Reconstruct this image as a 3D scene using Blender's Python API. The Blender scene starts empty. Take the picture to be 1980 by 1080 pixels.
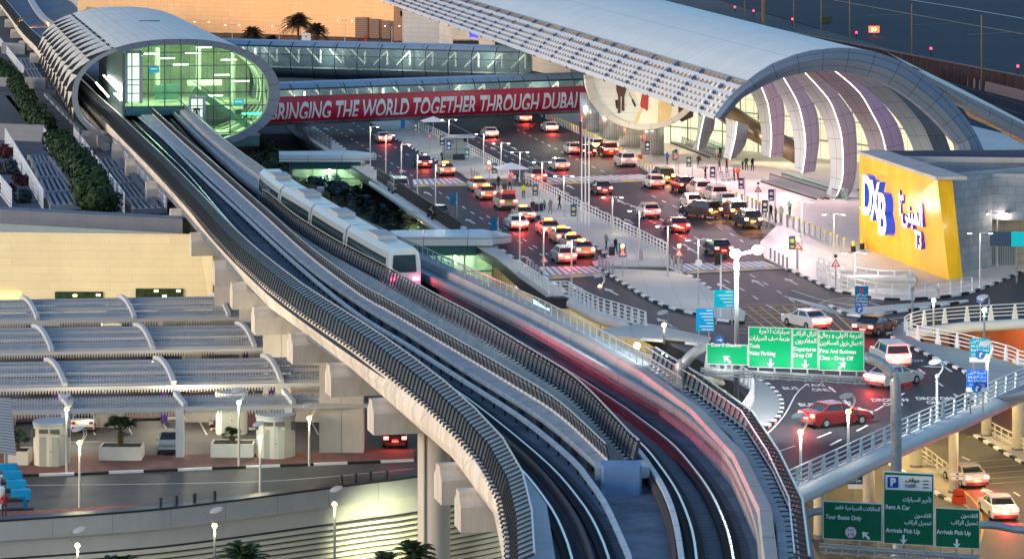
import bpy, math, random
from mathutils import Vector, Matrix
random.seed(7)
R = math.radians
V = Vector
# ---------------------------------------------------------------- camera, sky, sun, exposure
FP, YH, HC = 5500.0, -200.0, 43.0        # focal length (px of a 1980 px wide frame), horizon row, camera height (m)
scene = bpy.context.scene
cam_data = bpy.data.cameras.new("camera")
cam = bpy.data.objects.new("camera", cam_data)
scene.collection.objects.link(cam)
cam.location = (0, 0, HC)
cam.rotation_euler = (R(90), 0, 0)
cam_data.sensor_width = 36
cam_data.lens = 36 * FP / 1980
cam_data.shift_y = -(540 - YH) / 1980
cam_data.clip_start = 1
cam_data.clip_end = 12000
scene.camera = cam

SUN_EL, SUN_AZ = 9.0, 245.0              # azimuth clockwise from +Y: low, from the left and a little behind the camera
world = bpy.data.worlds.new("World")
scene.world = world
world.use_nodes = True
nt = world.node_tree
bg = nt.nodes["Background"]
sky = nt.nodes.new("ShaderNodeTexSky")
sky.sky_type = 'NISHITA'
sky.sun_disc = False
sky.sun_elevation = R(SUN_EL)
sky.sun_rotation = R(SUN_AZ)
sky.ozone_density = 3.0
nt.links.new(sky.outputs[0], bg.inputs[0])
bg.inputs[1].default_value = 0.135
sun_data = bpy.data.lights.new("sun", 'SUN')
sun_data.energy = 0.75
sun_data.angle = R(12)
sun_data.color = (1.0, 0.72, 0.5)
sun = bpy.data.objects.new("sun", sun_data)
scene.collection.objects.link(sun)
sd = V((math.sin(R(SUN_AZ)) * math.cos(R(SUN_EL)), math.cos(R(SUN_AZ)) * math.cos(R(SUN_EL)), math.sin(R(SUN_EL))))
sun.rotation_euler = sd.to_track_quat('Z', 'Y').to_euler()
scene.view_settings.view_transform = 'Standard'
scene.view_settings.look = 'None'
scene.view_settings.exposure = 1.3
scene.view_settings.gamma = 1.0

COL = scene.collection
def G(x, y, z=0.0):
    s = (y - YH) / (HC - z)
    return V(((x - 990) / s, FP / s, z))
def P(x, y, Y):
    s = FP / Y
    return V(((x - 990) / s, Y, HC - (y - YH) / s))

# ---------------------------------------------------------------- materials
MATS = {}
def mat(name, col=(.5, .5, .5), rough=.6, metal=0., noise=(0, 0), grid=None, emis=None, estr=0., bump=0., trans=0., streak=None, coat=0.):
    """grid = (brick w, brick h, joint, joint colour factor, per-brick variation, offset)"""
    if name in MATS: return MATS[name]
    m = bpy.data.materials.new(name); m.use_nodes = True
    N = m.node_tree.nodes; L = m.node_tree.links
    b = N["Principled BSDF"]
    b.inputs["Roughness"].default_value = rough
    b.inputs["Metallic"].default_value = metal
    if coat: b.inputs["Coat Weight"].default_value = coat
    c = (*col, 1)
    b.inputs["Base Color"].default_value = c
    if rough >= .45 and not metal: b.inputs["Specular IOR Level"].default_value = .12 if rough >= .5 else .25
    src = None
    if grid:
        tc = N.new("ShaderNodeTexCoord")
        br = N.new("ShaderNodeTexBrick")
        br.offset = grid[5] if len(grid) > 5 else 0.0
        br.inputs["Scale"].default_value = 1
        br.inputs["Brick Width"].default_value = grid[0]
        br.inputs["Row Height"].default_value = grid[1]
        br.inputs["Mortar Size"].default_value = grid[2]
        br.inputs["Mortar Smooth"].default_value = 0.1
        gv = grid[4] if len(grid) > 4 else 0.0
        br.inputs["Color1"].default_value = (*[k * (1 + gv) for k in col], 1)
        br.inputs["Color2"].default_value = (*[k * (1 - gv) for k in col], 1)
        br.inputs["Mortar"].default_value = (*[k * grid[3] for k in col], 1)
        L.new(tc.outputs["UV"], br.inputs["Vector"])
        src = br.outputs["Color"]
    if noise[0]:
        tc = N.new("ShaderNodeTexCoord")
        nz = N.new("ShaderNodeTexNoise")
        nz.inputs["Scale"].default_value = noise[0]
        nz.inputs["Detail"].default_value = 5
        nz.inputs["Roughness"].default_value = 0.65
        if streak:
            mp = N.new("ShaderNodeMapping"); mp.inputs["Scale"].default_value = streak
            L.new(tc.outputs["Object"], mp.inputs[0]); L.new(mp.outputs[0], nz.inputs["Vector"])
        else:
            L.new(tc.outputs["Object"], nz.inputs["Vector"])
        mr = N.new("ShaderNodeMapRange")
        mr.inputs["From Min"].default_value = 0.3; mr.inputs["From Max"].default_value = 0.7
        mr.inputs["To Min"].default_value = 1 - noise[1]; mr.inputs["To Max"].default_value = 1 + noise[1]
        L.new(nz.outputs["Fac"], mr.inputs["Value"])
        mx = N.new("ShaderNodeMix"); mx.data_type = 'RGBA'; mx.blend_type = 'MULTIPLY'
        mx.inputs[0].default_value = 1
        if src: L.new(src, mx.inputs[6])
        else: mx.inputs[6].default_value = c
        L.new(mr.outputs[0], mx.inputs[7])
        src = mx.outputs[2]
        if bump:
            bp = N.new("ShaderNodeBump"); bp.inputs["Strength"].default_value = bump
            L.new(nz.outputs["Fac"], bp.inputs["Height"]); L.new(bp.outputs[0], b.inputs["Normal"])
    if src: L.new(src, b.inputs["Base Color"])
    if emis:
        b.inputs["Emission Color"].default_value = (*emis, 1)
        b.inputs["Emission Strength"].default_value = estr
    if trans:
        tb = N.new("ShaderNodeBsdfTransparent"); tb.inputs[0].default_value = (*[min(1, k * 1.0) for k in col], 1)
        ms = N.new("ShaderNodeMixShader"); ms.inputs[0].default_value = trans
        L.new(b.outputs[0], ms.inputs[1]); L.new(tb.outputs[0], ms.inputs[2])
        L.new(ms.outputs[0], N["Material Output"].inputs[0])
    MATS[name] = m
    return m

# ---------------------------------------------------------------- mesh builder
class MB:
    def __init__(s): s.v = []; s.f = []; s.u = []; s.m = []
    def add(s, vs, fs, us=None, m=0):
        o = len(s.v); s.v += [V(p) for p in vs]
        for i, f in enumerate(fs):
            s.f.append([o + k for k in f]); s.u.append(us[i] if us else None); s.m.append(m)
        return s
    def box(s, cx, cy, cz, sx, sy, sz, rz=0., m=0):
        c, n = math.cos(rz), math.sin(rz); vs = []
        for k in (-1, 1):
            for i, j in ((-1, -1), (1, -1), (1, 1), (-1, 1)):
                x, y = i * sx / 2, j * sy / 2
                vs.append((cx + x * c - y * n, cy + x * n + y * c, cz + k * sz / 2))
        return s.add(vs, [(3, 2, 1, 0), (4, 5, 6, 7), (0, 1, 5, 4), (1, 2, 6, 5), (2, 3, 7, 6), (3, 0, 4, 7)], m=m)
    def boxz(s, cx, cy, z0, sx, sy, h, rz=0., m=0): return s.box(cx, cy, z0 + h / 2, sx, sy, h, rz, m)
    def prism(s, pts, z0, z1, m=0, top=True, bot=True):
        n = len(pts); a = sum(pts[i][0] * pts[(i + 1) % n][1] - pts[(i + 1) % n][0] * pts[i][1] for i in range(n))
        if a < 0: pts = list(pts)[::-1]
        vs = [(p[0], p[1], z0) for p in pts] + [(p[0], p[1], z1) for p in pts]
        fs = [(i, (i + 1) % n, n + (i + 1) % n, n + i) for i in range(n)]
        if top: fs.append(tuple(range(n, 2 * n)))
        if bot: fs.append(tuple(range(n - 1, -1, -1)))
        return s.add(vs, fs, m=m)
    def bar(s, a, b, w, h=None, m=0):
        a, b = V(a), V(b); h = h or w; d = (b - a)
        if d.length < 1e-6: return s
        d.normalize(); up = V((0, 0, 1)) if abs(d.z) < .95 else V((0, 1, 0))
        x = d.cross(up).normalized(); y = x.cross(d)
        vs = []
        for p in (a, b):
            for i, j in ((-1, -1), (1, -1), (1, 1), (-1, 1)):
                vs.append(p + x * i * w / 2 + y * j * h / 2)
        return s.add(vs, [(3, 2, 1, 0), (4, 5, 6, 7), (0, 1, 5, 4), (1, 2, 6, 5), (2, 3, 7, 6), (3, 0, 4, 7)], m=m)
    def tube(s, pts, r, n=8, m=0, cap=True):
        pts = [V(p) for p in pts]; rs = r if isinstance(r, (list, tuple)) else [r] * len(pts)
        vs = []; N = len(pts); prev = None
        for i, p in enumerate(pts):
            d = (pts[min(i + 1, N - 1)] - pts[max(i - 1, 0)]).normalized()
            if prev is None:
                up = V((0, 0, 1)) if abs(d.z) < .9 else V((1, 0, 0)); x = d.cross(up).normalized()
            else: x = (prev - d * prev.dot(d)).normalized()
            prev = x; y = d.cross(x)
            for k in range(n):
                a = 2 * math.pi * k / n; vs.append(p + (x * math.cos(a) + y * math.sin(a)) * rs[i])
        fs = []
        for i in range(N - 1):
            for k in range(n): fs.append((i * n + k, i * n + (k + 1) % n, (i + 1) * n + (k + 1) % n, (i + 1) * n + k))
        if cap: fs.append(tuple(range(n - 1, -1, -1))); fs.append(tuple((N - 1) * n + k for k in range(n)))
        return s.add(vs, fs, m=m)
    def cyl(s, x, y, z0, z1, r, n=16, r2=None, m=0):
        return s.tube([(x, y, z0), (x, y, z1)], [r, r if r2 is None else r2], n, m)
    def ball(s, x, y, z, r, n=8, sz=1., m=0):
        pts = []; rs = []
        vs = [(x, y, z - r * sz)]; K = max(3, n // 2)
        for i in range(1, K):
            a = math.pi * i / K
            for k in range(n):
                t = 2 * math.pi * k / n; vs.append((x + r * math.sin(a) * math.cos(t), y + r * math.sin(a) * math.sin(t), z - r * sz * math.cos(a)))
        vs.append((x, y, z + r * sz)); fs = []
        for k in range(n): fs.append((0, 1 + (k + 1) % n, 1 + k))
        for i in range(K - 2):
            for k in range(n):
                a = 1 + i * n + k; b = 1 + i * n + (k + 1) % n; fs.append((a, b, b + n, a + n))
        q = len(vs) - 1; o = 1 + (K - 2) * n
        for k in range(n): fs.append((o + k, o + (k + 1) % n, q))
        return s.add(vs, fs, m=m)
    def grid(s, rows, m=0, flip=False, u0=0.):
        """rows: list of equally long point lists; uv in metres (u along a row, v across rows)"""
        nr, nc = len(rows), len(rows[0]); rows = [[V(p) for p in r] for r in rows]
        us = [u0]
        mid = rows[nr // 2]
        for i in range(1, nc): us.append(us[-1] + (mid[i] - mid[i - 1]).length)
        vv = [0]
        for j in range(1, nr): vv.append(vv[-1] + (rows[j][nc // 2] - rows[j - 1][nc // 2]).length)
        fs = []; uv = []
        for j in range(nr - 1):
            for i in range(nc - 1):
                f = [j * nc + i, j * nc + i + 1, (j + 1) * nc + i + 1, (j + 1) * nc + i]
                q = [(us[i], vv[j]), (us[i + 1], vv[j]), (us[i + 1], vv[j + 1]), (us[i], vv[j + 1])]
                if flip: f.reverse(); q.reverse()
                fs.append(f); uv.append(q)
        return s.add([p for r in rows for p in r], fs, uv, m)
    def slab(s, A, B, z0, z1, m=0):
        """a thick ribbon between plan lines A and B (equally long)"""
        up = lambda L, z: [V((p[0], p[1], z)) for p in L]
        s.grid([up(A, z1), up(B, z1)], m); s.grid([up(A, z0), up(A, z1)], m, True); s.grid([up(B, z0), up(B, z1)], m)
        s.grid([up(A, z0), up(B, z0)], m, True)
        for k in (0, -1):
            a, b = A[k], B[k]
            s.add([(a[0], a[1], z0), (b[0], b[1], z0), (b[0], b[1], z1), (a[0], a[1], z1)], [(0, 1, 2, 3)], m=m)
        return s
    def sweep(s, line, prof, m=0, closed=True, caps=True):
        """sweep a profile [(offset to the right, z)] along a plan line; line z is added"""
        rows = []; nn = normals(line)
        pr = prof + [prof[0]] if closed else prof
        for (o, z) in pr: rows.append([V((p[0] + n[0] * o, p[1] + n[1] * o, p[2] + z)) for p, n in zip(line, nn)])
        s.grid(rows, m)
        if caps and closed:
            for k in (0, -1): s.add([r[k] for r in rows[:-1]], [tuple(range(len(prof)))], m=m)
        return s
    def build(s, name, mats, parent=None, smooth=False, local=False, col=None):
        me = bpy.data.meshes.new(name); me.from_pydata(s.v, [], s.f)
        mats = mats if isinstance(mats, (list, tuple)) else [mats]
        for m in mats: me.materials.append(m)
        ul = me.uv_layers.new(name="UVMap"); li = 0; data = []
        for fi, f in enumerate(s.f):
            if s.u[fi]: data += [c for q in s.u[fi] for c in q]
            else:
                a = s.v[f[0]]; n = V((0, 0, 0))
                for k in range(1, len(f) - 1): n += (s.v[f[k]] - a).cross(s.v[f[k + 1]] - a)
                if abs(n.z) > .75 * n.length or n.length < 1e-9:
                    for k in f: data += [s.v[k].x, s.v[k].y]
                else:
                    t = V((-n.y, n.x, 0)).normalized()
                    for k in f: data += [s.v[k].dot(t), s.v[k].z]
        ul.data.foreach_set("uv", data)
        me.polygons.foreach_set("material_index", s.m)
        if smooth: me.polygons.foreach_set("use_smooth", [True] * len(s.f))
        me.validate(); me.update()
        o = bpy.data.objects.new(name, me); COL.objects.link(o)
        if parent is not None:
            o.parent = parent
            if not local: o.matrix_parent_inverse = wm(parent).inverted()
        return o
def wm(o):
    m = o.matrix_basis.copy()
    if o.parent is not None: m = wm(o.parent) @ o.matrix_parent_inverse @ m
    return m
def normals(line):
    out = []
    for i in range(len(line)):
        d = V(line[min(i + 1, len(line) - 1)]) - V(line[max(i - 1, 0)]); d.z = 0; d.normalize(); out.append(V((-d.y, d.x, 0)))   # for a line running towards the camera: its right side in the picture
    return out
def offset(line, d): return [V(p) + n * d for p, n in zip(line, normals(line))]
def setz(line, z): return [V((p[0], p[1], z)) for p in line]
def resample(pts, n):
    pts = [V(p) for p in pts]; L = [0]
    for i in range(1, len(pts)): L.append(L[-1] + (pts[i] - pts[i - 1]).length)
    out = []; j = 0
    for k in range(n):
        t = L[-1] * k / (n - 1)
        while j < len(L) - 2 and L[j + 1] < t: j += 1
        q = (t - L[j]) / max(1e-9, L[j + 1] - L[j]); out.append(pts[j].lerp(pts[j + 1], q))
    return out
def smoothl(pts, k=8):
    pts = [V(p) for p in pts]; out = []
    for i in range(len(pts) - 1):
        p0 = pts[max(i - 1, 0)]; p1 = pts[i]; p2 = pts[i + 1]; p3 = pts[min(i + 2, len(pts) - 1)]
        for j in range(k):
            t = j / k
            out.append(0.5 * ((2 * p1) + (p2 - p0) * t + (2 * p0 - 5 * p1 + 4 * p2 - p3) * t * t + (3 * p1 - p0 - 3 * p2 + p3) * t ** 3))
    out.append(pts[-1]); return out
def W(px, z, n=60, sm=True):
    l = [G(x, y, z) for x, y in px]
    return resample(smoothl(l) if sm else l, n)
def length(l): return sum((l[i + 1] - l[i]).length for i in range(len(l) - 1))
def at(line, dist):
    """point and direction at a distance along a line"""
    for i in range(len(line) - 1):
        d = (line[i + 1] - line[i]).length
        if dist <= d: return line[i].lerp(line[i + 1], dist / max(d, 1e-9)), (line[i + 1] - line[i]).normalized()
        dist -= d
    return line[-1].copy(), (line[-1] - line[-2]).normalized()

def tag(o, label=None, cat=None, group=None, kind=None):
    if label: o["label"] = label
    if cat: o["category"] = cat
    if group: o["group"] = group
    if kind: o["kind"] = kind
    return o
def thing(name, label, cat, loc=(0, 0, 0), rz=0., group=None):
    o = bpy.data.objects.new(name, None); COL.objects.link(o); o.location = loc; o.rotation_euler = (0, 0, rz)
    o.empty_display_size = .3
    return tag(o, label, cat, group)
KIDS = {}
def kids(o):
    return [c for c in COL.objects if c.parent is o]
def copy_tree(o, loc=None, rz=None, label=None, parent=None, _k=None):
    if _k is None:
        _k = {}
        def walk(q):
            _k[q.name] = list(q.children)
            for c in _k[q.name]: walk(c)
        walk(o)
    c = o.copy(); COL.objects.link(c)
    if parent is not None: c.parent = parent
    if loc is not None: c.location = loc
    if rz is not None: c.rotation_euler = (0, 0, rz)
    if label: c["label"] = label
    for ch in _k[o.name]: copy_tree(ch, parent=c, _k=_k)
    return c
def inst(src, name, parent, loc, rz=0., scale=None):
    """a child that shares a mesh, placed in world coordinates"""
    o = bpy.data.objects.new(name, src.data if hasattr(src, 'data') else src); COL.objects.link(o)
    o.parent = parent; o.matrix_parent_inverse = wm(parent).inverted()
    o.location = loc; o.rotation_euler = (0, 0, rz)
    if scale: o.scale = scale
    return o
def mesh_of(mb, name, mats):
    o = mb.build(name, mats); me = o.data; bpy.data.objects.remove(o); return me
def ang(d): return math.atan2(d[1], d[0])

# ---------------------------------------------------------------- palette
concrete = mat("concrete", (.42, .41, .39), .75, noise=(.35, .16), streak=(1, 1, .4))
conc_beige = mat("concrete_beige", (.60, .55, .48), .75, noise=(.8, .2), streak=(1, 1, .25))
conc_pale = mat("concrete_pale", (.55, .56, .56), .7, noise=(.4, .14), grid=(3.0, 9, .02, .6, .03))
conc_mid = mat("concrete_mid", (.30, .31, .33), .7, noise=(.3, .2))
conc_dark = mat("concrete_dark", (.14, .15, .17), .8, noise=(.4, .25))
asphalt = mat("asphalt", (.036, .039, .046), .6, noise=(1.0, .32), streak=(.9, .05, 1))
asphalt_lot = mat("asphalt_lot", (.11, .105, .10), .6, noise=(.15, .3))
paving = mat("paving", (.58, .54, .47), .7, noise=(.1, .12), grid=(2.4, 2.4, .03, .8, .03))
paving_red = mat("paving_red", (.25, .12, .10), .8, noise=(.6, .2), grid=(.4, .2, .01, .8, .1, .5))
white_paint = mat("white_paint", (.8, .8, .78), .5, noise=(1, .1))
road_white = mat("road_white", (.75, .75, .72), .6, noise=(1.5, .15))
road_yellow = mat("road_yellow", (.65, .42, .05), .6, noise=(1.5, .15))
kerb_black = mat("kerb_black", (.03, .03, .03), .6)
metal_dark = mat("metal_dark", (.035, .04, .05), .4, .3)
metal_grey = mat("metal_grey", (.35, .37, .40), .4, .6)
metal_white = mat("metal_white", (.72, .73, .72), .4, .0, noise=(.8, .06))
steel_rail = mat("steel_rail", (.75, .72, .68), .25, .9)
rubber = mat("rubber", (.02, .02, .02), .8)
# ================================================================ ground levels
DZ = 8.0     # departures level
def poly(px, z, sm=False):
    l = [G(x, y, z) for x, y in px]
    return smoothl(l) if sm else l
def struct(o, label=None):
    o["kind"] = "structure"
    if label: o["label"] = label
    return o
g = MB(); g.add([(-4000, -500, -8), (4000, -500, -8), (4000, 9000, -8), (-4000, 9000, -8)], [(0, 1, 2, 3)])
struct(g.build("ground", mat("ground_dust", (.2, .18, .15), .9, noise=(.02, .2))))

# car park level (z = 0): everything on the left behind the retaining wall, and the arrivals level on the right
wall_top = [G(x, y, 1.0) for x, y in [(-260, 1018), (0, 1002), (259, 984), (400, 969), (548, 950), (700, 930), (798, 917)]]
wall_top += [V((3, 216, 1)), V((16, 232, 1))]
wall_line = smoothl(wall_top, 4)
lot = [V((p.x, p.y, 0)) for p in wall_line]
g = MB(); g.prism([(p.x, p.y) for p in lot] + [(16, 300), (-20, 420), (-300, 420), (-300, 200)], -7.99, 0.0)
struct(g.build("car_park_ground", asphalt_lot))
g = MB(); g.prism([(20, 232), (20, 120), (120, 120), (220, 260), (120, 420), (16, 420)], -7.99, 0.0)
struct(g.build("arrivals_ground", mat("asphalt_arrivals", (.13, .12, .10), .6, noise=(.15, .25))))
g = MB(); g.prism([(-400, 421), (400, 421), (2500, 5000), (-2500, 5000)], -7.99, 7.9)
struct(g.build("terrain", mat("terrain_sand", (.10, .10, .11), .9, noise=(.02, .2))))

# departures deck (z = 8)
deck_px = [(430, 60), (505, 200), (571, 262), (640, 300), (729, 356), (800, 402), (873, 452), (960, 500), (1005, 540), (1057, 575), (1100, 577),
           (1200, 617), (1250, 640), (1300, 668), (1368, 705), (1420, 742), (1460, 790), (1450, 880), (1505, 960), (1560, 934), (1606, 913), (1670, 883), (1725, 857),
           (1813, 818), (1850, 803), (1900, 781), (1980, 745), (2120, 690)]
dk = poly(deck_px, DZ)
hole_px = [(2120, 720), (1980, 712), (1949, 700), (1847, 673), (1776, 660), (1749, 647), (1760, 637), (1782, 630), (1861, 622), (1928, 618), (1980, 615), (2120, 612)]
hole = poly(hole_px, DZ)
# deck built as one polygon that runs round the open loop on the right
ring = [(p.x, p.y) for p in dk] + [(p.x, p.y) for p in hole] + [(130, 300), (160, 420), (400, 700), (-60, 760)]
g = MB(); g.prism(ring, DZ - .9, DZ - .0)
road = struct(g.build("departures_road", asphalt))

def pave(name, px, z=DZ, h=.14, m=None, kerb=None, sm=False, kl=None):
    pts = poly(px, z, sm)
    a = sum(pts[i].x * pts[(i + 1) % len(pts)].y - pts[(i + 1) % len(pts)].x * pts[i].y for i in range(len(pts)))
    g = MB(); g.prism([(p.x, p.y) for p in pts], z - .05, z + h)
    return struct(g.build(name, m or paving))
def kerbs(px, z=DZ, h=.17, w=.3, seg=1.5, sm=True, name="kerb", closed=False):
    l = W(px, z, 200, sm); T = length(l); n = max(2, int(T / seg)); a = MB()
    for i in range(n):
        p, d = at(l, T * i / n); q, d2 = at(l, T * (i + 1) / n); nn = V((d.y, -d.x, 0)) * w / 2; n2 = V((d2.y, -d2.x, 0)) * w / 2
        vs = [p - nn, p + nn, q + n2, q - n2]
        a.add([(v.x, v.y, z - .02) for v in vs] + [(v.x, v.y, z + h) for v in vs], [(4, 5, 6, 7), (0, 1, 5, 4), (1, 2, 6, 5), (2, 3, 7, 6), (3, 0, 4, 7)], m=i % 2)
    return struct(a.build(name, [white_paint, kerb_black]))

# pavements
left_pave = [(584, 247), (607, 247), (660, 284), (715, 323), (747, 343), (795, 372), (830, 402), (862, 420), (898, 442), (963, 480), (1007, 510), (1059, 542), (1089, 560), (1100, 566), (1057, 574),
             (1005, 538), (960, 500), (873, 450), (800, 400), (729, 354), (640, 298), (600, 272)]
pave("pavement", left_pave)
kerbs([(607, 247), (660, 284), (715, 323), (747, 343)], seg=2)
kerbs([(795, 372), (862, 420), (898, 442), (963, 480), (1007, 510), (1059, 542), (1089, 560)], seg=2)
isl1 = [(690, 218), (722, 241), (770, 272), (853, 316), (886, 333), (905, 346), (1005, 346), (961, 322), (908, 293), (867, 273), (787, 236), (740, 214)]
pave("pavement", isl1)
kerbs([(690, 218), (722, 241), (770, 272), (853, 316)], seg=1.5)
isl2 = [(905, 360), (952, 366), (961, 372), (972, 384), (1039, 418), (1057, 433), (1105, 452), (1154, 480), (1180, 500), (1145, 508), (1150, 516), (1290, 516), (1320, 531), (1289, 491), (1183, 436), (1103, 396), (1043, 364)]
pave("pavement", isl2)
kerbs([(961, 372), (972, 384), (1039, 418), (1105, 452), (1154, 480), (1178, 500)])
isl3 = [(1160, 520), (1180, 533), (1200, 546), (1248, 575), (1296, 596), (1344, 608), (1385, 619), (1438, 625), (1442, 606), (1410, 585), (1378, 563), (1345, 540), (1310, 527)]
pave("pavement", isl3)
kerbs([(1160, 520), (1180, 533), (1200, 546), (1248, 575), (1296, 596), (1344, 608), (1385, 619), (1438, 625)], seg=1.3)
kerbs([(1310, 527), (1345, 540), (1378, 563), (1410, 585)], seg=1.3)
pave("pavement", [(1248, 627), (1275, 632), (1330, 645), (1375, 655), (1368, 668), (1300, 662), (1240, 657), (1180, 650), (1160, 640)])
kerbs([(1368, 669), (1300, 662), (1240, 657)], seg=1.6)
# forecourt on the far side of the main road, under the big vault
fore = [(1010, 205), (1057, 229), (1130, 262), (1206, 303), (1235, 318), (1262, 340), (1310, 350), (1380, 374), (1440, 402), (1474, 424), (1500, 440), (1470, 470), (1478, 500), (1518, 519), (1560, 538), (1600, 556), (1639, 568), (1728, 580), (1847, 572), (1906, 556), (1980, 524), (2150, 470), (2100, 300), (1700, 200), (1200, 150), (1060, 170)]
pave("forecourt", fore, m=mat("paving_forecourt", (.62, .56, .50), .45, noise=(.1, .12), grid=(2.4, 2.4, .03, .85, .03)))
kerbs([(1057, 229), (1130, 262), (1206, 303), (1235, 318)], seg=1.5)
kerbs([(1310, 350), (1380, 374), (1440, 402), (1474, 424)], seg=1.5)
kerbs([(1518, 519), (1560, 538), (1600, 556), (1639, 568), (1728, 580), (1847, 572), (1906, 556), (1980, 524)], seg=1.3)
# splitter island
pave("pavement", [(1605, 592), (1640, 600), (1720, 592), (1800, 586), (1870, 582), (1800, 594), (1740, 603), (1690, 612), (1655, 611)])
kerbs([(1605, 592), (1640, 610), (1664, 612), (1700, 608), (1740, 603), (1800, 595), (1870, 583)], seg=1.3)
# loop pavement on the right
pave("pavement", [(1749, 647), (1776, 662), (1847, 675), (1949, 702), (1990, 716), (2120, 728), (2050, 760), (1900, 775), (1870, 772), (1872, 745), (1867, 721), (1819, 699), (1773, 677), (1736, 660), (1717, 645), (1725, 632), (1760, 627)],
     m=mat("paving_grey", (.30, .31, .32), .7, noise=(.3, .1)))
kerbs([(1760, 626), (1725, 632), (1716, 643), (1736, 660), (1773, 677), (1819, 699), (1867, 721), (1873, 745), (1868, 775)], seg=1.0)
# round island with the planted well
pave("pavement", [(1380, 690), (1444, 730), (1480, 742), (1504, 764), (1512, 783), (1507, 805), (1483, 826), (1449, 843), (1430, 824), (1449, 793), (1456, 773), (1449, 754), (1420, 737), (1367, 720)],
     m=MATS["paving_grey"], sm=False)
kerbs([(1444, 730), (1480, 742), (1504, 764), (1512, 783), (1507, 805), (1483, 826), (1449, 843)], seg=.8)

# ---------------- markings: thin sheets above the asphalt
def sheet(name, polys, m, z=DZ, dz=.008):
    g = MB()
    for p in polys:
        pts = [G(x, y, z + dz) for x, y in p]
        a = sum(pts[i].x * pts[(i + 1) % len(pts)].y - pts[(i + 1) % len(pts)].x * pts[i].y for i in range(len(pts)))
        if a < 0: pts.reverse()
        g.add(pts, [tuple(range(len(pts)))])
    return struct(g.build(name, m))
def strip(px, w, z=DZ, dz=.008, dash=None, sm=True, g=None):
    l = W(px, z + dz, 160, sm); T = length(l); g = g or MB()
    segs = [(0, T)] if not dash else [(k * (dash[0] + dash[1]), k * (dash[0] + dash[1]) + dash[0]) for k in range(int(T / (dash[0] + dash[1])) + 1)]
    for a, b in segs:
        b = min(b, T)
        if b - a < .2: continue
        n = max(2, int((b - a) / 2.5) + 1) if not dash else 2
        pts = [at(l, a + (b - a) * k / (n - 1))[0] for k in range(n)]
        A = offset(pts, w / 2); B = offset(pts, -w / 2); g.grid([A, B])
    return g
dash = MB()
for px in ([(640, 245), (740, 305), (850, 372), (960, 440), (1060, 500)], [(655, 222), (790, 300)], [(1060, 492), (1000, 455), (930, 410)],
           [(1110, 566), (1150, 590), (1190, 615)], [(1060, 530), (1140, 572), (1230, 615), (1330, 638)],
           [(900, 262), (1010, 318)], [(1075, 362), (1200, 424), (1320, 488)], [(945, 262), (1060, 322)], [(1150, 365), (1290, 430), (1400, 490)],
           [(1260, 378), (1400, 445), (1440, 470)], [(1000, 250), (1130, 315), (1200, 345)],
           [(1400, 540), (1440, 562), (1500, 600), (1600, 660)], [(1450, 530), (1500, 560), (1560, 600)],
           [(1520, 700), (1600, 745), (1660, 800)], [(1640, 690), (1700, 740)], [(1775, 712), (1850, 765)], [(1605, 860), (1680, 820)], [(1505, 872), (1600, 838), (1680, 800), (1760, 752)]):
    strip(px, .16, dash=(2.2, 3.2), g=dash)
struct(dash.build("lane_markings", road_white))
g = MB(); strip([(870, 238), (1000, 302), (1100, 350)], .3, dash=(1, 1), g=g); strip([(1240, 418), (1340, 468), (1400, 500)], .3, dash=(1, 1), g=g)
struct(g.build("lane_markings", road_white))
g = MB(); strip([(1530, 560), (1600, 582), (1700, 596)], .15, g=g)
strip([(1560, 742), (1540, 760), (1518, 800), (1490, 832), (1460, 855)], .1, g=g)
strip([(1530, 612), (1620, 575), (1700, 590)], .12, g=g)
strip([(1660, 650), (1690, 622), (1760, 612), (1850, 600)], .15, g=g)
for k in range(11): strip([(1515 + k * 9, 572 + k * 3.2), (1600 + k * 8, 592 + k * 2.4)], .18, g=g, sm=False)
struct(g.build("lane_markings", road_white))
# yellow box
g = MB()
for k in range(8): strip([(1430, 594 + k * 7), (1610 - k * 4, 586 + k * 9)], .14, g=g, sm=False)
for k in range(9): strip([(1425 + k * 22, 592), (1500 + k * 20, 648)], .14, g=g, sm=False)
strip([(1425, 588), (1612, 588)], .16, g=g, sm=False)
struct(g.build("yellow_box_marking", road_yellow))
# raised zebra crossings
def crossing(a, b, c, d, n, name="zebra_crossing"):
    """a-b far edge, d-c near edge; each a pixel"""
    q = [G(*p, DZ) for p in (a, b, c, d)]
    g = MB(); g.prism([(p.x, p.y) for p in q], DZ - .02, DZ + .07, m=0)
    def pt(u, v, z=DZ + .076): p = q[0].lerp(q[1], u).lerp(q[3].lerp(q[2], u), v); return V((p.x, p.y, z))
    for k in range(n):
        u = (k + .15) / n; w = .5 / n
        g.add([pt(u, .0), pt(u + w, .0), pt(u + w, .7), pt(u, .7)], [(3, 2, 1, 0)], m=1)
    m_ = max(2, n // 3)
    for k in range(m_):
        u = (k + .1) / m_; w = .8 / m_
        g.add([pt(u, 1.), pt(u + w, 1.), pt(u + w * .5, .72)], [(0, 1, 2)], m=2)
    return struct(g.build(name, [mat("crossing_grey", (.28, .28, .30), .6, noise=(.4, .1)), road_white, road_yellow]))
crossing((797, 348), (884, 345), (912, 360), (800, 362), 9)
crossing((1010, 346), (1240, 338), (1300, 350), (1035, 358), 16)
crossing((1040, 517), (1146, 516), (1180, 532), (1060, 541), 9)
crossing((1294, 512), (1478, 506), (1518, 520), (1330, 530), 14)
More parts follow.
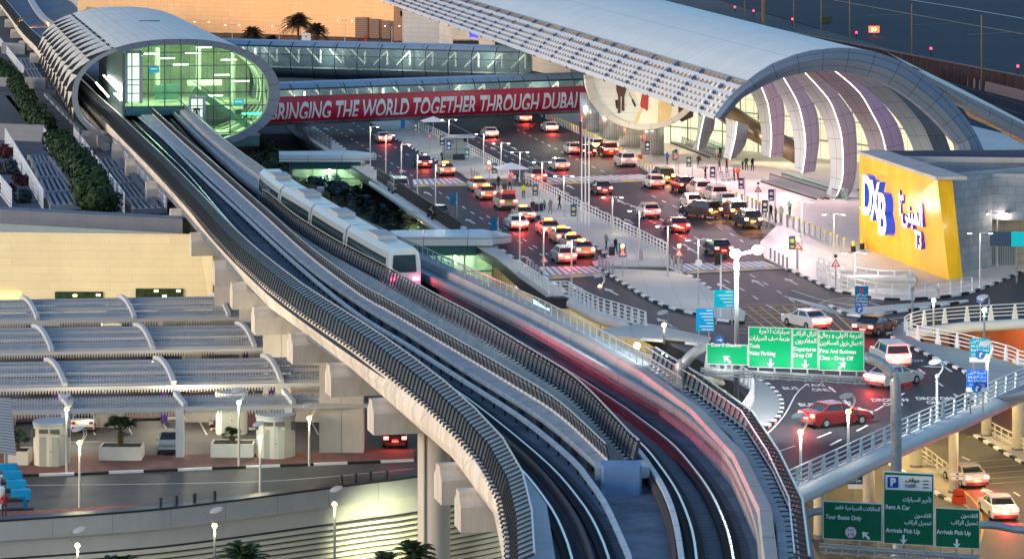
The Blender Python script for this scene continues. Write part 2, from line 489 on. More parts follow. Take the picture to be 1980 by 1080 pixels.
# arrows on the lanes
def arrow(x, y, hx, hy, turn=0, z=DZ, s=1.0, g=None):
    c = G(x, y, z + .01); h = G(hx, hy, z + .01); d = (h - c).normalized(); n = V((d.y, -d.x, 0)); L = 4.6 * s
    g.add([c - n * .1, c + n * .1, c + d * L * .7 + n * .1, c + d * L * .7 - n * .1], [(0, 1, 2, 3)])
    g.add([c + d * L * .62 - n * .42 * s, c + d * L * .62 + n * .42 * s, c + d * L], [(0, 1, 2)])
    if turn:
        t = n * turn; b = c + d * L * .35
        g.add([b - d * .2, b + d * .3, b + t * .9 + d * .5, b + t * .9], [(0, 1, 2, 3)])
        g.add([b + t * .8 - d * .3, b + t * .8 + d * .85, b + t * 1.7 + d * .5], [(0, 1, 2)])
g = MB()
for x, y in [(636, 252), (684, 255), (690, 232), (765, 345), (810, 412), (835, 378), (918, 432), (975, 455), (1030, 505), (1088, 503), (1135, 566), (1195, 570), (920, 292), (960, 290), (1000, 290), (1110, 365), (1170, 375), (1210, 395),
             (1225, 432), (1236, 405), (1290, 470), (1335, 480), (1350, 490), (1412, 560), (1478, 553), (1542, 550), (1300, 630), (1225, 440)]:
    arrow(x, y, x - 40, y - 21, g=g)
arrow(1840, 718, 1800, 690, -1, g=g, s=1.3)
struct(g.build("road_arrows", road_white))
# painted lane words
def text_mesh(s, size, m, name="lettering", bold=0., sx=1., shear=0., ext=0., align='CENTER', m2=None):
    cu = bpy.data.curves.new(name, 'FONT'); cu.body = s; cu.size = size; cu.align_x = align; cu.align_y = 'CENTER'
    cu.offset = bold; cu.shear = shear; cu.extrude = ext
    cu.space_line = .85
    o = bpy.data.objects.new(name, cu); COL.objects.link(o)
    dg = bpy.context.evaluated_depsgraph_get(); me = bpy.data.meshes.new_from_object(o.evaluated_get(dg))
    bpy.data.objects.remove(o); bpy.data.curves.remove(cu)
    for v in me.vertices: v.co.x *= sx
    me.materials.clear(); me.materials.append(m)
    if m2:
        me.materials.append(m2)
        for p in me.polygons:
            if p.normal.z < .9: p.material_index = 1
    return me
def floor_text(s, x, y, size, rz, sx=1., z=DZ):
    me = text_mesh(s, size * .95, road_white, "lane_lettering", sx=sx * .29, bold=.02); o = bpy.data.objects.new("lane_lettering", me); COL.objects.link(o)
    o.location = G(x, y, z + .012); o.rotation_euler = (0, 0, rz); o["kind"] = "structure"; return o
# ================================================================ metro viaduct
ZC, ZF, ZD = 10.0, 11.6, 11.2      # girder bottom, girder edge, deck floor
A_px = [(-130, -120), (-60, -40), (0, 14), (38, 68), (71, 104), (115, 155), (161, 204), (206, 254), (237, 281), (285, 333), (348, 400), (427, 490), (513, 587), (577, 633), (646, 687), (737, 757), (796, 819), (867, 876), (933, 954), (967, 1021), (985, 1080), (992, 1130)]
B_px = [(-120, -130), (-55, -60), (0, 5), (41, 58), (73, 91), (115, 140), (154, 183), (206, 233), (239, 267), (304, 333), (367, 402), (443, 487), (533, 567), (600, 616), (661, 657), (719, 698), (767, 735), (841, 797), (900, 858), (937, 904), (967, 963), (980, 1013), (985, 1080), (985, 1130)]
O_px = [(60, -130), (110, -40), (148, 0), (200, 60), (262, 120), (330, 190), (393, 254), (443, 297), (504, 343), (559, 380), (622, 413), (700, 452), (785, 492), (900, 546), (1000, 592), (1100, 640), (1206, 700), (1261, 731), (1317, 770), (1391, 822), (1439, 880), (1467, 941), (1494, 991), (1506, 1080), (1508, 1130)]
Q_px = [(320, 205), (372, 258), (400, 285), (428, 312), (478, 356), (548, 400), (622, 437), (700, 478), (800, 527), (900, 575), (1000, 625), (1100, 680), (1200, 738), (1306, 800), (1372, 856), (1406, 894), (1439, 960), (1461, 1023), (1470, 1080), (1471, 1130)]
F3_px = [(243, 172), (274, 200), (348, 269), (422, 335), (513, 417), (600, 495), (700, 571), (752, 601), (841, 654), (900, 689), (993, 745), (1085, 804), (1181, 893)]
F2_px = [(232, 182), (248, 200), (311, 256), (403, 340), (500, 430), (600, 517), (700, 587), (776, 633), (831, 668), (900, 713), (1048, 806), (1159, 900)]
Hf_px = [(500, 392), (515, 401), (560, 440), (604, 470), (641, 493), (674, 511), (741, 548), (828, 600), (902, 641), (993, 699), (1083, 757), (1128, 797), (1170, 843), (1206, 883), (1222, 897)]
r2_px = [(150, 128), (204, 178), (265, 241), (330, 304), (367, 341), (460, 448), (567, 547), (652, 610), (793, 702), (900, 768), (1048, 887), (1122, 969), (1159, 1032), (1180, 1090), (1190, 1130)]
r4_px = [(330, 190), (400, 262), (470, 325), (500, 350), (560, 408), (620, 448), (700, 500), (797, 558), (890, 605), (969, 650), (1022, 681), (1085, 709), (1200, 783), (1224, 800), (1298, 857), (1342, 907), (1370, 946), (1389, 982), (1407, 1028), (1418, 1080), (1424, 1130)]
P1_px = [(200, 166), (244, 206), (311, 263), (383, 335), (467, 413), (567, 506), (681, 600), (785, 665), (900, 738), (1011, 810), (1104, 886), (1139, 928), (1170, 974), (1200, 1039), (1217, 1080), (1225, 1130)]
P2_px = [(1180, 812), (1215, 850), (1245, 885), (1281, 941), (1304, 1000), (1318, 1080), (1322, 1130)]

n = 140
A = W(A_px, ZC, n); B = W(B_px, ZF, n); O = W(O_px, 12.4, n)
Oq = offset(O, 1.45)   # outer edge of the right-hand deck
via = thing("metro_viaduct", "long curving concrete metro viaduct with two railway tracks sweeping across the picture", "viaduct", (G(660, 878).x, G(660, 878).y, 0))
g = MB()
Bt = [B[i].copy() for i in range(n)]
mid = [a.lerp(b, .5) + V((0, 0, 0)) for a, b in zip(A, B)]
nA = normals(A)
row_m = [a.lerp(b, .45) + V((-nn.x * .18, -nn.y * .18, 0)) for a, b, nn in zip(A, B, nA)]
inner = [V((b.x, b.y, ZF)) + nn * .35 for b, nn in zip(B, nA)]
under = [V((a.x, a.y, ZC)) + nn * 1.6 - V((0, 0, .5)) for a, nn in zip(A, nA)]
g.grid([inner, B, row_m, A, under], flip=True)
fas = g.build("fascia", mat("fascia_concrete", (.66, .60, .52), .7, noise=(.9, .28), streak=(1, 1, .15), grid=(14.5, 40, .06, .45)), via)
g = MB(); g.slab([V((p.x, p.y, 0)) for p in inner], [V((p.x, p.y, 0)) for p in Oq], ZC - .3, ZD)
g.build("deck_slab", mat("deck_concrete", (.15, .18, .22), .7, noise=(.5, .4)), via)
# outer right edge beam
g = MB(); g.sweep(setz(Oq, 0), [(0, 9.6), (.35, 9.8), (.35, 12.3), (0, 12.3)]); g.build("edge_beam", conc_mid, via)

# left walkway strip
Dw = offset(setz(B, 0), 2.3)
g = MB(); g.slab(offset(setz(B, 0), .36), Dw, ZD + .002, ZF - .02); g.build("walkway", conc_pale, via)

# tracks
r2 = W(r2_px, ZD + .35, 150); r1 = offset(r2, -1.75)
r4 = W(r4_px, ZD + .35, 150); r3 = offset(r4, -1.75)
bed = mat("track_bed", (.09, .105, .13), .8, noise=(.5, .25), grid=(.75, 9, .05, .45))
plinth = mat("track_plinth", (.03, .03, .036), .8, grid=(.32, 9, .09, .3))
for ra, rb in ((r1, r2), (r3, r4)):
    g = MB(); g.slab(offset(ra, -.9), offset(rb, .9), ZD + .001, ZD + .06); g.build("track_bed", bed, via)
    for r in (ra, rb):
        g = MB(); g.slab(offset(r, -.42), offset(r, .42), ZD + .05, ZD + .26); g.build("plinth", plinth, via)
        g = MB(); g.slab(offset(r, -.06), offset(r, .06), ZD + .26, ZD + .42); g.build("rail", steel_rail, via)
# brown cable trough beside the left track
g = MB(); g.slab(offset(r2, -.98), offset(r2, -.72), ZD + .05, ZD + .5); g.build("cable_trough", mat("trough_brown", (.16, .12, .11), .8, grid=(.6, 9, .04, .5)), via)
g = MB(); g.slab(offset(r4, -2.95), offset(r4, -2.7), ZD + .001, ZD + .55); g.build("cable_trough", MATS["trough_brown"], via)
# conductor rails with white covers
for px in (P1_px, P2_px):
    l = W(px, ZD + .75, 120); g = MB(); g.sweep(l, [(-.13, -.1), (.13, -.1), (.13, .1), (-.13, .1)])
    cr = g.build("conductor_rail", mat("cover_white", (.62, .66, .66), .5, noise=(1, .1), grid=(3.2, 5, .06, .5)), via)
    T = length(l); pm = mesh_of(MB().box(0, 0, -.3, .08, .1, .4), "bracket", metal_dark)
    k = 0; d = 1.0
    while d < T and k < 95:
        p, dd = at(l, T - d); inst(pm, "bracket", cr, p, ang(dd)); d += 2.6; k += 1

# raised middle walkway
nm = 120
F3 = W(F3_px, 12.3, nm); F2 = W(F2_px, 12.3, nm)
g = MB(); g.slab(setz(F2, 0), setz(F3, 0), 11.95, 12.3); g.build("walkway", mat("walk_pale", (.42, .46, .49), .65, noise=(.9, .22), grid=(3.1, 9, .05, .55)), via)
g = MB(); g.slab(setz(offset(F2, .55), 0), setz(offset(F3, -.2), 0), ZD, 11.949); g.build("walkway_wall", conc_dark, via)  # dark concrete stands in for shade under the overhanging slab
pm = mesh_of(MB().box(0, 0, -.38, .5, .3, .74), "bracket", conc_dark)
T = length(F2); d = 2
while d < T: p, dd = at(F2, d); inst(pm, "bracket", via, V((p.x, p.y, 11.94)) + V((-dd.y, dd.x, 0)) * .3, ang(dd)); d += 4.2
# wedge between the two middle railings
Hf = W(Hf_px, 12.3, 90)
F3w = [p for p in F3]
def nearest(line, p): return min(line, key=lambda q: (q - p).length)
wedge = [G(x, y, 12.2) for x, y in [(500, 403), (560, 458), (600, 493), (700, 569), (752, 598), (841, 651), (900, 686), (993, 742), (1085, 800), (1181, 889)]]
wedge = resample(smoothl(wedge), 90)
g = MB(); rows = []
for t, dz in ((0, .05), (.08, .05), (.3, -.35), (.7, -.35), (.88, .05), (.9, .3), (1, .3)):
    rows.append([V((a.x + (b.x - a.x) * t, a.y + (b.y - a.y) * t, 12.0 + dz)) for a, b in zip(wedge, Hf)])
g.grid(rows); g.build("infill_slab", conc_beige, via)
g = MB(); g.slab(offset(setz(Hf, 0), -.06), offset(setz(Hf, 0), .3), ZD, 12.34); g.build("infill_edge", concrete, via)
# end block and blue box
e = G(1162, 905, 12.3); e2 = G(1248, 905, 12.3)
g = MB(); g.prism([(p.x, p.y) for p in (G(1150, 893, 12.3), G(1256, 888, 12.3), G(1256, 902, 12.3), G(1150, 906, 12.3))], 11.7, 12.31); g.build("end_block", conc_pale, via)
q0, q1 = G(1163, 957, ZD), G(1241, 957, ZD)
g = MB(); w = q1.x - q0.x; g.prism([(q0.x + .12, q0.y), (q1.x - .12, q0.y), (q1.x, q0.y + .12), (q1.x, q0.y + 1.6), (q0.x, q0.y + 1.6), (q0.x, q0.y + .12)], ZD, ZD + 1.55)
box = g.build("signal_cabinet", mat("cabinet_blue", (.13, .24, .42), .45, noise=(.8, .12)), via)

# right-hand raised walkway and outer parapet
Q = W(Q_px, 12.3, 130); Op = W(O_px, 12.4, 160)[20:]; Op = resample(Op, 130)
Qx = resample([G(x, y, 12.3) for x, y in [(320, 205), (372, 254)]] + [], 2)
On = []
for p in Q:
    best = min(Op, key=lambda q: (q - p).length); On.append(best)
On = resample(On, 130)
g = MB(); g.slab(setz(Q, 0), setz(On, 0), 11.95, 12.25); g.build("walkway", MATS["walk_pale"], via)
g = MB(); g.slab(setz(offset(Q, .75), 0), setz(On, 0), ZD - .2, 11.949); g.build("walkway_wall", conc_dark, via)  # recess shade put into this wall's dark colour
g = MB(); g.sweep(setz(Q, 0), [(0, 12.0), (.22, 12.0), (.26, 12.62), (0, 12.62)]); g.build("parapet", mat("parapet_beige", (.40, .39, .38), .7, noise=(.6, .12), grid=(5.8, 9, .06, .5)), via)
g = MB(); g.sweep(setz(resample(Op, 150), 0), [(-.75, 11.0), (0, 11.0), (0, 12.9), (-.6, 12.9), (-.75, 12.5)]); g.build("parapet", MATS["parapet_beige"], via)

# rear (left of frame, behind the station): a middle strip
R5 = W([(20, -100), (60, 0), (120, 60), (170, 110)], 12.0, 40)
g = MB(); g.sweep(R5, [(-.8, -.6), (.8, -.6), (.8, .3), (-.8, .3)]); g.build("walkway", conc_pale, via)

# ---- railings ------------------------------------------------
def railing(name, parent, line, rails, post_mb, spacing, mt, post_mat=None, panel=None, panel_mat=None, cap=95, start=0., label=None, pname="post"):
    """rails: list of (right offset, z offset, half width); posts are parts up to cap, the far ones one mesh"""
    g = MB()
    for (o, z, r) in rails: g.sweep([V((p.x, p.y, p.z)) for p in line], [(o - r, z - r), (o + r, z - r), (o + r, z + r), (o - r, z + r)])
    rl = g.build(name, mt, parent)
    if panel:
        for i, (pr, pm_) in enumerate(zip(panel, panel_mat)):
            g = MB(); g.sweep(line, pr, closed=False); g.build("panel", pm_, rl)
    post_mb.v = [V((v.x, -v.y, v.z)) for v in post_mb.v]; post_mb.f = [f[::-1] for f in post_mb.f]
    T = length(line); N = int((T - start) / spacing); pm = mesh_of(post_mb, pname, post_mat or mt); far = MB()
    for k in range(N + 1):
        d = T - start - k * spacing
        if d < 0: break
        p, dd = at(line, d); a = ang(dd)
        if k < cap: inst(pm, pname, rl, p, a)
        else:
            c, s_ = math.cos(a), math.sin(a)
            far.add([(p.x + v.co.x * c - v.co.y * s_, p.y + v.co.x * s_ + v.co.y * c, p.z + v.co.z) for v in pm.vertices], [tuple(q.vertices) for q in pm.polygons])
    if far.v:
        o = far.build(pname, post_mat or mt, rl); o["kind"] = "stuff"
    return rl
glass_dark = mat("barrier_glass", (.22, .30, .36), .12, .0, trans=.35)
steel_line = mat("rail_bright", (.62, .62, .60), .3, .6)
# outer left barrier: leaning posts that turn inwards under a glass hood
pb = MB()
pb.bar((0, -.10, 0), (0, -.38, 1.12), .13, .2); pb.bar((0, -.38, 1.1), (0, -1.12, 1.42), .09, .12); pb.box(0, -.02, .03, .26, .42, .06); pb.bar((0, .08, .05), (0, .22, -.12), .1, .1)
Bl = [V((p.x, p.y, ZF)) for p in W(B_px, ZF, 260)]
railing("safety_barrier", via, Bl, [(1.14, 1.44, .045)], pb, 1.02, steel_line, metal_dark,
        panel=[[(.12, .12), (.36, 1.0)], [(.40, 1.1), (1.08, 1.38)]], panel_mat=[mat("panel_dark", (.10, .13, .17), .35, .2, trans=.15, noise=(1.5, .2)), glass_dark])
# middle walkway railing: low, slatted
F3r = [p + V((0, 0, .0)) for p in offset(F3, -.06)]
pb = MB(); pb.bar((0, 0, 0), (0, .22, 1.0), .05, .09); pb.box(0, 0, .06, .1, .16, .14)
railing("railing", via, F3r, [(-.22, 1.02, .03), (-.15, .72, .02)], pb, .95, steel_line, metal_dark,
        panel=[[(-.02, .1), (-.19, .9)]], panel_mat=[mat("panel_slat", (.13, .14, .16), .4, .3, grid=(.16, 9, .03, .35), trans=.0)])
g = MB(); g.sweep(F3r, [(-.1, 0), (.1, 0), (.1, .14), (-.1, .14)]); g.build("railing_base", mat("base_tick", (.7, .68, .64), .6, grid=(.95, 9, .08, .35)), via)
# right-hand railing of the wedge: taller posts
pb = MB(); pb.bar((0, 0, 0), (0, -.3, 1.25), .09, .16); pb.box(0, 0, .03, .2, .34, .06)
Hr = [V((p.x, p.y, 12.34)) for p in offset(Hf, .1)]
railing("railing", via, Hr, [(.3, 1.27, .035), (.26, 1.0, .02), (.05, .2, .02)], pb, .98, steel_line, metal_dark,
        panel=[[(.05, .2), (.2, .92)]], panel_mat=[mat("panel_grey", (.2, .22, .26), .4, .2, trans=.45)])
# outer right barrier
pb = MB(); pb.bar((0, 0, 0), (0, -.35, 1.2), .1, .18); pb.bar((0, -.35, 1.15), (0, .35, 1.3), .08, .1); pb.bar((0, -.3, .15), (0, .5, .1), .06, .06)
Oall = [V((p.x, p.y, 12.5)) for p in offset(W(O_px, 12.4, 200), .95)]
ksp = max(i for i, p in enumerate(Oall) if 990 + p.x * FP / p.y < 1290)
Og = [V((p.x, p.y, 12.9)) for p in offset(W(O_px, 12.4, 200), -.1)][24:ksp + 2]; Or = Oall[ksp:]
pb2_ = MB(); pb2_.box(0, 0, .42, .05, .05, .84)
railing("glass_screen", via, Og, [(0, .85, .03)], pb2_, 1.6, steel_line, metal_grey, panel=[[(0, .05), (0, .8)]], panel_mat=[mat("screen_pale", (.55, .62, .66), .08, trans=.75)])
railing("safety_barrier", via, Or, [(.35, 1.25, .05), (.0, .3, .04), (-.3, 1.32, .035)], pb, 1.1, steel_line, metal_dark,
        panel=[[(.05, .2), (.32, 1.1)]], panel_mat=[glass_dark])
g = MB(); ll = [V((p.x, p.y, 0)) for p in Oall[24:]]; g.slab(offset(ll, -.93), offset(ll, .45), 12.0, 12.44); g.build("ledge", MATS["walk_pale"], via)

# ---- pier caps and piers
Ab = W(A_px, ZC, 300); Ta = length(Ab)
def near_d(px):      # distance along Ab of the point nearest a pixel
    p = G(*px, ZC); acc = 0; best = (1e9, 0)
    for i in range(len(Ab) - 1):
        d = (Ab[i] - p).length
        if d < best[0]: best = (d, acc)
        acc += (Ab[i + 1] - Ab[i]).length
    return best[1]
cb = MB()
# protruding head: x along the track, +y to the left
for y0, y1 in ((-1.25, 6),):
    pr = [(-1.1, -2.15), (1.1, -2.15), (1.1, -.75), (.55, -.3), (.55, 0), (-.55, 0), (-.55, -.3), (-1.1, -.75)]
    vs = [(x, y0, z) for x, z in pr] + [(x, y1, z) for x, z in pr]
    k = len(pr); cb.add(vs, [(i, k + i, k + (i + 1) % k, (i + 1) % k) for i in range(k)] + [tuple(range(k)), tuple(range(2 * k - 1, k - 1, -1))])
cap_me = mesh_of(cb, "pier_cap", conc_beige)
caps = [(948, 960), (895, 880), (762, 765), (672, 700), (600, 645), (540, 598), (488, 550), (443, 505), (398, 455), (345, 398), (300, 350), (262, 308), (230, 275), (205, 250), (72, 102), (52, 78), (38, 58), (25, 38), (8, 18)]
for i, px in enumerate(caps):
    p, d = at(Ab, near_d(px)); inst(cap_me, "pier_cap", via, V((p.x, p.y, ZC + .05)), ang(d))
# rectangular piers
def rect_pier(x0, x1, yb, ztop):
    a, b = G(x0, yb), G(x1, yb); g = MB(); w = b.x - a.x
    for k in (0, 1): g.box(a.x + w * (.25 + .5 * k), a.y + .9, ztop / 2, w / 2 - .03, 1.8, ztop)
    g.box(a.x + w * .5, a.y + .92, ztop / 2, .2, 1.5, ztop)
    return g.build("pier", mat("pier_concrete", (.55, .51, .44), .75, noise=(.5, .1), streak=(1, 1, .3)), via)
rect_pier(617, 703, 878, 8.3); rect_pier(562, 640, 815, 8.2); rect_pier(508, 580, 768, 8.2); rect_pier(462, 530, 722, 8.2); rect_pier(414, 480, 684, 8.2)
c = G(839, 1100, 0); Yc = 188.5; cx = (839 - 990) * Yc / FP
g = MB(); g.cyl(cx, Yc, -8, 8.3, 1.08, 28); g.cyl(cx - .62, Yc - 1.0, -8, 7.5, .1, 8)
g.build("pier", MATS["pier_concrete"], via, smooth=True)
# ================================================================ metro station
SY = 400.0
ax = V((-.2, .98, 0)).normalized(); vx = V((ax.y, -ax.x, 0))          # along the station (away), across it (to the right)
S0 = V(((341 - 990) * SY / FP, SY, 0)); SA, SB, SZ = 14.4, 7.75, 15.15; SL = 122.0
def sp(a, r=1.0, t=0.0, k=2.25):
    """point of the shell: angle in degrees, radial factor, distance along the station"""
    c, s = math.cos(R(a)), math.sin(R(a))
    x = SA * r * math.copysign(abs(c) ** (2 / k), c); z = SB * r * math.copysign(abs(s) ** (2 / k), s)
    p = S0 + vx * x + ax * t; return V((p.x, p.y, SZ + z))
sta = thing("metro_station", "metro station with a pale curved shell roof, louvred side and green-lit glass end wall", "metro station", (S0.x, S0.y, 7))
g = MB(); angs = [124 - k * 6.0 for k in range(35)]; ts = [k * SL / 20 for k in range(21)]
g.grid([[sp(a, 1.0, t) for t in ts] for a in angs]); g.grid([[sp(a, .965, t) for t in ts] for a in angs], flip=True)
g.grid([[sp(angs[0], r, t) for t in ts] for r in (.965, 1.0)])
g.build("roof", mat("roof_pale", (.70, .66, .59), .45, .1, noise=(.15, .06), grid=(2.6, 1.35, .035, .62, .02)), sta, smooth=False)
g = MB(); g.box(*(sp(88, 1.005, 60)), 3.2, 1.0, .1, ang(vx)); g.build("skylight", metal_dark, sta)
# end frame: deep grey on the right, slim on the left
g = MB(); aa = [124 - k * 5 for k in range(46)]
g.grid([[sp(a, r, t) for a in aa] for r, t in ((1.0, .0), (1.012, -.35), (.905, -.3), (.9, 1.2))])
g.build("end_frame", mat("frame_blue_grey", (.15, .19, .26), .4, .3, grid=(2.1, 9, .04, .35)), sta)
g = MB(); aa = [118 + k * 5 for k in range(28)]
g.grid([[sp(a, r, t) for a in aa] for r, t in ((1.0, .4), (1.01, -.3), (.955, -.3), (.955, 1.0))])
g.build("side_frame", mat("frame_grey", (.30, .32, .35), .4, .4), sta)
# louvred side: curved panels in rows with dark faces filling the shaded gaps
lou = mat("louvre_pale", (.60, .58, .54), .5, noise=(.4, .06), grid=(2.2, .9, .03, .7))
gill = mat("gap_shade", (.05, .055, .06), .6)  # dark sheet in each louvre opening, in place of its shade
bands = [(126, 143), (144, 161), (162, 177), (178, 190), (191, 203)]
NC = 11; cw = (SL - 2) / NC
for bi, (a0, a1) in enumerate(bands):
    for c in range(NC):
        t0 = 1 + c * cw; pn = MB(); rows = []
        for j in range(5):
            a = a0 + (a1 - a0) * j / 4; pass
            rows.append([sp(a, 1.004 + .055 * (j / 4) * (1 - i / 4) ** .8 + .012 * (j / 4), t0 + cw * i / 4) for i in range(5)])
        pn.grid(rows, 0); 
        pn.add([sp(a0, 1.0, t0 + .05), sp((a0 + a1) / 2, .99, t0 + .05), sp(a1, .99, t0 + .05), sp(a1, 1.07, t0 + .05), sp((a0 + a1) / 2, 1.03, t0 + .05)], [(0, 1, 2, 3, 4)], m=1)
        pn.grid([[sp(a1, 1.0, t0 + cw * i / 4) for i in range(5)], [sp(a1, 1.012 + .055 * (1 - i / 4) ** .8, t0 + cw * i / 4) for i in range(5)]], 1)
        pn.build("louvre_panel", [lou, gill], sta)
g = MB()
for c in range(NC + 1):
    t = 1 + c * cw
    g.tube([sp(a, .965, t) for a in range(122, 262, 6)], .22, 5)
g.build("rib", mat("rib_grey", (.33, .34, .36), .5, .2), sta)
g = MB(); g.grid([[sp(a, .93, t) for t in (2, SL - 2)] for a in range(196, 250, 6)]); g.build("side_wall", mat("side_brown", (.16, .14, .13), .7, grid=(3.6, 20, .25, .5)), sta)
g = MB(); g.prism([tuple((S0 + vx * x + ax * t)[:2]) for x, t in ((-10.2, .5), (-9.2, .5), (-9.2, SL), (-10.2, SL))], 6.2, 8.6); g.build("plinth", conc_beige, sta)
# front glass wall
def fz(x, z, t=1.6): p = S0 + vx * x + ax * t; return V((p.x, p.y, z))
def ell(x, k=2.25, r=.93): return SB * r * max(0, 1 - abs(x / (SA * r)) ** k) ** (1 / k)
glass = mat("station_glass", (.60, .80, .70), .04, .0, trans=.86)
FX0 = -7.0
def front_panel(x0, x1, z0, z1, name, m, t=1.6, sub=10):
    a = MB(); top = []; bot = []
    for i in range(sub + 1):
        x = x0 + (x1 - x0) * i / sub; e = ell(x)
        top.append(fz(x, max(z0, min(z1, SZ + e)), t)); bot.append(fz(x, min(z1, max(z0, SZ - e)), t))
    a.grid([bot, top]); return a.build(name, m, sta)
front_panel(FX0, 2.4, 13.4, 24, "glass_wall", glass, sub=24)
front_panel(2.4, 13.3, 7.0, 24, "glass_wall", glass, sub=24)
g = MB()
for k in range(9):
    x = FX0 + .9 + k * 2.35 * .98
    e = ell(x); zb = 13.4 if x < 2.4 else SZ - e
    if SZ + e > zb: g.bar(fz(x, zb, 1.5), fz(x, SZ + e, 1.5), .15, .16)
for z in (9.6, 11.4, 13.4, 15.3, 17.2, 19.1, 21.0):
    xs = [x * .1 for x in range(-70, 134) if ell(x * .1) > abs(z - SZ)]
    if z < 13.4: xs = [x for x in xs if x > 2.4]
    if xs: g.bar(fz(xs[0], z, 1.48), fz(xs[-1], z, 1.48), .1, .13)
g.build("mullions", mat("mullion", (.07, .12, .12), .4, .5), sta)
# door bays
lit = mat("lit_doorway", (.75, .85, .7), .4, emis=(.75, 1., .72), estr=.4)
for x0, z0, z1 in ((-7.0, 13.9, 21.2), (1.9, 10.4, 14.6)):
    g = MB(); g.box(*fz(x0 + .12, (z0 + z1) / 2, 1.2), .3, .5, z1 - z0, ang(vx)); g.box(*fz(x0 + 2.1, (z0 + z1) / 2, 1.2), .4, .5, z1 - z0, ang(vx)); g.box(*fz(x0 + 1.1, z1, 1.2), 2.2, .5, .35, ang(vx)); g.box(*fz(x0 + 1.1, z0 + 2.6, 1.2), 2.0, .3, .12, ang(vx))
    d = g.build("door_frame", mat("frame_lilac", (.30, .33, .42), .4, .3), sta)
    g = MB(); g.box(*fz(x0 + 1.1, (z0 + z1) / 2, 1.5), 1.6, .1, z1 - z0 - .4, ang(vx)); g.build("door_pane", lit, d)
g = MB(); g.box(*fz(2.95, 12.4, 1.1), .95, .1, 1.5, ang(vx)); pl = g.build("platform_sign", mat("sign_black", (.02, .02, .02), .4), sta)
o = bpy.data.objects.new("sign_number", text_mesh("13", .95, mat("sign_white", (.8, .8, .8), .5, emis=(1, 1, 1), estr=.3))); COL.objects.link(o); o.parent = pl; o.matrix_parent_inverse = wm(pl).inverted()
o.location = fz(2.95, 12.4, 1.02); o.rotation_euler = (R(90), 0, ang(vx))
# interior: floors, back wall, stair, ceiling lamps
gi = mat("interior_cream", (.50, .56, .44), .5, noise=(.3, .15), grid=(1.4, 3.4, .05, .7, .1))
g = MB(); xs = [FX0 + 20.2 * i / 24 for i in range(25)]
g.grid([[fz(x, max(7.2, SZ - ell(x)), 26) for x in xs], [fz(x, SZ + ell(x), 26) for x in xs]]); g.build("back_wall", gi, sta)
g = MB(); g.prism([tuple(fz(x, 0, t)[:2]) for x, t in ((FX0, 1.8), (2.4, 1.8), (2.4, 8), (12.6, 8), (12.6, 25.8), (FX0, 25.8))], 13.1, 13.45); g.build("concourse_floor", gi, sta)
g = MB(); g.prism([tuple(fz(x, 0, t)[:2]) for x, t in ((2.6, 2.0), (12.0, 2.0), (12.0, 25), (2.6, 25))], 9.0, 9.3); g.build("platform_floor", gi, sta)
g = MB(); g.box(*fz(-2.3, 12.75, 1.75), 9.3, .25, 1.2, ang(vx)); g.build("floor_edge", mat("edge_teal", (.05, .16, .2), .35, .2), sta)
g = MB(); g.box(*fz(7.4, 8.3, 1.9), 9.0, .2, 1.5, ang(vx)); g.build("floor_edge", MATS["edge_teal"], sta)
g = MB(); g.bar(fz(2.8, 15.6, 5), fz(11.6, 9.5, 5), 1.5, .9); es = g.build("escalator", mat("escalator_green", (.22, .36, .28), .4), sta)
for tt in (4.2, 5.8):
    g = MB(); g.bar(fz(2.8, 16.7, tt), fz(11.6, 10.6, tt), .08, .1); g.build("handrail", metal_dark, es)
for x in (-1.5, 4.5, 9.5):
    g = MB(); g.cyl(*fz(x, 0, 15)[:2], 9.3, 21, .4, 12); g.build("column", mat("column_white", (.7, .7, .66), .4), sta)
g = MB(); g.box(*fz(-.6, 14.9, 9), 3.4, 1.2, 2.1, ang(vx)); g.build("lift_shaft", mat("lift_glass", (.12, .3, .26), .2), sta)
g = MB(); g.box(*fz(4.9, 16.1, 10), 5, .5, .8, ang(vx)); g.box(*fz(8.6, 12.6, 9), 3.6, .4, .6, ang(vx)); g.build("beam", MATS["column_white"], sta)
for k, (x, z, c) in enumerate(((-2.9, 18.5, (.02, .25, .5)), (9.1, 13.7, (.0, .35, .55)))):
    g = MB(); g.box(*fz(x, z, 3), 1.5, .1, .9, ang(vx)); g.box(*fz(x, z + .12, 2.92), 1.0, .04, .12, ang(vx), 1); g.build("hanging_sign", [mat("hang_sign%d" % k, c, .4, emis=c, estr=.5), MATS["sign_white"]], sta)
g = MB(); g.box(*fz(11.0, 12.1, 3), 2.9, .1, .26, ang(vx)); g.build("sign", mat("sign_green_lit", (.0, .6, .2), .4, emis=(.05, 1, .35), estr=2.2), sta)
lampm = mat("lamp_greenish", (1, 1, 1), .5, emis=(.85, 1.0, .70), estr=5)
g = MB()
for x, z, t in ((-3, 20.6, 6), (-.5, 19.7, 10), (3, 20.6, 7), (5, 21.1, 12), (8, 19.6, 6), (7.5, 17.2, 10), (10, 16.4, 8), (-5, 20, 12), (6, 14.5, 6), (2, 18.4, 16)):
    g.box(*fz(x, z, t), 2.2, .5, .12, ang(vx))
g.build("ceiling_lamp", lampm, sta)
for x, z, t, e_ in ((-2.5, 19.5, 8, 750), (5.5, 19.0, 8, 750), (6, 12.0, 8, 450)):
    ld = bpy.data.lights.new("station_lamp", 'POINT'); ld.energy = e_ * 1.15; ld.color = (.80, 1.0, .55); ld.shadow_soft_size = 1.5
    lo = bpy.data.objects.new("station_lamp", ld); COL.objects.link(lo); lo.location = fz(x, z, t); lo.parent = sta; lo.matrix_parent_inverse = wm(sta).inverted()
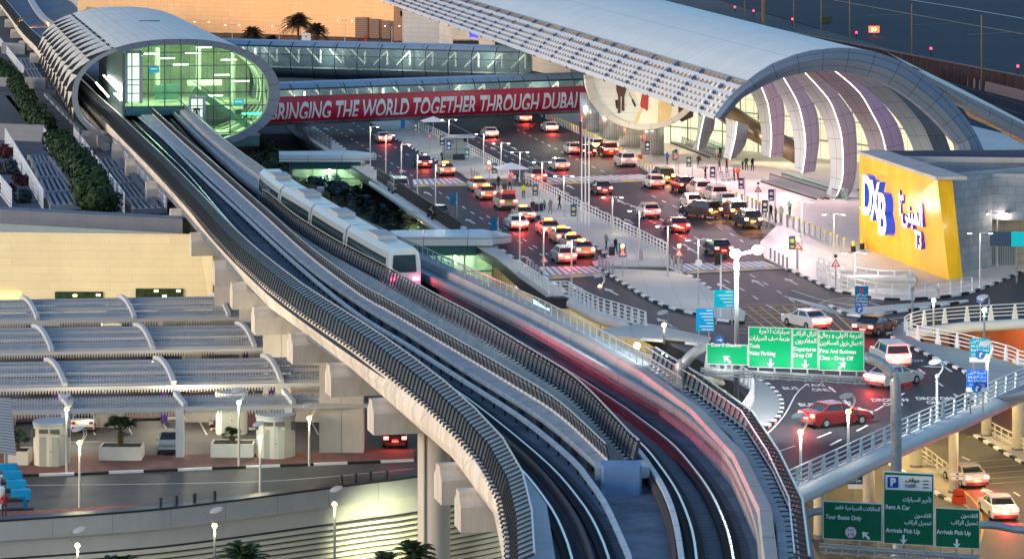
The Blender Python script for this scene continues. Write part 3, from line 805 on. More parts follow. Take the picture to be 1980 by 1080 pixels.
# curved inner ribs at the right, people inside
g = MB()
for t in (5, 9, 13, 17): g.tube([sp(a, .90, t) for a in range(70, -70, -10)], .14, 5)
g.build("inner_rib", MATS["column_white"], sta)
# left platform tunnel: screen, light strips, dark box
g = MB(); g.prism([tuple(fz(x, 0, t)[:2]) for x, t in ((-7.4, 2), (-7.0, 2), (-7.0, 60), (-7.4, 60))], 11.3, 21); g.build("inner_wall", mat("tunnel_wall", (.10, .17, .17), .3, grid=(1.6, 30, .08, .3)), sta)
strip_m = mat("strip_lamp", (1, 1, 1), .5, emis=(1, .98, .85), estr=11)
for x, z, t0, t1 in ((-7.9, 15.6, 3, 38), (-9.3, 14.8, 3, 34)):
    g = MB(); g.bar(fz(x, z, t0), fz(x, z, t1), .14, .14); g.build("strip_lamp", strip_m, sta)
for k in range(6): g = MB(); g.ball(*fz(-7.6, 14.3, 3 + k * 2.6), .13, 6); g.build("lamp", strip_m, sta)

# ================================================================ tube bridges
tube_glass = mat("bridge_glass", (.42, .50, .55), .08, .0, trans=.72)
tube_roof = mat("bridge_roof", (.30, .40, .48), .35, .3, noise=(.3, .05), grid=(4.1, 9, .05, .4))
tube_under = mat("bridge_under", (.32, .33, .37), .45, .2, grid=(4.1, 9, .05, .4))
def tube_bridge(label, a, b, zc, hw, hh, lower_m):
    a, b = V(a), V(b); d = (b - a); T = d.length; d.normalize(); n = V((-d.y, d.x, 0)) * (1 if d.x < 0 else -1)  # n towards the camera
    if n.y > 0: n = -n
    t = thing("tube_bridge", label, "footbridge", (a.x, a.y, zc - hh))
    def q(al, s, r=1.): c, w = math.cos(R(al)), math.sin(R(al)); k = .8; return a + d * s + n * (hw * r * math.copysign(abs(c) ** k, c)) + V((0, 0, zc + hh * r * math.copysign(abs(w) ** k, w)))
    N = 24; ss = [T * i / N for i in range(N + 1)]
    def band(a0, a1, nm, m_, r=1., st=6):
        g_ = MB(); g_.grid([[q(a0 + (a1 - a0) * j / st, s, r) for s in ss] for j in range(st + 1)]); return g_.build(nm, m_, t, smooth=True)
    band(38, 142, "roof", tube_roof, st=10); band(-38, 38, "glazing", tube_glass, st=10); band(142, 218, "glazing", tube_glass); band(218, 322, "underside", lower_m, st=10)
    g_ = MB()
    nb = int(T / 4.1)
    for k in range(nb + 1): g_.tube([q(al, T * k / nb, 1.012) for al in range(-60, 61, 10)], .07, 4)
    g_.build("glazing_bars", mat("bar_dark", (.03, .05, .07), .4, .4), t)
    g_ = MB(); g_.sweep([q(39, s, 1.01) for s in ss], [(-.05, -.12), (.05, -.12), (.05, .12), (-.05, .12)]); g_.sweep([q(12, s, 1.012) for s in ss], [(-.04, -.05), (.04, -.05), (.04, .05), (-.04, .05)]); g_.build("gutter", MATS["bar_dark"], t)
    g_ = MB(); g_.grid([[a + d * s + n * (w * hw * .8) + V((0, 0, zc - hh * .42)) for s in (0, T)] for w in (-1, 1)]); g_.build("floor", mat("bridge_floor", (.35, .38, .36), .4), t)
    tm = mat("truss_lit", (.85, .87, .80), .5)
    g_ = MB()
    for k in range(nb):
        for sgn in (-.45,):
            p0 = a + d * (T * (k + .25) / nb) + n * hw * sgn; p1 = a + d * (T * (k + .85) / nb) + n * hw * sgn
            if k < nb / 2: g_.bar(p0 + V((0, 0, zc + hh * .55)), p1 + V((0, 0, zc - hh * .2)), .22)
            else: g_.bar(p0 + V((0, 0, zc - hh * .2)), p1 + V((0, 0, zc + hh * .55)), .22)
            g_.bar(p1 + V((0, 0, zc - hh * .2)), p1 + V((0, 0, zc + hh * .5)), .3)
    g_.build("truss", tm, t)
    g_ = MB(); g_.bar(a + d * 1 + n * hw * .2 + V((0, 0, zc + hh * .72)), b - d * 1 + n * hw * .2 + V((0, 0, zc + hh * .72)), .3, .1); g_.build("strip_lamp", mat("bridge_lamp", (1, 1, 1), .5, emis=(1, .95, .65), estr=6), t)
    g_ = MB(); g_.grid([[a + d * s - n * hw * .75 + V((0, 0, z)) for s in (0, T)] for z in (zc - hh * .4, zc + hh * .6)]); g_.build("inner_wall", mat("inner_blue", (.16, .23, .28), .4, noise=(.5, .2)), t)
    for k in range(4):
        ld = bpy.data.lights.new("bridge_lamp", 'POINT'); ld.energy = 230; ld.color = (1, .93, .62); ld.shadow_soft_size = .6
        lo = bpy.data.objects.new("bridge_lamp", ld); COL.objects.link(lo); lo.location = a + d * T * (k + .5) / 4 + V((0, 0, zc + hh * .3)); lo.parent = t; lo.matrix_parent_inverse = wm(t).inverted()
    return t, q, T, d, n
b1a = P(500, 0, 414); b1b = P(1140, 0, 440)
br1, q1f, T1, d1, n1 = tube_bridge("near tube footbridge carrying the red banner between station and terminal", (b1a.x, b1a.y, 0), (b1b.x, b1b.y, 0), 12.75, 2.9, 3.15, tube_under)
g = MB(); N = 30
g.grid([[q1f(al, T1 * i / N, 1.03) for i in range(N + 1)] for al in (17, 8, 0, -10, -18, -26, -34, -41, -47)])
ban = g.build("banner", mat("banner_red", (.42, .008, .045), .4, noise=(.2, .25)), br1, smooth=True)
# banner lettering, wrapped onto the banner's curve
txt = text_mesh("BRINGING THE WORLD TOGETHER THROUGH DUBAI", 3.0, mat("banner_white", (.72, .74, .78), .5), bold=.055, sx=.8, shear=.12, align='LEFT')
xs_ = [v.co.x for v in txt.vertices]; ys_ = [v.co.y for v in txt.vertices]; x0, x1, y0, y1 = min(xs_), max(xs_), min(ys_), max(ys_)
s_start = (507 - 500) / 640 * T1; s_end = (1096 - 500) / 640 * T1
me = txt
import bmesh
bm_ = bmesh.new(); bm_.from_mesh(me); bmesh.ops.triangulate(bm_, faces=bm_.faces[:])
for k in range(1, 14):
    zc_ = y0 + (y1 - y0) * k / 14
    bmesh.ops.bisect_plane(bm_, geom=bm_.verts[:] + bm_.edges[:] + bm_.faces[:], plane_co=(0, zc_, 0), plane_no=(0, 1, 0))
bm_.to_mesh(me); bm_.free()
for v in me.vertices:
    s_ = s_start + (v.co.x - x0) / (x1 - x0) * (s_end - s_start); al = -35 + (v.co.y - y0) / (y1 - y0) * 39
    p = q1f(al, s_, 1.042); v.co = p
o = bpy.data.objects.new("banner_lettering", me); COL.objects.link(o); o.parent = ban; o.matrix_parent_inverse = wm(ban).inverted()
b2a = P(410, 0, 486); b2b = P(1016, 0, 462)
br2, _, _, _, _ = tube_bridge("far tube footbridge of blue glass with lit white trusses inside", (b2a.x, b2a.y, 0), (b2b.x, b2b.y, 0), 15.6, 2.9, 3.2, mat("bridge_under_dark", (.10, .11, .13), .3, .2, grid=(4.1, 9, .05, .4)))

# ================================================================ terminal vault
VY = 300.0
def VP(x, y, Y=VY): return P(x, y, Y)
prof_px = [(1380, 227), (1395, 206), (1411, 186), (1440, 160), (1478, 132), (1516, 114), (1556, 101), (1594, 95), (1632, 93), (1679, 98), (1720, 110), (1758, 126)]
ter = thing("terminal_vault", "big airport terminal vault with white ribbed roof, louvred edge and blue-grey front arch", "terminal building", (38, 300, 8))
front = [VP(x, y) for x, y in prof_px]
rear = []
RY = 640.0; K = RY / VY
tip, crest = front[0], front[8]
tipR = V((tip.x - .1497 * (RY - VY), RY, tip.z)); crR = V((crest.x - .107 * (RY - VY), RY, crest.z))
for p in front:
    u = (p.x - tip.x) / (crest.x - tip.x); rear.append(V((tipR.x + (crR.x - tipR.x) * u, RY, p.z)))
def vrow(i, t): return front[i].lerp(rear[i], t)
def pr(u, t):   # continuous profile index
    i = min(int(u), len(front) - 2); return vrow(i, t).lerp(vrow(i + 1, t), u - i)
tt = [k / 40 for k in range(41)]
g = MB(); g.grid([[pr(u, t) for t in tt] for u in [3.1 + k * .3 for k in range(30)]]); 
g.build("roof", mat("vault_roof", (.62, .66, .66), .4, .1, noise=(.08, .06), grid=(1.1, 7.5, .07, .62, .03)), ter, smooth=True)
g = MB(); g.grid([[pr(u, t) - V((0, 0, .5)) for t in tt] for u in [3.1 + k * .5 for k in range(17)]], flip=True); g.build("ceiling", mat("vault_ceiling", (.45, .42, .42), .5, grid=(4, 2.5, .05, .6)), ter)
g = MB(); g.sweep([pr(3.1, t) for t in tt], [(-.15, -.3), (.15, -.3), (.15, .08), (-.15, .08)]); g.build("roof_edge", metal_grey, ter)
# louvred edge: six long blades on brackets
blade = mat("blade_white", (.60, .62, .66), .4, .1, noise=(.2, .05))
for k in range(6):
    u = .02 + k * .5
    g = MB(); g.grid([[pr(u, t) + V((0, 0, dz)) for t in tt] for dz in (0,)] + [[pr(u + .27, t) for t in tt]]); g.grid([[pr(u, t) - V((0, 0, .22)) for t in tt], [pr(u, t) for t in tt]], flip=True); g.grid([[pr(u, t) - V((0, 0, .2)) for t in tt], [pr(u + .27, t) - V((0, 0, .2)) for t in tt]], flip=True)
    bl = g.build("louvre_blade", blade, ter)
    g = MB()
    for j in range(150):
        t = (j + .5) / 150; a = pr(u + .27, t) + V((0, 0, -.05)); b = pr(u + .5, t)
        g.add([a, b, pr(u + .27, t + .0022) - V((0, 0, .45))], [(0, 1, 2)]); g.bar(a, b, .12, .25)
    g.build("slats", mat("teeth_brown", (.30, .27, .27), .6), bl)
for j in range(24):
    g = MB(); t = (j + .5) / 24; a = pr(0, t) - V((0, 0, .3)); b = pr(3.1, t) - V((0, 0, .3))
    for i in range(6): g.bar(pr(i * .5 + .25, t), pr(min(3.1, i * .5 + .52), t), .9, .5)
    g.bar(a, pr(1, t) - V((0, 0, .35)), .35); g.bar(pr(1, t) - V((0, 0, .35)), pr(2, t) - V((0, 0, .35)), .35); g.bar(pr(2, t) - V((0, 0, .35)), b, .35)
    g.build("bracket", mat("bracket_blue", (.05, .08, .16), .4, .3), ter)
# front arch
outer_px = prof_px + [(1799, 157), (1825, 178), (1846, 201), (1866, 226), (1884, 252), (1901, 288), (1912, 330), (1915, 400)]
inner_px = [(1399, 231), (1414, 214), (1426, 200), (1437, 189), (1474, 168), (1500, 156), (1531, 146), (1565, 140), (1600, 137), (1647, 142), (1670, 147), (1695, 154), (1735, 175), (1755, 188), (1773, 201), (1797, 222), (1821, 245), (1840, 268), (1855, 290), (1864, 400)]
N = 60
oo = resample(smoothl([VP(x, y) for x, y in outer_px], 4), N); ii = resample(smoothl([VP(x, y) for x, y in inner_px], 4), N)
archm = mat("arch_panel", (.12, .17, .24), .35, .3, noise=(.15, .06), grid=(2.6, .85, .035, .3, .02))
g = MB(); md = [a.lerp(b, .5) + V((0, -.5, 0)) for a, b in zip(oo, ii)]
g.grid([[p + V((0, 1.2, 0)) for p in oo], oo, md, ii, [p + V((-.2, 2.4, 0)) for p in ii]], flip=True)
g.grid([[p + V((0, 1.2, 0)) for p in oo], [p + V((-.2, 2.4, 0)) for p in ii]])
g.build("front_arch", archm, ter)
# roof tail running off to the right
ta = [VP(x, y) for x, y in [(1758, 126), (1799, 150), (1871, 186), (1930, 215), (1985, 243), (2060, 282)]]; tb = [VP(x, y) for x, y in [(1790, 152), (1815, 168), (1871, 205), (1925, 233), (1980, 262), (2060, 300)]]
g = MB(); g.grid([[p + V((-3, 9, 2)) for p in ta], ta, tb, [p + V((-1, 6, 0)) for p in tb]], flip=True); g.build("roof_tail", archm, ter)
g = MB(); g.add([VP(1815, 172), VP(1871, 208), VP(1980, 262), VP(1980, 300), VP(1915, 262), VP(1860, 238)], [(0, 1, 2, 3, 4, 5)][::-1]); g.v = [v + V((2, 8, 0)) for v in g.v]; g.build("soffit", mat("soffit_wood", (.50, .36, .26), .6, grid=(3, .8, .04, .6)), ter)
# inner ribs: a lit edge, a grey face to its left and a face with pink light in its colour to its right
led = mat("led_line", (1, 1, 1), .5, emis=(1, 1, .82), estr=1.7)
def rib(Y, left, edge, right, m_l, m_r, has_led=True, z0=8.1, d=2.2):
    L_, E_, R_ = [resample(smoothl([P(x, y, Y) for x, y in q], 4), 36) for q in (left, edge, right)]
    L_ = [p + V((0, d, 0)) for p in L_]; R_ = [p + V((0, d, 0)) for p in R_]
    cl = lambda l: [V((p.x, p.y, max(p.z, z0))) for p in l]
    L_, E_, R_ = cl(L_), cl(E_), cl(R_)
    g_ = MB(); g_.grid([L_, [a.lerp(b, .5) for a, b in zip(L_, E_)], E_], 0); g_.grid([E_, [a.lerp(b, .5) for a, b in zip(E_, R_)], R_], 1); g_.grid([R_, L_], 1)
    r_ = g_.build("rib", [m_l, m_r], ter)
    if has_led: g_ = MB(); g_.tube([p + V((0, -.06, 0)) for p in E_], .05, 5); g_.build("edge_lamp", led, r_)
    return r_
gz = mat("rib_grey_face", (.34, .40, .42), .5, noise=(.2, .05), grid=(2.3, 1.35, .03, .35)); gp = mat("rib_pink_light", (.70, .46, .50), .5, grid=(2.3, 1.35, .03, .4)); gb = mat("rib_tan_face", (.62, .44, .42), .5, grid=(2.3, 1.35, .03, .4)); gbr = mat("rib_brown_face", (.20, .17, .16), .5, grid=(2.3, 1.35, .03, .4)); gbl = mat("rib_blue_face", (.22, .30, .36), .45, grid=(2.3, 1.35, .03, .4)); gpp = mat("rib_rose_light", (.76, .40, .48), .5, grid=(2.3, 1.35, .03, .4)); gv = mat("rib_violet_face", (.27, .27, .34), .5, grid=(2.3, 1.35, .03, .4))  # pink and rose faces: the vault's pink light put into their colour
z6 = lambda q: [(1440 + x / 5.4, 120 + y / 5.4) for x, y in q]
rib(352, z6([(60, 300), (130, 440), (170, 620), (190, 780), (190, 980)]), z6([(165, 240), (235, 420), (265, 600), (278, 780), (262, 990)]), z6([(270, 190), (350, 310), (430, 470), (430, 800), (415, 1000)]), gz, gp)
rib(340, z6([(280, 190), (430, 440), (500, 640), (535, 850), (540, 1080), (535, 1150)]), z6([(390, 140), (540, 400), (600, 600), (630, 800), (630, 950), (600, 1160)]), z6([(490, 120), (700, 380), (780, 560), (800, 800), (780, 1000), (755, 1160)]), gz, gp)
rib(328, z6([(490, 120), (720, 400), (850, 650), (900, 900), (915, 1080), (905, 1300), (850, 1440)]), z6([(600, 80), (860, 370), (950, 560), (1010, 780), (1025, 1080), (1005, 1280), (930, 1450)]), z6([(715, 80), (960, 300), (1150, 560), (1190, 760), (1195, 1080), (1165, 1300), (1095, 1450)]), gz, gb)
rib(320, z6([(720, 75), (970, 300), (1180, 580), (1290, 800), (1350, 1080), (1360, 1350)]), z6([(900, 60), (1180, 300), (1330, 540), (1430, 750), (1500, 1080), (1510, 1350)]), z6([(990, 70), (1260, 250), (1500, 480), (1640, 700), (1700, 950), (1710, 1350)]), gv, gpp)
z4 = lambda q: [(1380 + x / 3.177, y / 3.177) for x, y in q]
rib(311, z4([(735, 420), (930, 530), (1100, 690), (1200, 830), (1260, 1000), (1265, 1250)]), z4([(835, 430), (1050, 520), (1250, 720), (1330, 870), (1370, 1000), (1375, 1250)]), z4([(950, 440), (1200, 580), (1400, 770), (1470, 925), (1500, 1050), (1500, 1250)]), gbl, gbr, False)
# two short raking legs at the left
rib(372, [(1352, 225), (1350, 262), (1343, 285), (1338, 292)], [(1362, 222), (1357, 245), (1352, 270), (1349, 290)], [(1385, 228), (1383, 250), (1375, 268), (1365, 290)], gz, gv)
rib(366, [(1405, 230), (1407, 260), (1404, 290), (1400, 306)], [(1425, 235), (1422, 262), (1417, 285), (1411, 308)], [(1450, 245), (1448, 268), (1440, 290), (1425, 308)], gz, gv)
# raking cylindrical duct behind the ribs
g = MB(); g.tube([P(1400, 215, 376), P(1445, 245, 372), P(1545, 298, 362)], 1.35, 12); g.build("duct", mat("duct_bronze", (.32, .25, .16), .3, .7), ter, smooth=True)
# glazed hall behind the ribs, lit from inside
hallm = mat("hall_glass_lit", (.5, .55, .45), .4, emis=(1.0, .93, .60), estr=.28, grid=(1.6, 2.4, .08, .3))
g = MB(); a, b = G(1290, 268, DZ), G(1700, 330, DZ); a = V((16, 410, 8)); b = V((45, 374, 8)); c_ = V((55, 352, 8))
g.grid([[a, b, c_], [p + V((0, 0, 9)) for p in (a, b, c_)]]); g.build("hall_glazing", hallm, ter)
g = MB(); g.grid([[p + V((0, 0, 9)) for p in (a, b, c_)], [p + V((0, 0, 10.5)) for p in (a, b, c_)]]); g.build("hall_upper", mat("hall_upper", (.28, .22, .30), .4, grid=(3, 2, .08, .3)), ter)
g = MB()
for k in range(14):
    p = a.lerp(b, k / 13); g.bar(p + V((-.3, -.3, 0)), p + V((-.3, -.3, 9)), .16)
for z in (2.6, 5.4): g.bar(a + V((-.3, -.3, z)), b + V((-.3, -.3, z)), .14); g.bar(b + V((-.3, -.3, z)), c_ + V((-.3, -.3, z)), .14)
g.build("hall_mullions", mat("mullion_green", (.12, .22, .16), .4), ter)
# side wall of the terminal going back to the left, beige panels
wallb = mat("terminal_wall", (.56, .52, .47), .7, noise=(.2, .06), grid=(3.2, 1.1, .03, .7, .04, .5))
def wall(name, a, b, z0, z1, th, m_, par=None):
    a, b = V(a), V(b); d = (b - a); d.z = 0; d.normalize(); n_ = V((-d.y, d.x, 0)) * th
    g_ = MB(); g_.prism([(a.x, a.y), (b.x, b.y), (b.x + n_.x, b.y + n_.y), (a.x + n_.x, a.y + n_.y)], z0, z1); return g_.build(name, m_, par)

# elliptical pod with the traveller mural under the roof edge
PY = 378.0
pod = thing("mural_pod", "big oval pod under the roof edge with a photo mural of travellers' legs and luggage", "building", (P(1255, 0, PY).x, PY, 8))
pc = P(1247, 150, PY); pa, pb_ = 117 * PY / FP, 102 * PY / FP
def pe(al, r, dy=0.):
    p = V((pc.x + pa * r * math.cos(R(al)), PY + dy + .16 * pa * r * math.cos(R(al)), pc.z + pb_ * r * math.sin(R(al))))
    ex = tip.x - .1497 * (p.y - VY); p.z = min(p.z, tip.z - .9 + max(-.5, (p.x - ex) * .30)); return p
al_ = [k * 6 for k in range(61)]
g = MB(); g.grid([[pe(a_, r, dy) for a_ in al_] for r, dy in ((1.0, 6), (1.0, 0), (.985, -.3), (.885, -.2), (.885, .1))]); g.build("rim", mat("pod_rim", (.62, .58, .53), .4, grid=(3.2, 9, .04, .5)), pod)
g = MB(); g.add([pe(a_, .89, .02) for a_ in al_[:-1]], [tuple(range(60))]); mur = g.build("mural", mat("mural_pale", (.72, .74, .70), .5, noise=(.2, .06), grid=(30, 1.1, .04, .8)), pod)
def mural(name, px, m_, dy=-.05):
    g_ = MB(); g_.add([V((P(x, y, PY).x, PY + dy + .16 * (P(x, y, PY).x - pc.x), P(x, y, PY).z)) for x, y in px], [tuple(range(len(px)))]); g_.build(name, m_, mur)
z7 = lambda q: [(1120 + x / 5.4, 140 + y / 5.4) for x, y in q]
mb_ = mat("mural_brown", (.10, .06, .05), .6); my = mat("mural_cream", (.72, .55, .28), .6, noise=(.6, .1)); mr_ = mat("mural_red", (.42, .07, .07), .6); mk = mat("mural_black", (.04, .035, .035), .6); mw = mat("mural_white", (.85, .82, .70), .6)
mural("mural_trousers", z7([(385, 60), (500, 60), (490, 180), (470, 250), (470, 400), (440, 400), (445, 250), (430, 250), (430, 420), (400, 425), (405, 250), (385, 180)]), mb_, -.07)
mural("mural_suitcase", z7([(372, 285), (402, 285), (402, 375), (385, 375)]), mk)
mural("mural_suitcase", z7([(543, 285), (560, 275), (595, 345), (580, 365)]), mk)
mural("mural_strap", z7([(515, 215), (522, 212), (560, 285), (553, 288)]), mk)
mural("mural_coat", z7([(575, 200), (1030, 200), (1040, 500), (830, 545), (560, 535), (640, 400), (620, 300)]), mw, -.05)
mural("mural_coat", z7([(830, 180), (945, 180), (965, 380), (940, 520), (820, 530)]), my, -.09)
mural("mural_coat", z7([(635, 370), (665, 380), (600, 545), (565, 540)]), my, -.09)
mural("mural_bag", z7([(660, 200), (725, 200), (718, 390), (695, 405), (690, 385), (640, 365), (635, 330)]), mr_, -.1)
mural("mural_boots", z7([(1035, 340), (1080, 340), (1200, 400), (1195, 470), (1070, 525), (1045, 490)]), mb_, -.1)
g = MB(); g.add([pe(a_, .97, 6) for a_ in al_[:-1]], [tuple(range(60))]); g.build("pod_body", wallb, pod)
steelc = mat("column_steel", (.55, .56, .57), .28, .75, noise=(.3, .1), grid=(3, 2.2, .03, .5))
for i, (x0, x1, yb) in enumerate([(1238, 1285, 303), (1198, 1240, 288), (1160, 1200, 272), (1122, 1162, 258)]):
    Y = FP * 35 / (yb + 200); c = P((x0 + x1) / 2, 0, Y)
    t = thing("steel_column", "", "column", (c.x, Y, DZ), 0, "steel columns under the oval pod")
    t["label"] = ["shiny round steel column nearest the trolley park", "second round steel column under the oval pod, left of the nearest", "third round steel column under the oval pod", "farthest round steel column behind the yellow-topped bollards"][i]
    g = MB(); g.cyl(0, 0, 0, 6.9 if i < 2 else 6.0, 1.6, 28); g.build("shaft", steelc, t, smooth=True, local=True)
    g = MB(); g.cyl(0, 0, 0, .35, 1.68, 28); g.build("base_ring", metal_grey, t, local=True)

# ================================================================ buildings at the back
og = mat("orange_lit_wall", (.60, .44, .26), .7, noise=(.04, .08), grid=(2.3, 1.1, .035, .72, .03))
t = thing("terminal_block", "long sand-coloured panelled terminal block lit orange behind the palm trees", "building", (0, 700, 8))
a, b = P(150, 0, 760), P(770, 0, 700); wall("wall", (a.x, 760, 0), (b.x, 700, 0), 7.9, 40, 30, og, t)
for x0, x1, y0, y1 in ((687, 711, 34, 84), (716, 733, 37, 86), (740, 754, 40, 87)):
    k = (x0 + x1) / 2; q = P(k, y0, 699.5 + (770 - k) * .095 - 1.5); q2 = P(x1, y1, q.y); q1_ = P(x0, y0, q.y)
    g = MB(); g.box((q1_.x + q2.x) / 2, q.y, (q1_.z + q2.z) / 2, q2.x - q1_.x, 1.0, q1_.z - q2.z); g.build("shutter_door", mat("shutter_grey", (.22, .2, .19), .6, grid=(9, .5, .06, .5)), t)
g = MB(); a = P(770, 0, 690); g.boxz(a.x, 694, 8, 2.2, 8, 30); 
for z in (14, 21, 28): g.boxz(a.x + 2.2, 692, z, 3.5, 4, 1.2)
g.build("corner_pier", mat("pier_tan", (.35, .22, .16), .7), t)
t = thing("terminal_annex", "pale grey panelled annex with setbacks between orange block and vault roof", "building", (-15, 640, 8))
a, b = P(778, 0, 672), P(850, 0, 664); wall("wall", (a.x, 672, 0), (b.x, 664, 0), 7.9, 34, 12, mat("annex_grey", (.42, .42, .42), .7, noise=(.2, .05), grid=(2.6, 1.1, .03, .75, .03)), t)
a, b = P(850, 0, 660), P(875, 0, 654); wall("wall", (a.x, 658, 0), (b.x, 646, 0), 7.9, 30, 12, wallb, t)
a, b = P(872, 0, 640), P(1100, 0, 560); wall("wall", (a.x, 640, 0), (b.x, 545, 0), 7.9, 20, 10, wallb, t)
g = MB(); q = P(920, 88, 610); g.box(q.x, 618, q.z, 10, 6, 1.6); q = P(985, 88, 585); g.box(q.x, 590, q.z, 6, 6, 1.6); g.build("window_band", mat("window_brown", (.06, .05, .05), .2), t)
g = MB(); q = P(918, 70, 606); g.box(q.x, 619.5, q.z, 2.6, 8, 1.4); g.build("blue_sign", mat("sign_blue_lit", (.02, .03, .3), .5, emis=(.05, .06, .6), estr=1.), t)

# ---- right: low stone building with the yellow sign wall
stone = mat("stone_cladding", (.38, .39, .40), .75, noise=(.5, .12), grid=(1.6, .75, .025, .6, .09, .5))
stone_w = mat("stone_warm", (.48, .42, .34), .75, noise=(.5, .12), grid=(1.6, .75, .025, .6, .06, .5))
ZT = 17.0
lb = thing("stone_building", "low stone-clad building with a flat parapet roof behind the yellow wall", "building", (50, 280, 8))
yA, yB = V((34.7, 284, 0)), V((39.7, 258.2, 0)); yBt = V((38.5, 258.2, 0))
r0 = V((40.2, 262, 0)); r1_ = P(1918, 0, 268); r2_ = P(2100, 0, 262)
wall("wall", (r0.x, r0.y, 0), (r1_.x, 268, 0), 8.1, ZT - .1, 1, stone, lb)
wall("wall", (r1_.x, 268, 0), (r2_.x + 12, 262, 0), 12.6, ZT - .1, 1, stone, lb)
wall("wall", (r0.x - 3, 286, 0), (r2_.x + 20, 292, 0), 8.1, 16.1, 1, stone, lb)
wall("wall", (r1_.x, 270, 0), (r2_.x + 12, 275, 0), 8.1, 13.5, 1, stone_w, lb)
g = MB(); g.prism([(r0.x, r0.y + 1.0), (r1_.x, 269), (r2_.x + 12, 263), (r2_.x + 20, 292), (36, 286)], 15.4, 15.6); g.build("roof", conc_mid, lb)
g = MB(); g.bar((35.5, 288, 16.7), (r2_.x + 20, 288, 16.9), .5, 1.1); g.build("dark_beam", mat("beam_navy", (.05, .07, .12), .5), lb)
g = MB(); g.bar((37.5, 284.3, ZT - .2), (r2_.x + 12, 281, ZT - .2), .6, .5); g.bar((42, 266, ZT - .1), (60, 280, ZT - .1), .6, .5); g.build("coping", concrete, lb)
yw = thing("yellow_sign_wall", "glossy yellow wall carrying white and blue airport lettering", "sign wall", (37.5, 270, 8))
gy = MB()
f0, f1 = [yA, yB], [V((34.7, 284, 0)), yBt]
vs = [V((34.7, 284, 8)), V((39.7, 258.2, 8)), V((38.6, 258.2, 17.4)), V((34.7, 284, 17.3)), V((37.2, 285, 8)), V((41.0, 258.5, 8)), V((40.0, 258.5, 17.4)), V((36.9, 285, 17.3))]
gy.add(vs, [(0, 1, 2, 3), (1, 5, 6, 2), (5, 4, 7, 6), (4, 0, 3, 7), (3, 2, 6, 7)])
gy.build("panel", mat("yellow_gloss", (.86, .47, .008), .3, noise=(.5, .2), coat=.15, streak=(1, 1, .35), grid=(3.3, 9.5, .025, .8)), yw)
g = MB(); g.prism([(34.5, 284.2), (38.4, 257.9), (41.3, 258.2), (37.4, 285.4)], 17.31, 17.6); g.build("coping", concrete, yw)
dn = (V((39.7, 258.2, 0)) - V((34.7, 284, 0))).normalized(); nn = V((dn.y, -dn.x, 0))
def onwall(u, z, off=.0): # u metres from the far end
    k = (z - 8) / 9.4; p = V((34.7, 284, 0)).lerp(V((39.7, 258.2, 0)).lerp(V((38.6, 258.2, 0)), k), u / 26.3); return V((p.x, p.y, z)) + nn * off
def wall_letters(s, u, z, size, m1, m2, bold=0., sx=1., ext=.2, sy=1.):
    me_ = text_mesh(s, size, m1, "lettering", bold=bold, sx=sx, ext=ext, m2=m2)
    for v in me_.vertices: v.co.y *= sy
    o_ = bpy.data.objects.new("lettering", me_); COL.objects.link(o_); o_.parent = yw; o_.matrix_parent_inverse = wm(yw).inverted()
    o_.location = onwall(u, z, ext + .02); o_.rotation_euler = (R(90), 0, ang(dn)); return o_
lw = mat("letter_white_lit", (.9, .9, .95), .4, emis=(.9, .92, 1), estr=.6); lbm = mat("letter_blue", (.01, .06, .55), .3, emis=(.01, .08, .9), estr=.15); lp = mat("letter_violet", (.10, .02, .35), .3, emis=(.15, .05, .7), estr=.08)
# ================================================================ yellow-wall lettering
wall_letters("D", 5.2, 13.5, 4.7, lw, lbm, bold=.14, sx=.92, ext=.4, sy=1.12)
wall_letters("X", 7.9, 13.2, 4.7, lw, lbm, bold=.1, sx=.8, ext=.4, sy=1.15)
wall_letters("B", 11.0, 12.3, 4.7, lw, lbm, bold=.14, sx=.95, ext=.55, sy=1.15)
# small Arabic shaper: presentation forms in visual order
AF = {'ا': 'ﺍﺍﺎﺎ', 'ب': 'ﺏﺑﺒﺐ', 'ت': 'ﺕﺗﺘﺖ', 'ة': 'ﺓﺓﺔﺔ', 'ج': 'ﺝﺟﺠﺞ', 'ح': 'ﺡﺣﺤﺢ', 'خ': 'ﺥﺧﺨﺦ', 'د': 'ﺩﺩﺪﺪ', 'ر': 'ﺭﺭﺮﺮ', 'ز': 'ﺯﺯﺰﺰ', 'س': 'ﺱﺳﺴﺲ', 'ص': 'ﺹﺻﺼﺺ', 'ط': 'ﻁﻃﻄﻂ', 'غ': 'ﻍﻏﻐﻎ', 'ع': 'ﻉﻋﻌﻊ',
      'ف': 'ﻑﻓﻔﻒ', 'ق': 'ﻕﻗﻘﻖ', 'ك': 'ﻙﻛﻜﻚ', 'ل': 'ﻝﻟﻠﻞ', 'م': 'ﻡﻣﻤﻢ', 'ن': 'ﻥﻧﻨﻦ', 'ه': 'ﻩﻫﻬﻪ', 'و': 'ﻭﻭﻮﻮ', 'ي': 'ﻱﻳﻴﻲ', 'ى': 'ﻯﻯﻰﻰ', 'أ': 'ﺃﺃﺄﺄ', 'ﻻ': 'ﻻﻻﻼﻼ', 'ﻷ': 'ﻷﻷﻸﻸ', 'ّ': None}
NOJOIN = set('اأدرزوةىﻻﻷ')
def ar(s):
    out_lines = []
    for line in s.split('\n'):
        line = line.replace('لا', 'ﻻ').replace('لأ', 'ﻷ'); res = []
        for i, ch in enumerate(line):
            if ch not in AF or AF[ch] is None: res.append(ch); continue
            pv = i > 0 and line[i - 1] in AF and line[i - 1] not in NOJOIN
            nx = i < len(line) - 1 and line[i + 1] in AF and ch not in NOJOIN
            f = AF[ch]; res.append(f[2] if pv and nx else f[3] if pv else f[1] if nx else f[0])
        out_lines.append(''.join(res[::-1]))
    return '\n'.join(out_lines)
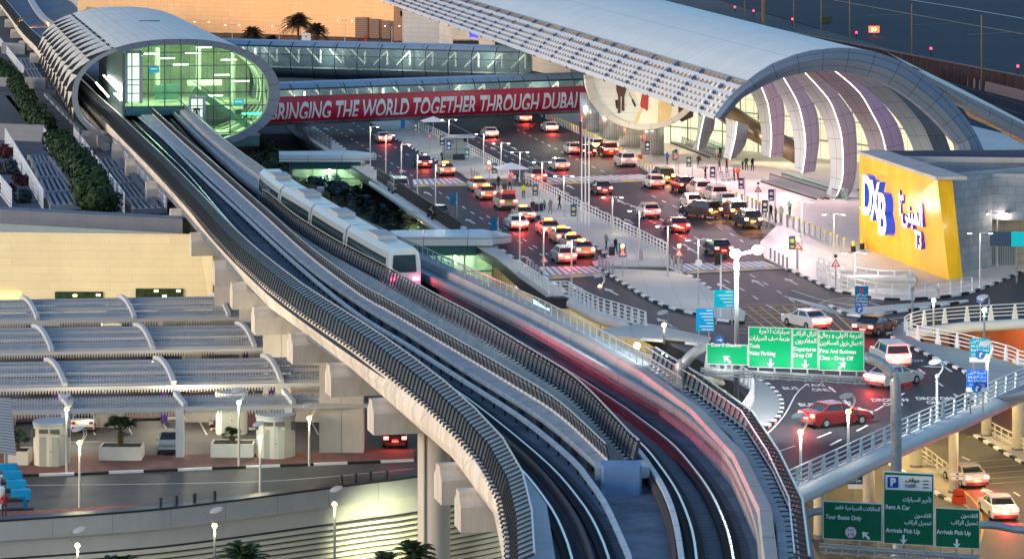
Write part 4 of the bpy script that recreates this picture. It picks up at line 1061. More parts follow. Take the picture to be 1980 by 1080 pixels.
wall_letters(ar("المبنى"), 18.6, 13.4, 2.3, lw, lp, bold=.05, sx=1.05, ext=.22, sy=1.25)
wall_letters("٣", 15.3, 13.7, 2.4, lw, lp, bold=.05, sx=1., ext=.22, sy=1.2)
wall_letters("T3", 19.8, 11.0, 2.2, lw, lp, bold=.06, sx=.8, ext=.22)

# ================================================================ airfield at the top right
g = MB(); g.add([G(1180, -60, 8.02), G(2300, 260, 8.02), G(3000, -150, 8.02), G(1100, -170, 8.02)], [(0, 1, 2, 3)])
struct(g.build("airfield_apron", mat("apron_blue", (.014, .024, .042), .7, noise=(.03, .2))))
g = MB()
for px, w in (([(1610, 0), (1760, 27), (1980, 66)], 1.2), ([(1594, 14), (1680, 11)], .8), ([(1678, 30), (1765, 27)], .8), ([(1768, 48), (1855, 44)], .8), ([(1870, 67), (1960, 62)], .8)):
    strip(px, w, z=8.03, g=g, sm=False)
struct(g.build("apron_marking", mat("apron_yellow", (.30, .20, .08), .6)))
g = MB(); strip([(1760, 0), (1850, 14), (1980, 36)], .9, z=8.03, g=g, sm=False); struct(g.build("apron_marking", mat("apron_white", (.5, .55, .6), .6)))
# corrugated blast fence: base line, 5 m high
fa, fb = G(1180, 20, 8), G(2080, 212, 8)
t = thing("blast_fence", "long dark brown corrugated blast fence behind the vault roof", "fence", (fa.x, fa.y, 8))
g = MB(); d = fb - fa; L_ = d.length; d.normalize(); n_ = V((d.y, -d.x, 0)); N = 190; top = []; 
rows = [[], []]
for k in range(N * 2):
    p = fa + d * (L_ * k / (N * 2 - 1)) + n_ * (.9 if (k // 1) % 4 in (1, 2) else 0)
    rows[0].append(V((p.x, p.y, 8))); rows[1].append(V((p.x, p.y, 11.9)))
g.grid(rows); g.build("panel", mat("fence_brown", (.085, .05, .048), .6, noise=(.2, .15)), t)
g = MB(); g.bar(fa + V((0, 0, 3.95)) + n_ * .5, fb + V((0, 0, 3.95)) + n_ * .5, .5, .2); g.build("cap", mat("fence_cap", (.2, .13, .12), .5), t)
t = thing("crash_barrier_wall", "low pale pink ribbed wall running in front of the brown fence", "wall", (G(1740, 150, 8).x, G(1740, 150, 8).y, 8))
g = MB(); a, b = G(1700, 124, 8), G(2080, 222, 8); d = (b - a).normalized(); g.grid([[a, b], [a + V((0, 1, 1.8)), b + V((0, 1, 1.8))]]); g.grid([[a + V((0, 1, 1.8)), b + V((0, 1, 1.8))], [a + V((0, 3, 1.8)), b + V((0, 3, 1.8))]])
g.build("panel", mat("wall_pink", (.55, .33, .27), .6, grid=(.9, 9, .12, .5)), t)
t = thing("lattice_fence", "dark lattice fence on the slope below the pink wall", "fence", (G(1850, 210, 8).x, G(1850, 210, 8).y, 8))
g = MB(); a, b = G(1740, 160, 8), G(2080, 275, 8); g.grid([[a, b], [a + V((0, 0, 3.2)), b + V((0, 0, 3.2))]]); g.build("panel", mat("lattice_navy", (.02, .025, .045), .6, grid=(1.5, 1.5, .08, 3.)), t)
struct(MB().add([G(1700, 128, 8.01), G(2080, 224, 8.01), G(2120, 330, 8.01), G(1800, 230, 8.01)], [(0, 1, 2, 3)]).build("slope", mat("slope_navy", (.025, .03, .05), .7, noise=(.2, .3))))
red_lamp = mat("beacon_red", (.5, .02, .03), .4, emis=(1, .02, .05), estr=5)
beacon0 = None
for i, (x, y, lab) in enumerate([(1421, 14, "red warning lamp on the fence, first from the roof mast"), (1457, 21, "red warning lamp beside the roof camera"), (1532, 37, "red warning lamp behind the tall bronze pole"), (1656, 63, "red warning lamp left of the lit airfield sign"),
                                 (1800, 94, "red warning lamp between the two farther apron poles"), (1968, 128, "red warning lamp at the far corner of the brown fence")]):
    q = P(x, y, (G(x, y + 32, 8)).y)
    if not beacon0:
        beacon0 = thing("warning_lamp", lab, "warning lamp", q, 0, "red lamps along the airfield fence")
        g = MB(); g.ball(0, 0, 0, .26, 8); g.build("globe", red_lamp, beacon0, local=True); g = MB(); g.cyl(0, 0, -1.6, -.4, .15, 8); g.build("stem", metal_dark, beacon0, local=True)
    else: copy_tree(beacon0, q, label=lab)
p0 = None
for x, y0, yb, lab in [(1440, -20, 60, "thin apron pole left of the thick bronze mast"), (1535, -20, 72, "thin apron pole right of the thick bronze mast"), (1588, -20, 82, "apron pole beside the olive cabinet"), (1643, -20, 92, "apron pole left of the lit airfield sign"), (1763, 8, 126, "apron pole in front of the brown fence, its top in view"), (1898, 30, 185, "apron pole nearest the right frame edge")]:
    b_ = G(x, yb, 8); t = thing("apron_pole", lab, "pole", b_, 0, "poles along the apron")
    z1 = 43 - (y0 + 200) * b_.y / FP; g = MB(); g.cyl(0, 0, 0, z1 - 8, .22, 8, .15); g.build("shaft", mat("pole_bronze", (.22, .14, .10), .4, .5), t, local=True)
t = thing("roof_mast", "thick bronze mast standing behind the vault roof", "mast", G(1476, 62, 8)); g = MB(); g.cyl(0, 0, 0, 16, .5, 10); g.build("shaft", mat("mast_bronze", (.30, .17, .08), .4, .4), t, local=True)
q = P(1690, 57, G(1690, 70, 8).y); t = thing("airfield_sign", "small glowing red airfield sign on the dark apron", "airfield sign", (q.x, q.y, 8))
g = MB(); g.box(q.x, q.y, q.z, 2.6, .4, 1.6); g.build("panel", mat("sign_red_lit", (.6, .05, .02), .4, emis=(1, .10, .02), estr=1.6), t)
o = bpy.data.objects.new("lettering", text_mesh("JO", 1.2, mat("letter_cream", (.9, .7, .4), .4, emis=(1, .8, .5), estr=2))); COL.objects.link(o); o.parent = t; o.matrix_parent_inverse = wm(t).inverted(); o.location = (q.x, q.y - .25, q.z); o.rotation_euler = (R(90), 0, 0)
g = MB(); g.boxz(q.x, q.y, 8, .2, .2, q.z - 8.6); g.build("post", metal_grey, t)
q = G(1597, 44, 8); t = thing("apron_cabinet", "olive cabinet standing on the dark apron", "cabinet", q); g = MB(); g.boxz(0, 0, 0, 3.0, 2, 1.6); g.box(0, 0, 1.68, 3.2, 2.2, .12); g.build("case", mat("olive", (.12, .12, .05), .6), t, local=True)

# ================================================================ left: yellow-lit building, terraces
yb_ = thing("parking_building", "long beige panelled building, floodlit yellow, behind the car park canopies", "building", (-45, 290, 0))
ybm = mat("beige_panels", (.66, .58, .40), .75, noise=(.3, .06), grid=(6.2, .78, .02, .8, .035, .37))
a = V((-260, 302, 0)); b = P(411, 0, 288); b.z = 0; k_ = P(353, 0, 289)
g = MB(); 
aL, zL = P(-900, 405, 304), P(-900, 405, 304).z
pts = [(V((a.x, a.y, -.02))), V((b.x, b.y, -.02)), V((b.x, b.y, P(411, 480, 288).z + 1.2)), P(382, 453, 288.4), P(0, 432, 293.6), V((a.x, a.y, P(0, 432, 293.6).z + .4))]
g.add(pts, [tuple(range(6))]); g.add([V((b.x, b.y, -.02)), V((b.x + 9, b.y + 26, -.02)), V((b.x + 9, b.y + 26, 9.4)), V((b.x, b.y, 9.4))], [(0, 1, 2, 3)]); g.build("wall", ybm, yb_)
g = MB()
for x0, x1, y0, y1, Y in ((107, 200, 563, 590, 288.9), (263, 355, 557, 582, 288.4)):
    p, q = P(x0, y0, Y), P(x1, y1, Y); g.box((p.x + q.x) / 2, Y - .12, (p.z + q.z) / 2, q.x - p.x, .3, p.z - q.z); win = g.build('window', mat('window_dark_green', (.03, .05, .03), .15, noise=(1.5, .5)), yb_); g = MB()
if 0: win = g.build("window", mat("window_dark_green", (.03, .05, .03), .15, noise=(1.5, .5)), yb_)
g = MB()
for x, y, Y in ((145, 571, 288.7), (190, 570, 288.7), (302, 562, 288.2), (345, 562, 288.2), (318, 572, 288.2)): p = P(x, y, Y - .1); g.box(p.x, p.y, p.z, .4, .1, .2)
g.build("interior_lamp", mat("lamp_yellowgreen", (1, 1, .5), .5, emis=(.9, 1, .3), estr=2.5), win)
p = P(16, 574, 289.2); g = MB(); g.box(p.x - 1, 289.2, p.z, 4.6, .3, .9); g.build("lit_opening", mat("opening_lit", (.8, .7, .2), .5, emis=(1, .85, .15), estr=.9), yb_)
# terrace parapet above (blue-grey band)
tm_ = mat("terrace_wall", (.19, .21, .25), .75, noise=(.3, .1), grid=(3.1, .8, .02, .8, .03))
ter2 = thing("terrace_garden", "stepped roof terraces with concrete walls beside the viaduct", "terrace building", (-60, 360, 0))
g = MB(); y0_ = 293
pp = [P(-300, 400, 305), P(0, 405, 300), P(353, 424, 296)]; 
g.grid([[V((p.x, p.y, 6.5)) for p in pp], [p for p in pp]], flip=True)
pq = [P(-300, 396, 308), P(0, 401, 303), P(353, 420, 299)]
g.grid([[p for p in pp], [V((q.x, q.y + 0, p.z)) for p, q in zip(pp, pq)]])
g.add([pp[2], V((pp[2].x, pp[2].y, 6)), V((pp[2].x + 4, 330, 6)), V((pp[2].x + 4, 330, pp[2].z))], [(0, 1, 2, 3)])
g.build("parapet", tm_, ter2)
ZT2 = 7.4
g = MB(); q = [G(x, y, ZT2) for x, y in [(-400, 440), (430, 446), (330, 330), (60, 60), (-400, 20)]]; g.prism([(p.x, p.y) for p in q], -.5, ZT2); g.build("slab", mat("terrace_floor", (.11, .12, .15), .8, noise=(.2, .15), grid=(4, 4, .05, .7)), ter2)
def tpoly(name, px, z0, z1, m_, par=ter2):
    q = [G(x, y, z1) for x, y in px]; g = MB(); g.prism([(p.x, p.y) for p in q], z0, z1); return g.build(name, m_, par)
step_m = mat("terrace_steps", (.26, .20, .18), .8, grid=(1.1, .55, .16, .32, .2))
# striped pergola panels: brown with pale beams
def pergola(px, nb):
    q = [G(x, y, ZT2 + .1) for x, y in px]
    g = MB(); g.add([p for p in q], [(0, 1, 2, 3)][:1]); pg = g.build("sunken_panel", mat("panel_brown", (.30, .17, .11), .7, noise=(.3, .3)), ter2)
    g = MB()
    for k in range(nb):
        u = (k + .5) / nb; a_ = q[0].lerp(q[1], u); b_ = q[3].lerp(q[2], u); g.bar(a_ + V((0, 0, .35)), b_ + V((0, 0, .35)), (q[1] - q[0]).length / nb * .5, .5)
    g.bar(q[0] + V((0, 0, .4)), q[1] + V((0, 0, .4)), .7, .6); g.bar(q[3] + V((0, 0, .4)), q[2] + V((0, 0, .4)), .7, .6)
    g.build("beams", mat("beam_grey", (.26, .28, .32), .7), pg)
for px, nb in (([(55, 310), (95, 307), (103, 322), (62, 324)], 5), ([(62, 326), (105, 324), (120, 350), (72, 352)], 5), ([(74, 354), (122, 352), (138, 378), (84, 381)], 5), ([(85, 383), (140, 380), (158, 406), (96, 408)], 5),
               ([(188, 315), (225, 313), (240, 333), (200, 336)], 4), ([(202, 338), (245, 335), (266, 362), (222, 364)], 5), ([(224, 366), (268, 364), (292, 392), (242, 394)], 5), ([(244, 396), (294, 394), (318, 414), (256, 416)], 5),
               ([(36, 118), (62, 118), (72, 138), (46, 138)], 4), ([(47, 140), (74, 140), (86, 158), (58, 158)], 4)): pergola(px, nb)
def twall(name, a, b, h, th=.7, z=ZT2):
    a, b = G(*a, z), G(*b, z); g = MB(); g.bar(a + V((0, 0, h / 2)), b + V((0, 0, h / 2)), th, h); return g.build(name, tm_, ter2)
for a_, b_, h in (((0, 270), (88, 274), 2.4), ((160, 285), (216, 287), 2.4), ((0, 172), (20, 173), 2.2), ((50, 176), (90, 178), 2.6), ((5, 108), (50, 110), 3.), ((100, 315), (165, 408), 1.0), ((232, 320), (300, 410), 1.), ((88, 190), (160, 264), 1.), ((14, 190), (65, 255), .5)): twall("wall", a_, b_, h)
tpoly("plaza", [(0, 185), (14, 188), (62, 258), (0, 262)], ZT2, ZT2 + .15, mat("plaza_tiles", (.15, .17, .21), .8, grid=(.8, .8, .03, .7)))
tpoly("flower_bed", [(20, 190), (48, 225), (78, 256), (66, 258), (40, 230), (16, 192)], ZT2, ZT2 + .3, mat("bed_red", (.12, .02, .04), .9, noise=(2, .5)))
tpoly("walk", [(80, 175), (110, 210), (160, 262), (130, 266), (95, 225), (72, 190)], ZT2, ZT2 + .12, mat("walk_brown", (.26, .23, .24), .8, grid=(.8, .8, .03, .7)))
# lattice guard rails down the stairs
rl_m = mat("lattice_steel", (.75, .77, .8), .4, .0)
def lattice(label, a, b, h=2.1, z=ZT2, w=2.2):
    a, b = G(*a, z), G(*b, z); d = b - a; L_ = d.length; d.normalize()
    t = thing("stair_guardrail", label, "guardrail", a, 0, "lattice guardrails on the terraces")
    g = MB()
    for k in range(5): g.bar(a + V((0, 0, .15 + k * h / 4)), b + V((0, 0, .15 + k * h / 4)), .13)
    N = int(L_ / 1.9)
    for k in range(N): g.bar(a + d * L_ * k / N + V((0, 0, .1)), a + d * L_ * (k + 1) / N + V((0, 0, h)), .10)
    g.build("lattice", rl_m, t)
    pm = mesh_of(MB().box(0, 0, h / 2 + .1, .12, .12, h + .2), "post", rl_m)
    for k in range(0, N + 1): inst(pm, "post", t, a + d * L_ * k / N)
    return t
for lab, a_, b_ in (("lattice guardrail left of the upper hedge row", (0, 92), (46, 152)), ("lattice guardrail left of the striped panels nearest the picture's left side", (10, 278), (83, 405)), ("lattice guardrail just left of the lower hedge row", (85, 278), (174, 410)),
                    ("lattice guardrail just right of the lower hedge row", (143, 276), (240, 412)), ("lattice guardrail nearest the viaduct columns", (215, 288), (322, 414)), ("short lattice guardrail at the corner beside the dark shrubs", (-20, 350), (22, 404))): lattice(lab, a_, b_)
# ================================================================ car park canopies
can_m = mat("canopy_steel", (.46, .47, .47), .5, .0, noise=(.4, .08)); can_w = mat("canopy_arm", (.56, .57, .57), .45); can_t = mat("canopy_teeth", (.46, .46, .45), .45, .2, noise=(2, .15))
zf, zb, zm = 3.8, 4.3, 4.65
def canopy(label, fl, fr, bl, br, arms, half=False, xs=(0, 615)):
    """front and back edge pixels at both ends"""
    a, b = G(fl[0], fl[1], zf), G(fr[0], fr[1], zf); c, d = G(bl[0], bl[1], zb), G(br[0], br[1], zb)
    t = thing("parking_canopy", label, "canopy", V(((a.x + b.x) / 2, (a.y + d.y) / 2, 0)), 0, "louvred canopies over the car park rows")
    def pt(u, v):   # u along, v front to back
        p = a.lerp(b, u).lerp(c.lerp(d, u), v); p.z = zf + (zb - zf) * v + (zm - (zf + zb) / 2) * 4 * v * (1 - v) * (0 if half else 1); return p
    nb = 2 if half else 4
    for k in range(nb):
        v0 = k / nb + .03; v1 = (k + 1) / nb - .03; vm = (v0 + v1) / 2
        g = MB(); g.grid([[pt(0, v0 + .02), pt(1, v0 + .02)], [pt(0, v0 + .06), pt(1, v0 + .06)]]); g.bar(pt(0, v0) , pt(1, v0), .22, .24); g.bar(pt(0, vm), pt(1, vm), .16, .18); g.build("purlin", can_m, t)
        g = MB(); N = 150
        for (q0, q1) in ((v0, vm), (vm, v1)):
            for j in range(N):
                u = (j + .5) / N; p0, p1 = pt(u, q0 + (q1 - q0) * .62), pt(u + .002, q1)
                w = (b - a).length / N * .27
                g.add([p0 + V((-w, 0, .02)), p0 + V((w, 0, .06)), p1 + V((w, 0, .14)), p1 + V((-w, 0, .08))], [(0, 1, 2, 3)])
            g.grid([[pt(0, q0 + .005) + V((0, 0, .12)), pt(1, q0 + .005) + V((0, 0, .12))], [pt(0, q0 + (q1 - q0) * .58) + V((0, 0, .05)), pt(1, q0 + (q1 - q0) * .58) + V((0, 0, .05))]])
        g.build("slats", can_t, t)
        g = MB(); dk_ = []
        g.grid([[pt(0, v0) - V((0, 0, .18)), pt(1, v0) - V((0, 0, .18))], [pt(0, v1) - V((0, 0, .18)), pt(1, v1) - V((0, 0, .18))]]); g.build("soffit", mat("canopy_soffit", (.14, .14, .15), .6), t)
    g = MB(); g.bar(pt(0, 0) - V((0, .15, .05)), pt(1, 0) - V((0, .15, .05)), .3, .28)
    N = 150
    for j in range(N):
        p0 = pt((j + .5) / N, 0) - V((0, .12, .18)); w = .1; g.add([p0 - V((w, 0, 0)), p0 + V((w, 0, 0)), p0 - V((0, 0, .38))], [(2, 1, 0)])
    g.build("gutter", mat("gutter_pale", (.5, .5, .49), .45), t)
    for ux in arms:
        us = (G(ux, fl[1], zf).x - a.x) / (b.x - a.x)
        g = MB(); ps = [pt(us, -.01 + v * 1.02 / 8) + V(((.5 - v / 8) * (.8 if half else 1.6), 0, .25)) for v in range(9)]
        for p, q in zip(ps[:-1], ps[1:]): g.bar(p, q, .34, .36)
        arm = g.build("arm", can_w, t)
        p = pt(us, .0 if half else .5); 
        g = MB()
        if half: g.boxz(p.x, p.y - .1, 0, .62, .5, p.z); g.build("column", can_w, t)
        else: g.boxz(p.x, p.y, 0, .5, .5, p.z); g.build("column", mat("column_violet", (.10, .05, .22), .6), t)
    return t
canopy("louvred canopy farthest back, against the yellow building", (-130, 624), (620, 611), (-130, 584), (620, 572), (53, 238, 420))
canopy("second louvred canopy from the yellow building", (-130, 685), (640, 670), (-130, 638), (640, 628), (78, 272, 468))
canopy("third louvred canopy from the yellow building", (-130, 753), (736, 738), (-130, 705), (736, 690), (103, 312, 520))
canopy("half-width louvred canopy nearest the kerb, on white columns", (-130, 799), (736, 781), (-130, 776), (736, 757), (122, 342, 552), half=True)

# ================================================================ kiosks, planters, lot furniture
def vent_house(label, x, yb, w_px, m_):
    c = G(x, yb, 0); s = FP / c.y; r = w_px / s / 2; t = thing("vent_house", label, "utility kiosk", (c.x, c.y + r, 0), 0, "round white utility kiosks")
    h = 3.35; g = MB(); g.cyl(0, 0, 0, h - .25, r, 28); g.build("wall", m_, t, local=True)
    g = MB(); g.cyl(0, 0, h - .24, h, r * 1.04, 28); g.build("roof", mat("kiosk_roof", (.5, .54, .56), .5, noise=(1.5, .12)), t, local=True)
    g = MB(); g.box(0, -r * .82, 1.25, r * 1.12, .35, 2.5); f = g.build("door_surround", m_, t, local=True)
    for k in (-1, 1):
        g = MB(); g.box(k * r * .26, -r * .82 - .2, 1.2, r * .5, .06, 2.3); g.build("door", mat("door_grey_green", (.40, .44, .40), .5), t, local=True)
        g = MB(); g.box(k * r * .3, -r * .97, 2.78, r * .5, .12, .3); g.build("vent_grille", mat("grille_dark", (.05, .05, .05), .6, grid=(9, .09, .03, 4)), t, local=True)
        for j in range(4):
            g = MB()
        g = MB(); g.box(k * r * .88, -r * .48, 2.55, .2, .4, .62, R(k * 60)); g.build("vent_grille", MATS["grille_dark"], t, local=True)
    g = MB(); g.bar((.06, -r * .82 - .27, 1.25), (.2, -r * .82 - .27, 1.25), .04); g.build("handle", metal_dark, t, local=True)
    return t
km = mat("kiosk_cream", (.62, .62, .54), .65, noise=(.8, .08))
vent_house("round white kiosk with grey double doors beside the blue ticket machines", 95, 905, 72, km)
vent_house("round white kiosk with grey double doors beside the wide pier", 530, 890, 76, km)
vent_house("round white kiosk half hidden beneath the third canopy, near the piers", 445, 842, 62, km)
vent_house("round kiosk between the first two canopies near the piers", 328, 662, 48, mat("kiosk_tan", (.5, .42, .32), .7))
vent_house("round kiosk between the second and third canopies", 375, 738, 52, MATS["kiosk_tan"])

leaf_p = mat("palm_leaf", (.045, .075, .03), .5, noise=(2, .3)); leaf_blue = mat("palm_leaf_dusk", (.035, .06, .055), .5, noise=(2, .3)); bark = mat("palm_bark", (.14, .09, .055), .9, noise=(4, .4)); soil = mat("soil", (.05, .04, .03), .9, noise=(3, .4))  # dusk leaf: blue evening cast put into the leaf colour
def palm_crown(R0, n, rng, droop=.9, w=.1):
    g = MB()
    for k in range(n):
        az = rng.uniform(0, 2 * math.pi); el = R(rng.uniform(-10, 80)); L_ = R0 * rng.uniform(.75, 1.1); pts = []
        for i in range(7):
            t_ = i / 6; r_ = L_ * t_ * math.cos(el) * (1 - .1 * t_); z = L_ * (math.sin(el) * t_ - droop * .55 * t_ * t_)
            pts.append(V((r_ * math.cos(az), r_ * math.sin(az), z)))
        side = V((-math.sin(az), math.cos(az), 0))
        for i in range(1, 7):
            for j in (0, .5):
                p = pts[i - 1].lerp(pts[i], j); dr = (pts[i] - pts[i - 1]).normalized(); lw_ = R0 * .26 * (1 - .55 * (i / 6)) * rng.uniform(.8, 1.2)
                for sg in (-1, 1):
                    tipp = p + side * sg * lw_ + dr * lw_ * .7 - V((0, 0, lw_ * .3)); g.add([p - dr * w * .5, p + dr * w, tipp], [(0, 1, 2)])
        g.bar(pts[0], pts[3], .05); g.bar(pts[3], pts[6], .03)
    return g
def fan_crown(R0, n, rng):
    g = MB()
    for k in range(n):
        az = rng.uniform(0, 2 * math.pi); el = R(rng.uniform(0, 75)); c_ = V((math.cos(az) * math.cos(el), math.sin(az) * math.cos(el), math.sin(el))) * R0 * .45; g.bar((0, 0, 0), c_, .04)
        side = V((-math.sin(az), math.cos(az), 0)); up = side.cross(c_.normalized())
        for j in range(11):
            a_ = R(-75 + 15 * j); d_ = (c_.normalized() * math.cos(a_) + side * math.sin(a_)) ; tipp = c_ + d_ * R0 * .6 - V((0, 0, R0 * .18)); pp_ = side * .0
            g.add([c_, c_ + d_ * R0 * .3 + side.cross(d_) * .03 + d_.cross(up) * R0 * .045, tipp, c_ + d_ * R0 * .3 - d_.cross(up) * R0 * .045], [(0, 1, 2, 3)])
    return g
def planter(label, x0, x1, yb, kind):
    a, b = G(x0, yb, 0), G(x1, yb, 0); w = b.x - a.x; t = thing("planter", label, "planter", ((a.x + b.x) / 2, a.y + 1, 0), 0, "white concrete planters at the car park edge")
    g = MB(); h = 1.15
    for (cx, cy, sx, sy) in ((0, -.95, w, .12), (0, .95, w, .12), (-w / 2 + .06, 0, .12, 1.78), (w / 2 - .06, 0, .12, 1.78)): g.boxz(cx, cy, 0, sx, sy, h)
    g.build("box", mat("planter_white", (.68, .67, .60), .7, noise=(.8, .08)), t, local=True)
    g = MB(); g.box(0, 0, h - .25, w - .25, 1.77, .3); g.build("soil", soil, t, local=True)
    rng = random.Random(x0)
    c = V(((a.x + b.x) / 2, a.y + 1, h - .1))
    if kind:
        p = thing("fan_palm", {1: "fan palm growing in the planter beside the first kiosk", 2: "small fan palm in the planter beside the green-glowing lamp post", 3: "fan palm in the planter behind the blue machines"}[kind], "palm", c + V((-.1, 0, 0)))
        g = MB(); H_ = {1: 1.1, 2: .5, 3: .6}[kind]; g.tube([(0, 0, 0), (0, 0, H_)], [.26, .2], 8); g.build("trunk", bark, p, local=True)
        g = fan_crown({1: 1.75, 2: 1.0, 3: 1.2}[kind], 16, rng); g.v = [v + V((0, 0, H_)) for v in g.v]; g.build("crown", leaf_p, p, local=True)
planter("long white planter holding a fan palm beside the first round kiosk", 191, 273, 893, 1)
planter("white planter with a low palm beside the second round kiosk", 407, 490, 887, 2)
planter("white planter between the shelter and the first round kiosk", 8, 54, 902, 3)
def lot_wall(label, x0, x1, yb, h=2.0):
    a, b = G(x0, yb, 0), G(x1, yb, 0); t = thing("low_wall", label, "wall", (a.x, a.y, 0)); g = MB(); g.boxz((a.x + b.x) / 2, a.y, 0, b.x - a.x, 1.6, h); g.build("block", mat("block_grey", (.45, .43, .40), .7, noise=(.8, .08)), t)
lot_wall("grey block wall behind the white sedan", 176, 236, 822); lot_wall("grey block wall right of the silver car, behind the kerb", 360, 440, 812, 1.6); lot_wall("pale block wall at the far corner behind the first kiosk", -40, 28, 822)
# pavements and kerbs in the car park
pave("pavement", [(-60, 880), (0, 878), (90, 884), (400, 880), (800, 872), (800, 890), (400, 906), (0, 921), (-60, 923)], z=0, h=.13, m=paving_red)
kerbs([(-60, 925), (0, 922), (200, 915), (400, 907), (600, 899), (800, 891)], z=0, seg=2.45, h=.16, w=.34)
pave("pavement", [(405, 800), (560, 798), (560, 824), (410, 833)], z=0, h=.13, m=paving_red)
kerbs([(405, 802), (411, 833), (560, 827)], z=0, seg=1.6, sm=False)
pave("pavement", [(-60, 812), (440, 800), (440, 806), (-60, 820)], z=0, h=.13, m=paving_red); kerbs([(-60, 821), (200, 814), (440, 807)], z=0, seg=2.4)
pave("pavement", [(0, 735), (560, 720), (560, 752), (370, 760), (300, 740)], z=0, h=.13, m=paving_red)
pave("pavement", [(0, 660), (60, 655), (100, 680), (0, 690)], z=0, h=.13, m=paving_red)
pave("pavement", [(-60, 990), (90, 986), (270, 975), (270, 985), (-60, 1004)], z=0, h=.05, m=paving_red)
g = MB()
for k in range(10):
    x = 80 + k * 72
    for y, dy in ((800, 40), (730, 30)): strip([(x + (10 if y == 800 else 30), y), (x + 22 + (10 if y == 800 else 30), y + dy)], .13, z=0, g=g, sm=False)
strip([(135, 854), (195, 853)], .12, z=0, g=g, sm=False); strip([(0, 938), (500, 930), (800, 905)], .14, z=0, g=g)
struct(g.build("bay_markings", road_white))
# retaining wall
rw = thing("retaining_wall", "curving concrete retaining wall with a parapet and louvred slats at the bottom left", "wall", (wall_line[8].x, wall_line[8].y, -8))
wl = [V((p.x, p.y, 0)) for p in wall_line]
g = MB(); g.sweep(wl, [(0, -.3), (.0, 1.0), (-.95, 1.0), (-.95, -.3)]); g.build("parapet", mat("parapet_grey", (.46, .46, .44), .7, noise=(.6, .08), grid=(4.1, 9, .03, .7)), rw)
g = MB(); g.sweep(wl, [(.08, 1.0), (.08, 1.14), (-1.0, 1.14), (-1.0, 1.0)]); g.build("coping", metal_dark, rw)
g = MB(); g.sweep(wl, [(0, -7.99), (0, -.3), (-.7, -.3), (-.7, -7.99)]); g.build("lower_wall", mat("lower_wall", (.50, .49, .44), .7, noise=(.5, .08)), rw)
g = MB()
for k in range(14):
    z = -1.9 - k * .40
    g.sweep(wl[4:], [(-.95, z), (-.95, z + .2), (-.75, z + .26), (-.75, z + .06)])
g.build("louvre_slats", mat("slat_cream", (.62, .60, .48), .6), rw)
g = MB(); g.grid([[p + V((0, 0, 0)) for p in setz(offset(wl[4:], -.72), z)] for z in (-8, -1.5)]); g.build("louvre_back", mat("louvre_back", (.05, .05, .05), .8), rw)
g = MB()
for x, y in ((118, 1010), (263, 998), (398, 987), (530, 970), (755, 940)):
    p = P(x, y, G(x, y - 24, 1.0).y - 1.1)
    g.box(p.x, p.y, p.z, .9, .3, .35)
g.build("wall_lamp", metal_dark, rw)
g = MB()
for x, y in ((310, 979), (341, 975), (376, 971), (415, 966), (660, 935), (688, 932), (716, 928), (748, 925)):
    p = G(x, y, 1.1); g.cyl(p.x, p.y, 1.0, 1.75, .12, 8)
g.build("post", metal_dark, rw)
# ticket machines
for i, (x, y, lab) in enumerate([(22, 935, "bright blue ticket machine farthest along the entry lane"), (30, 950, "second bright blue ticket machine of the entry lane"), (37, 968, "third bright blue ticket machine of the entry lane"), (46, 986, "bright blue ticket machine nearest the retaining wall")]):
    c = G(x, y, 0); t = thing("ticket_machine", lab, "ticket machine", c, R(8), "blue ticket machines at the entry")
    g = MB(); g.boxz(.1, 0, 0, .3, .3, 1.0); g.build("stem", mat("machine_blue_dark", (.0, .14, .35), .4), t, local=True)
    g = MB(); g.box(-.25, 0, 1.25, 1.3, .5, .5); g.box(.3, 0, 1.1, .4, .45, .6); g.build("head", mat("machine_blue", (.0, .30, .62), .4), t, local=True)
    g = MB(); g.cyl(-1.6, 0, 0, 1.55, .28, 12); g.ball(-1.6, 0, 1.55, .3, 10, .5); t2 = thing("gate_post", lab.replace("bright blue ticket machine", "white round gate post").replace("farthest", "farthest back"), "post", c, 0, "round gate posts at the entry"); g.build("shaft", metal_white, t2, local=True)
    g = MB(); g.boxz(-.6, 0, 0, 2.6, .5, .14); g.build("plinth", kerb_black, t, local=True)
t = thing("entry_shelter", "corrugated grey shelter roof at the left edge of the entry lane", "shelter", G(-14, 930, 0)); b_ = G(-14, 930, 0)
g = MB(); g.grid([[b_ + V((-6, -1, 3.2)), b_ + V((1.9, -1, 2.1))], [b_ + V((-6, 3, 6.0)), b_ + V((.8, 3, 5.6))]]); g.build("roof", mat("corrugated", (.45, .46, .45), .5, .3, grid=(20, .28, .06, .5)), t)
g = MB(); g.boxz(b_.x + 1.0, b_.y, 0, .2, .2, 2.4); g.build("post", metal_grey, t)
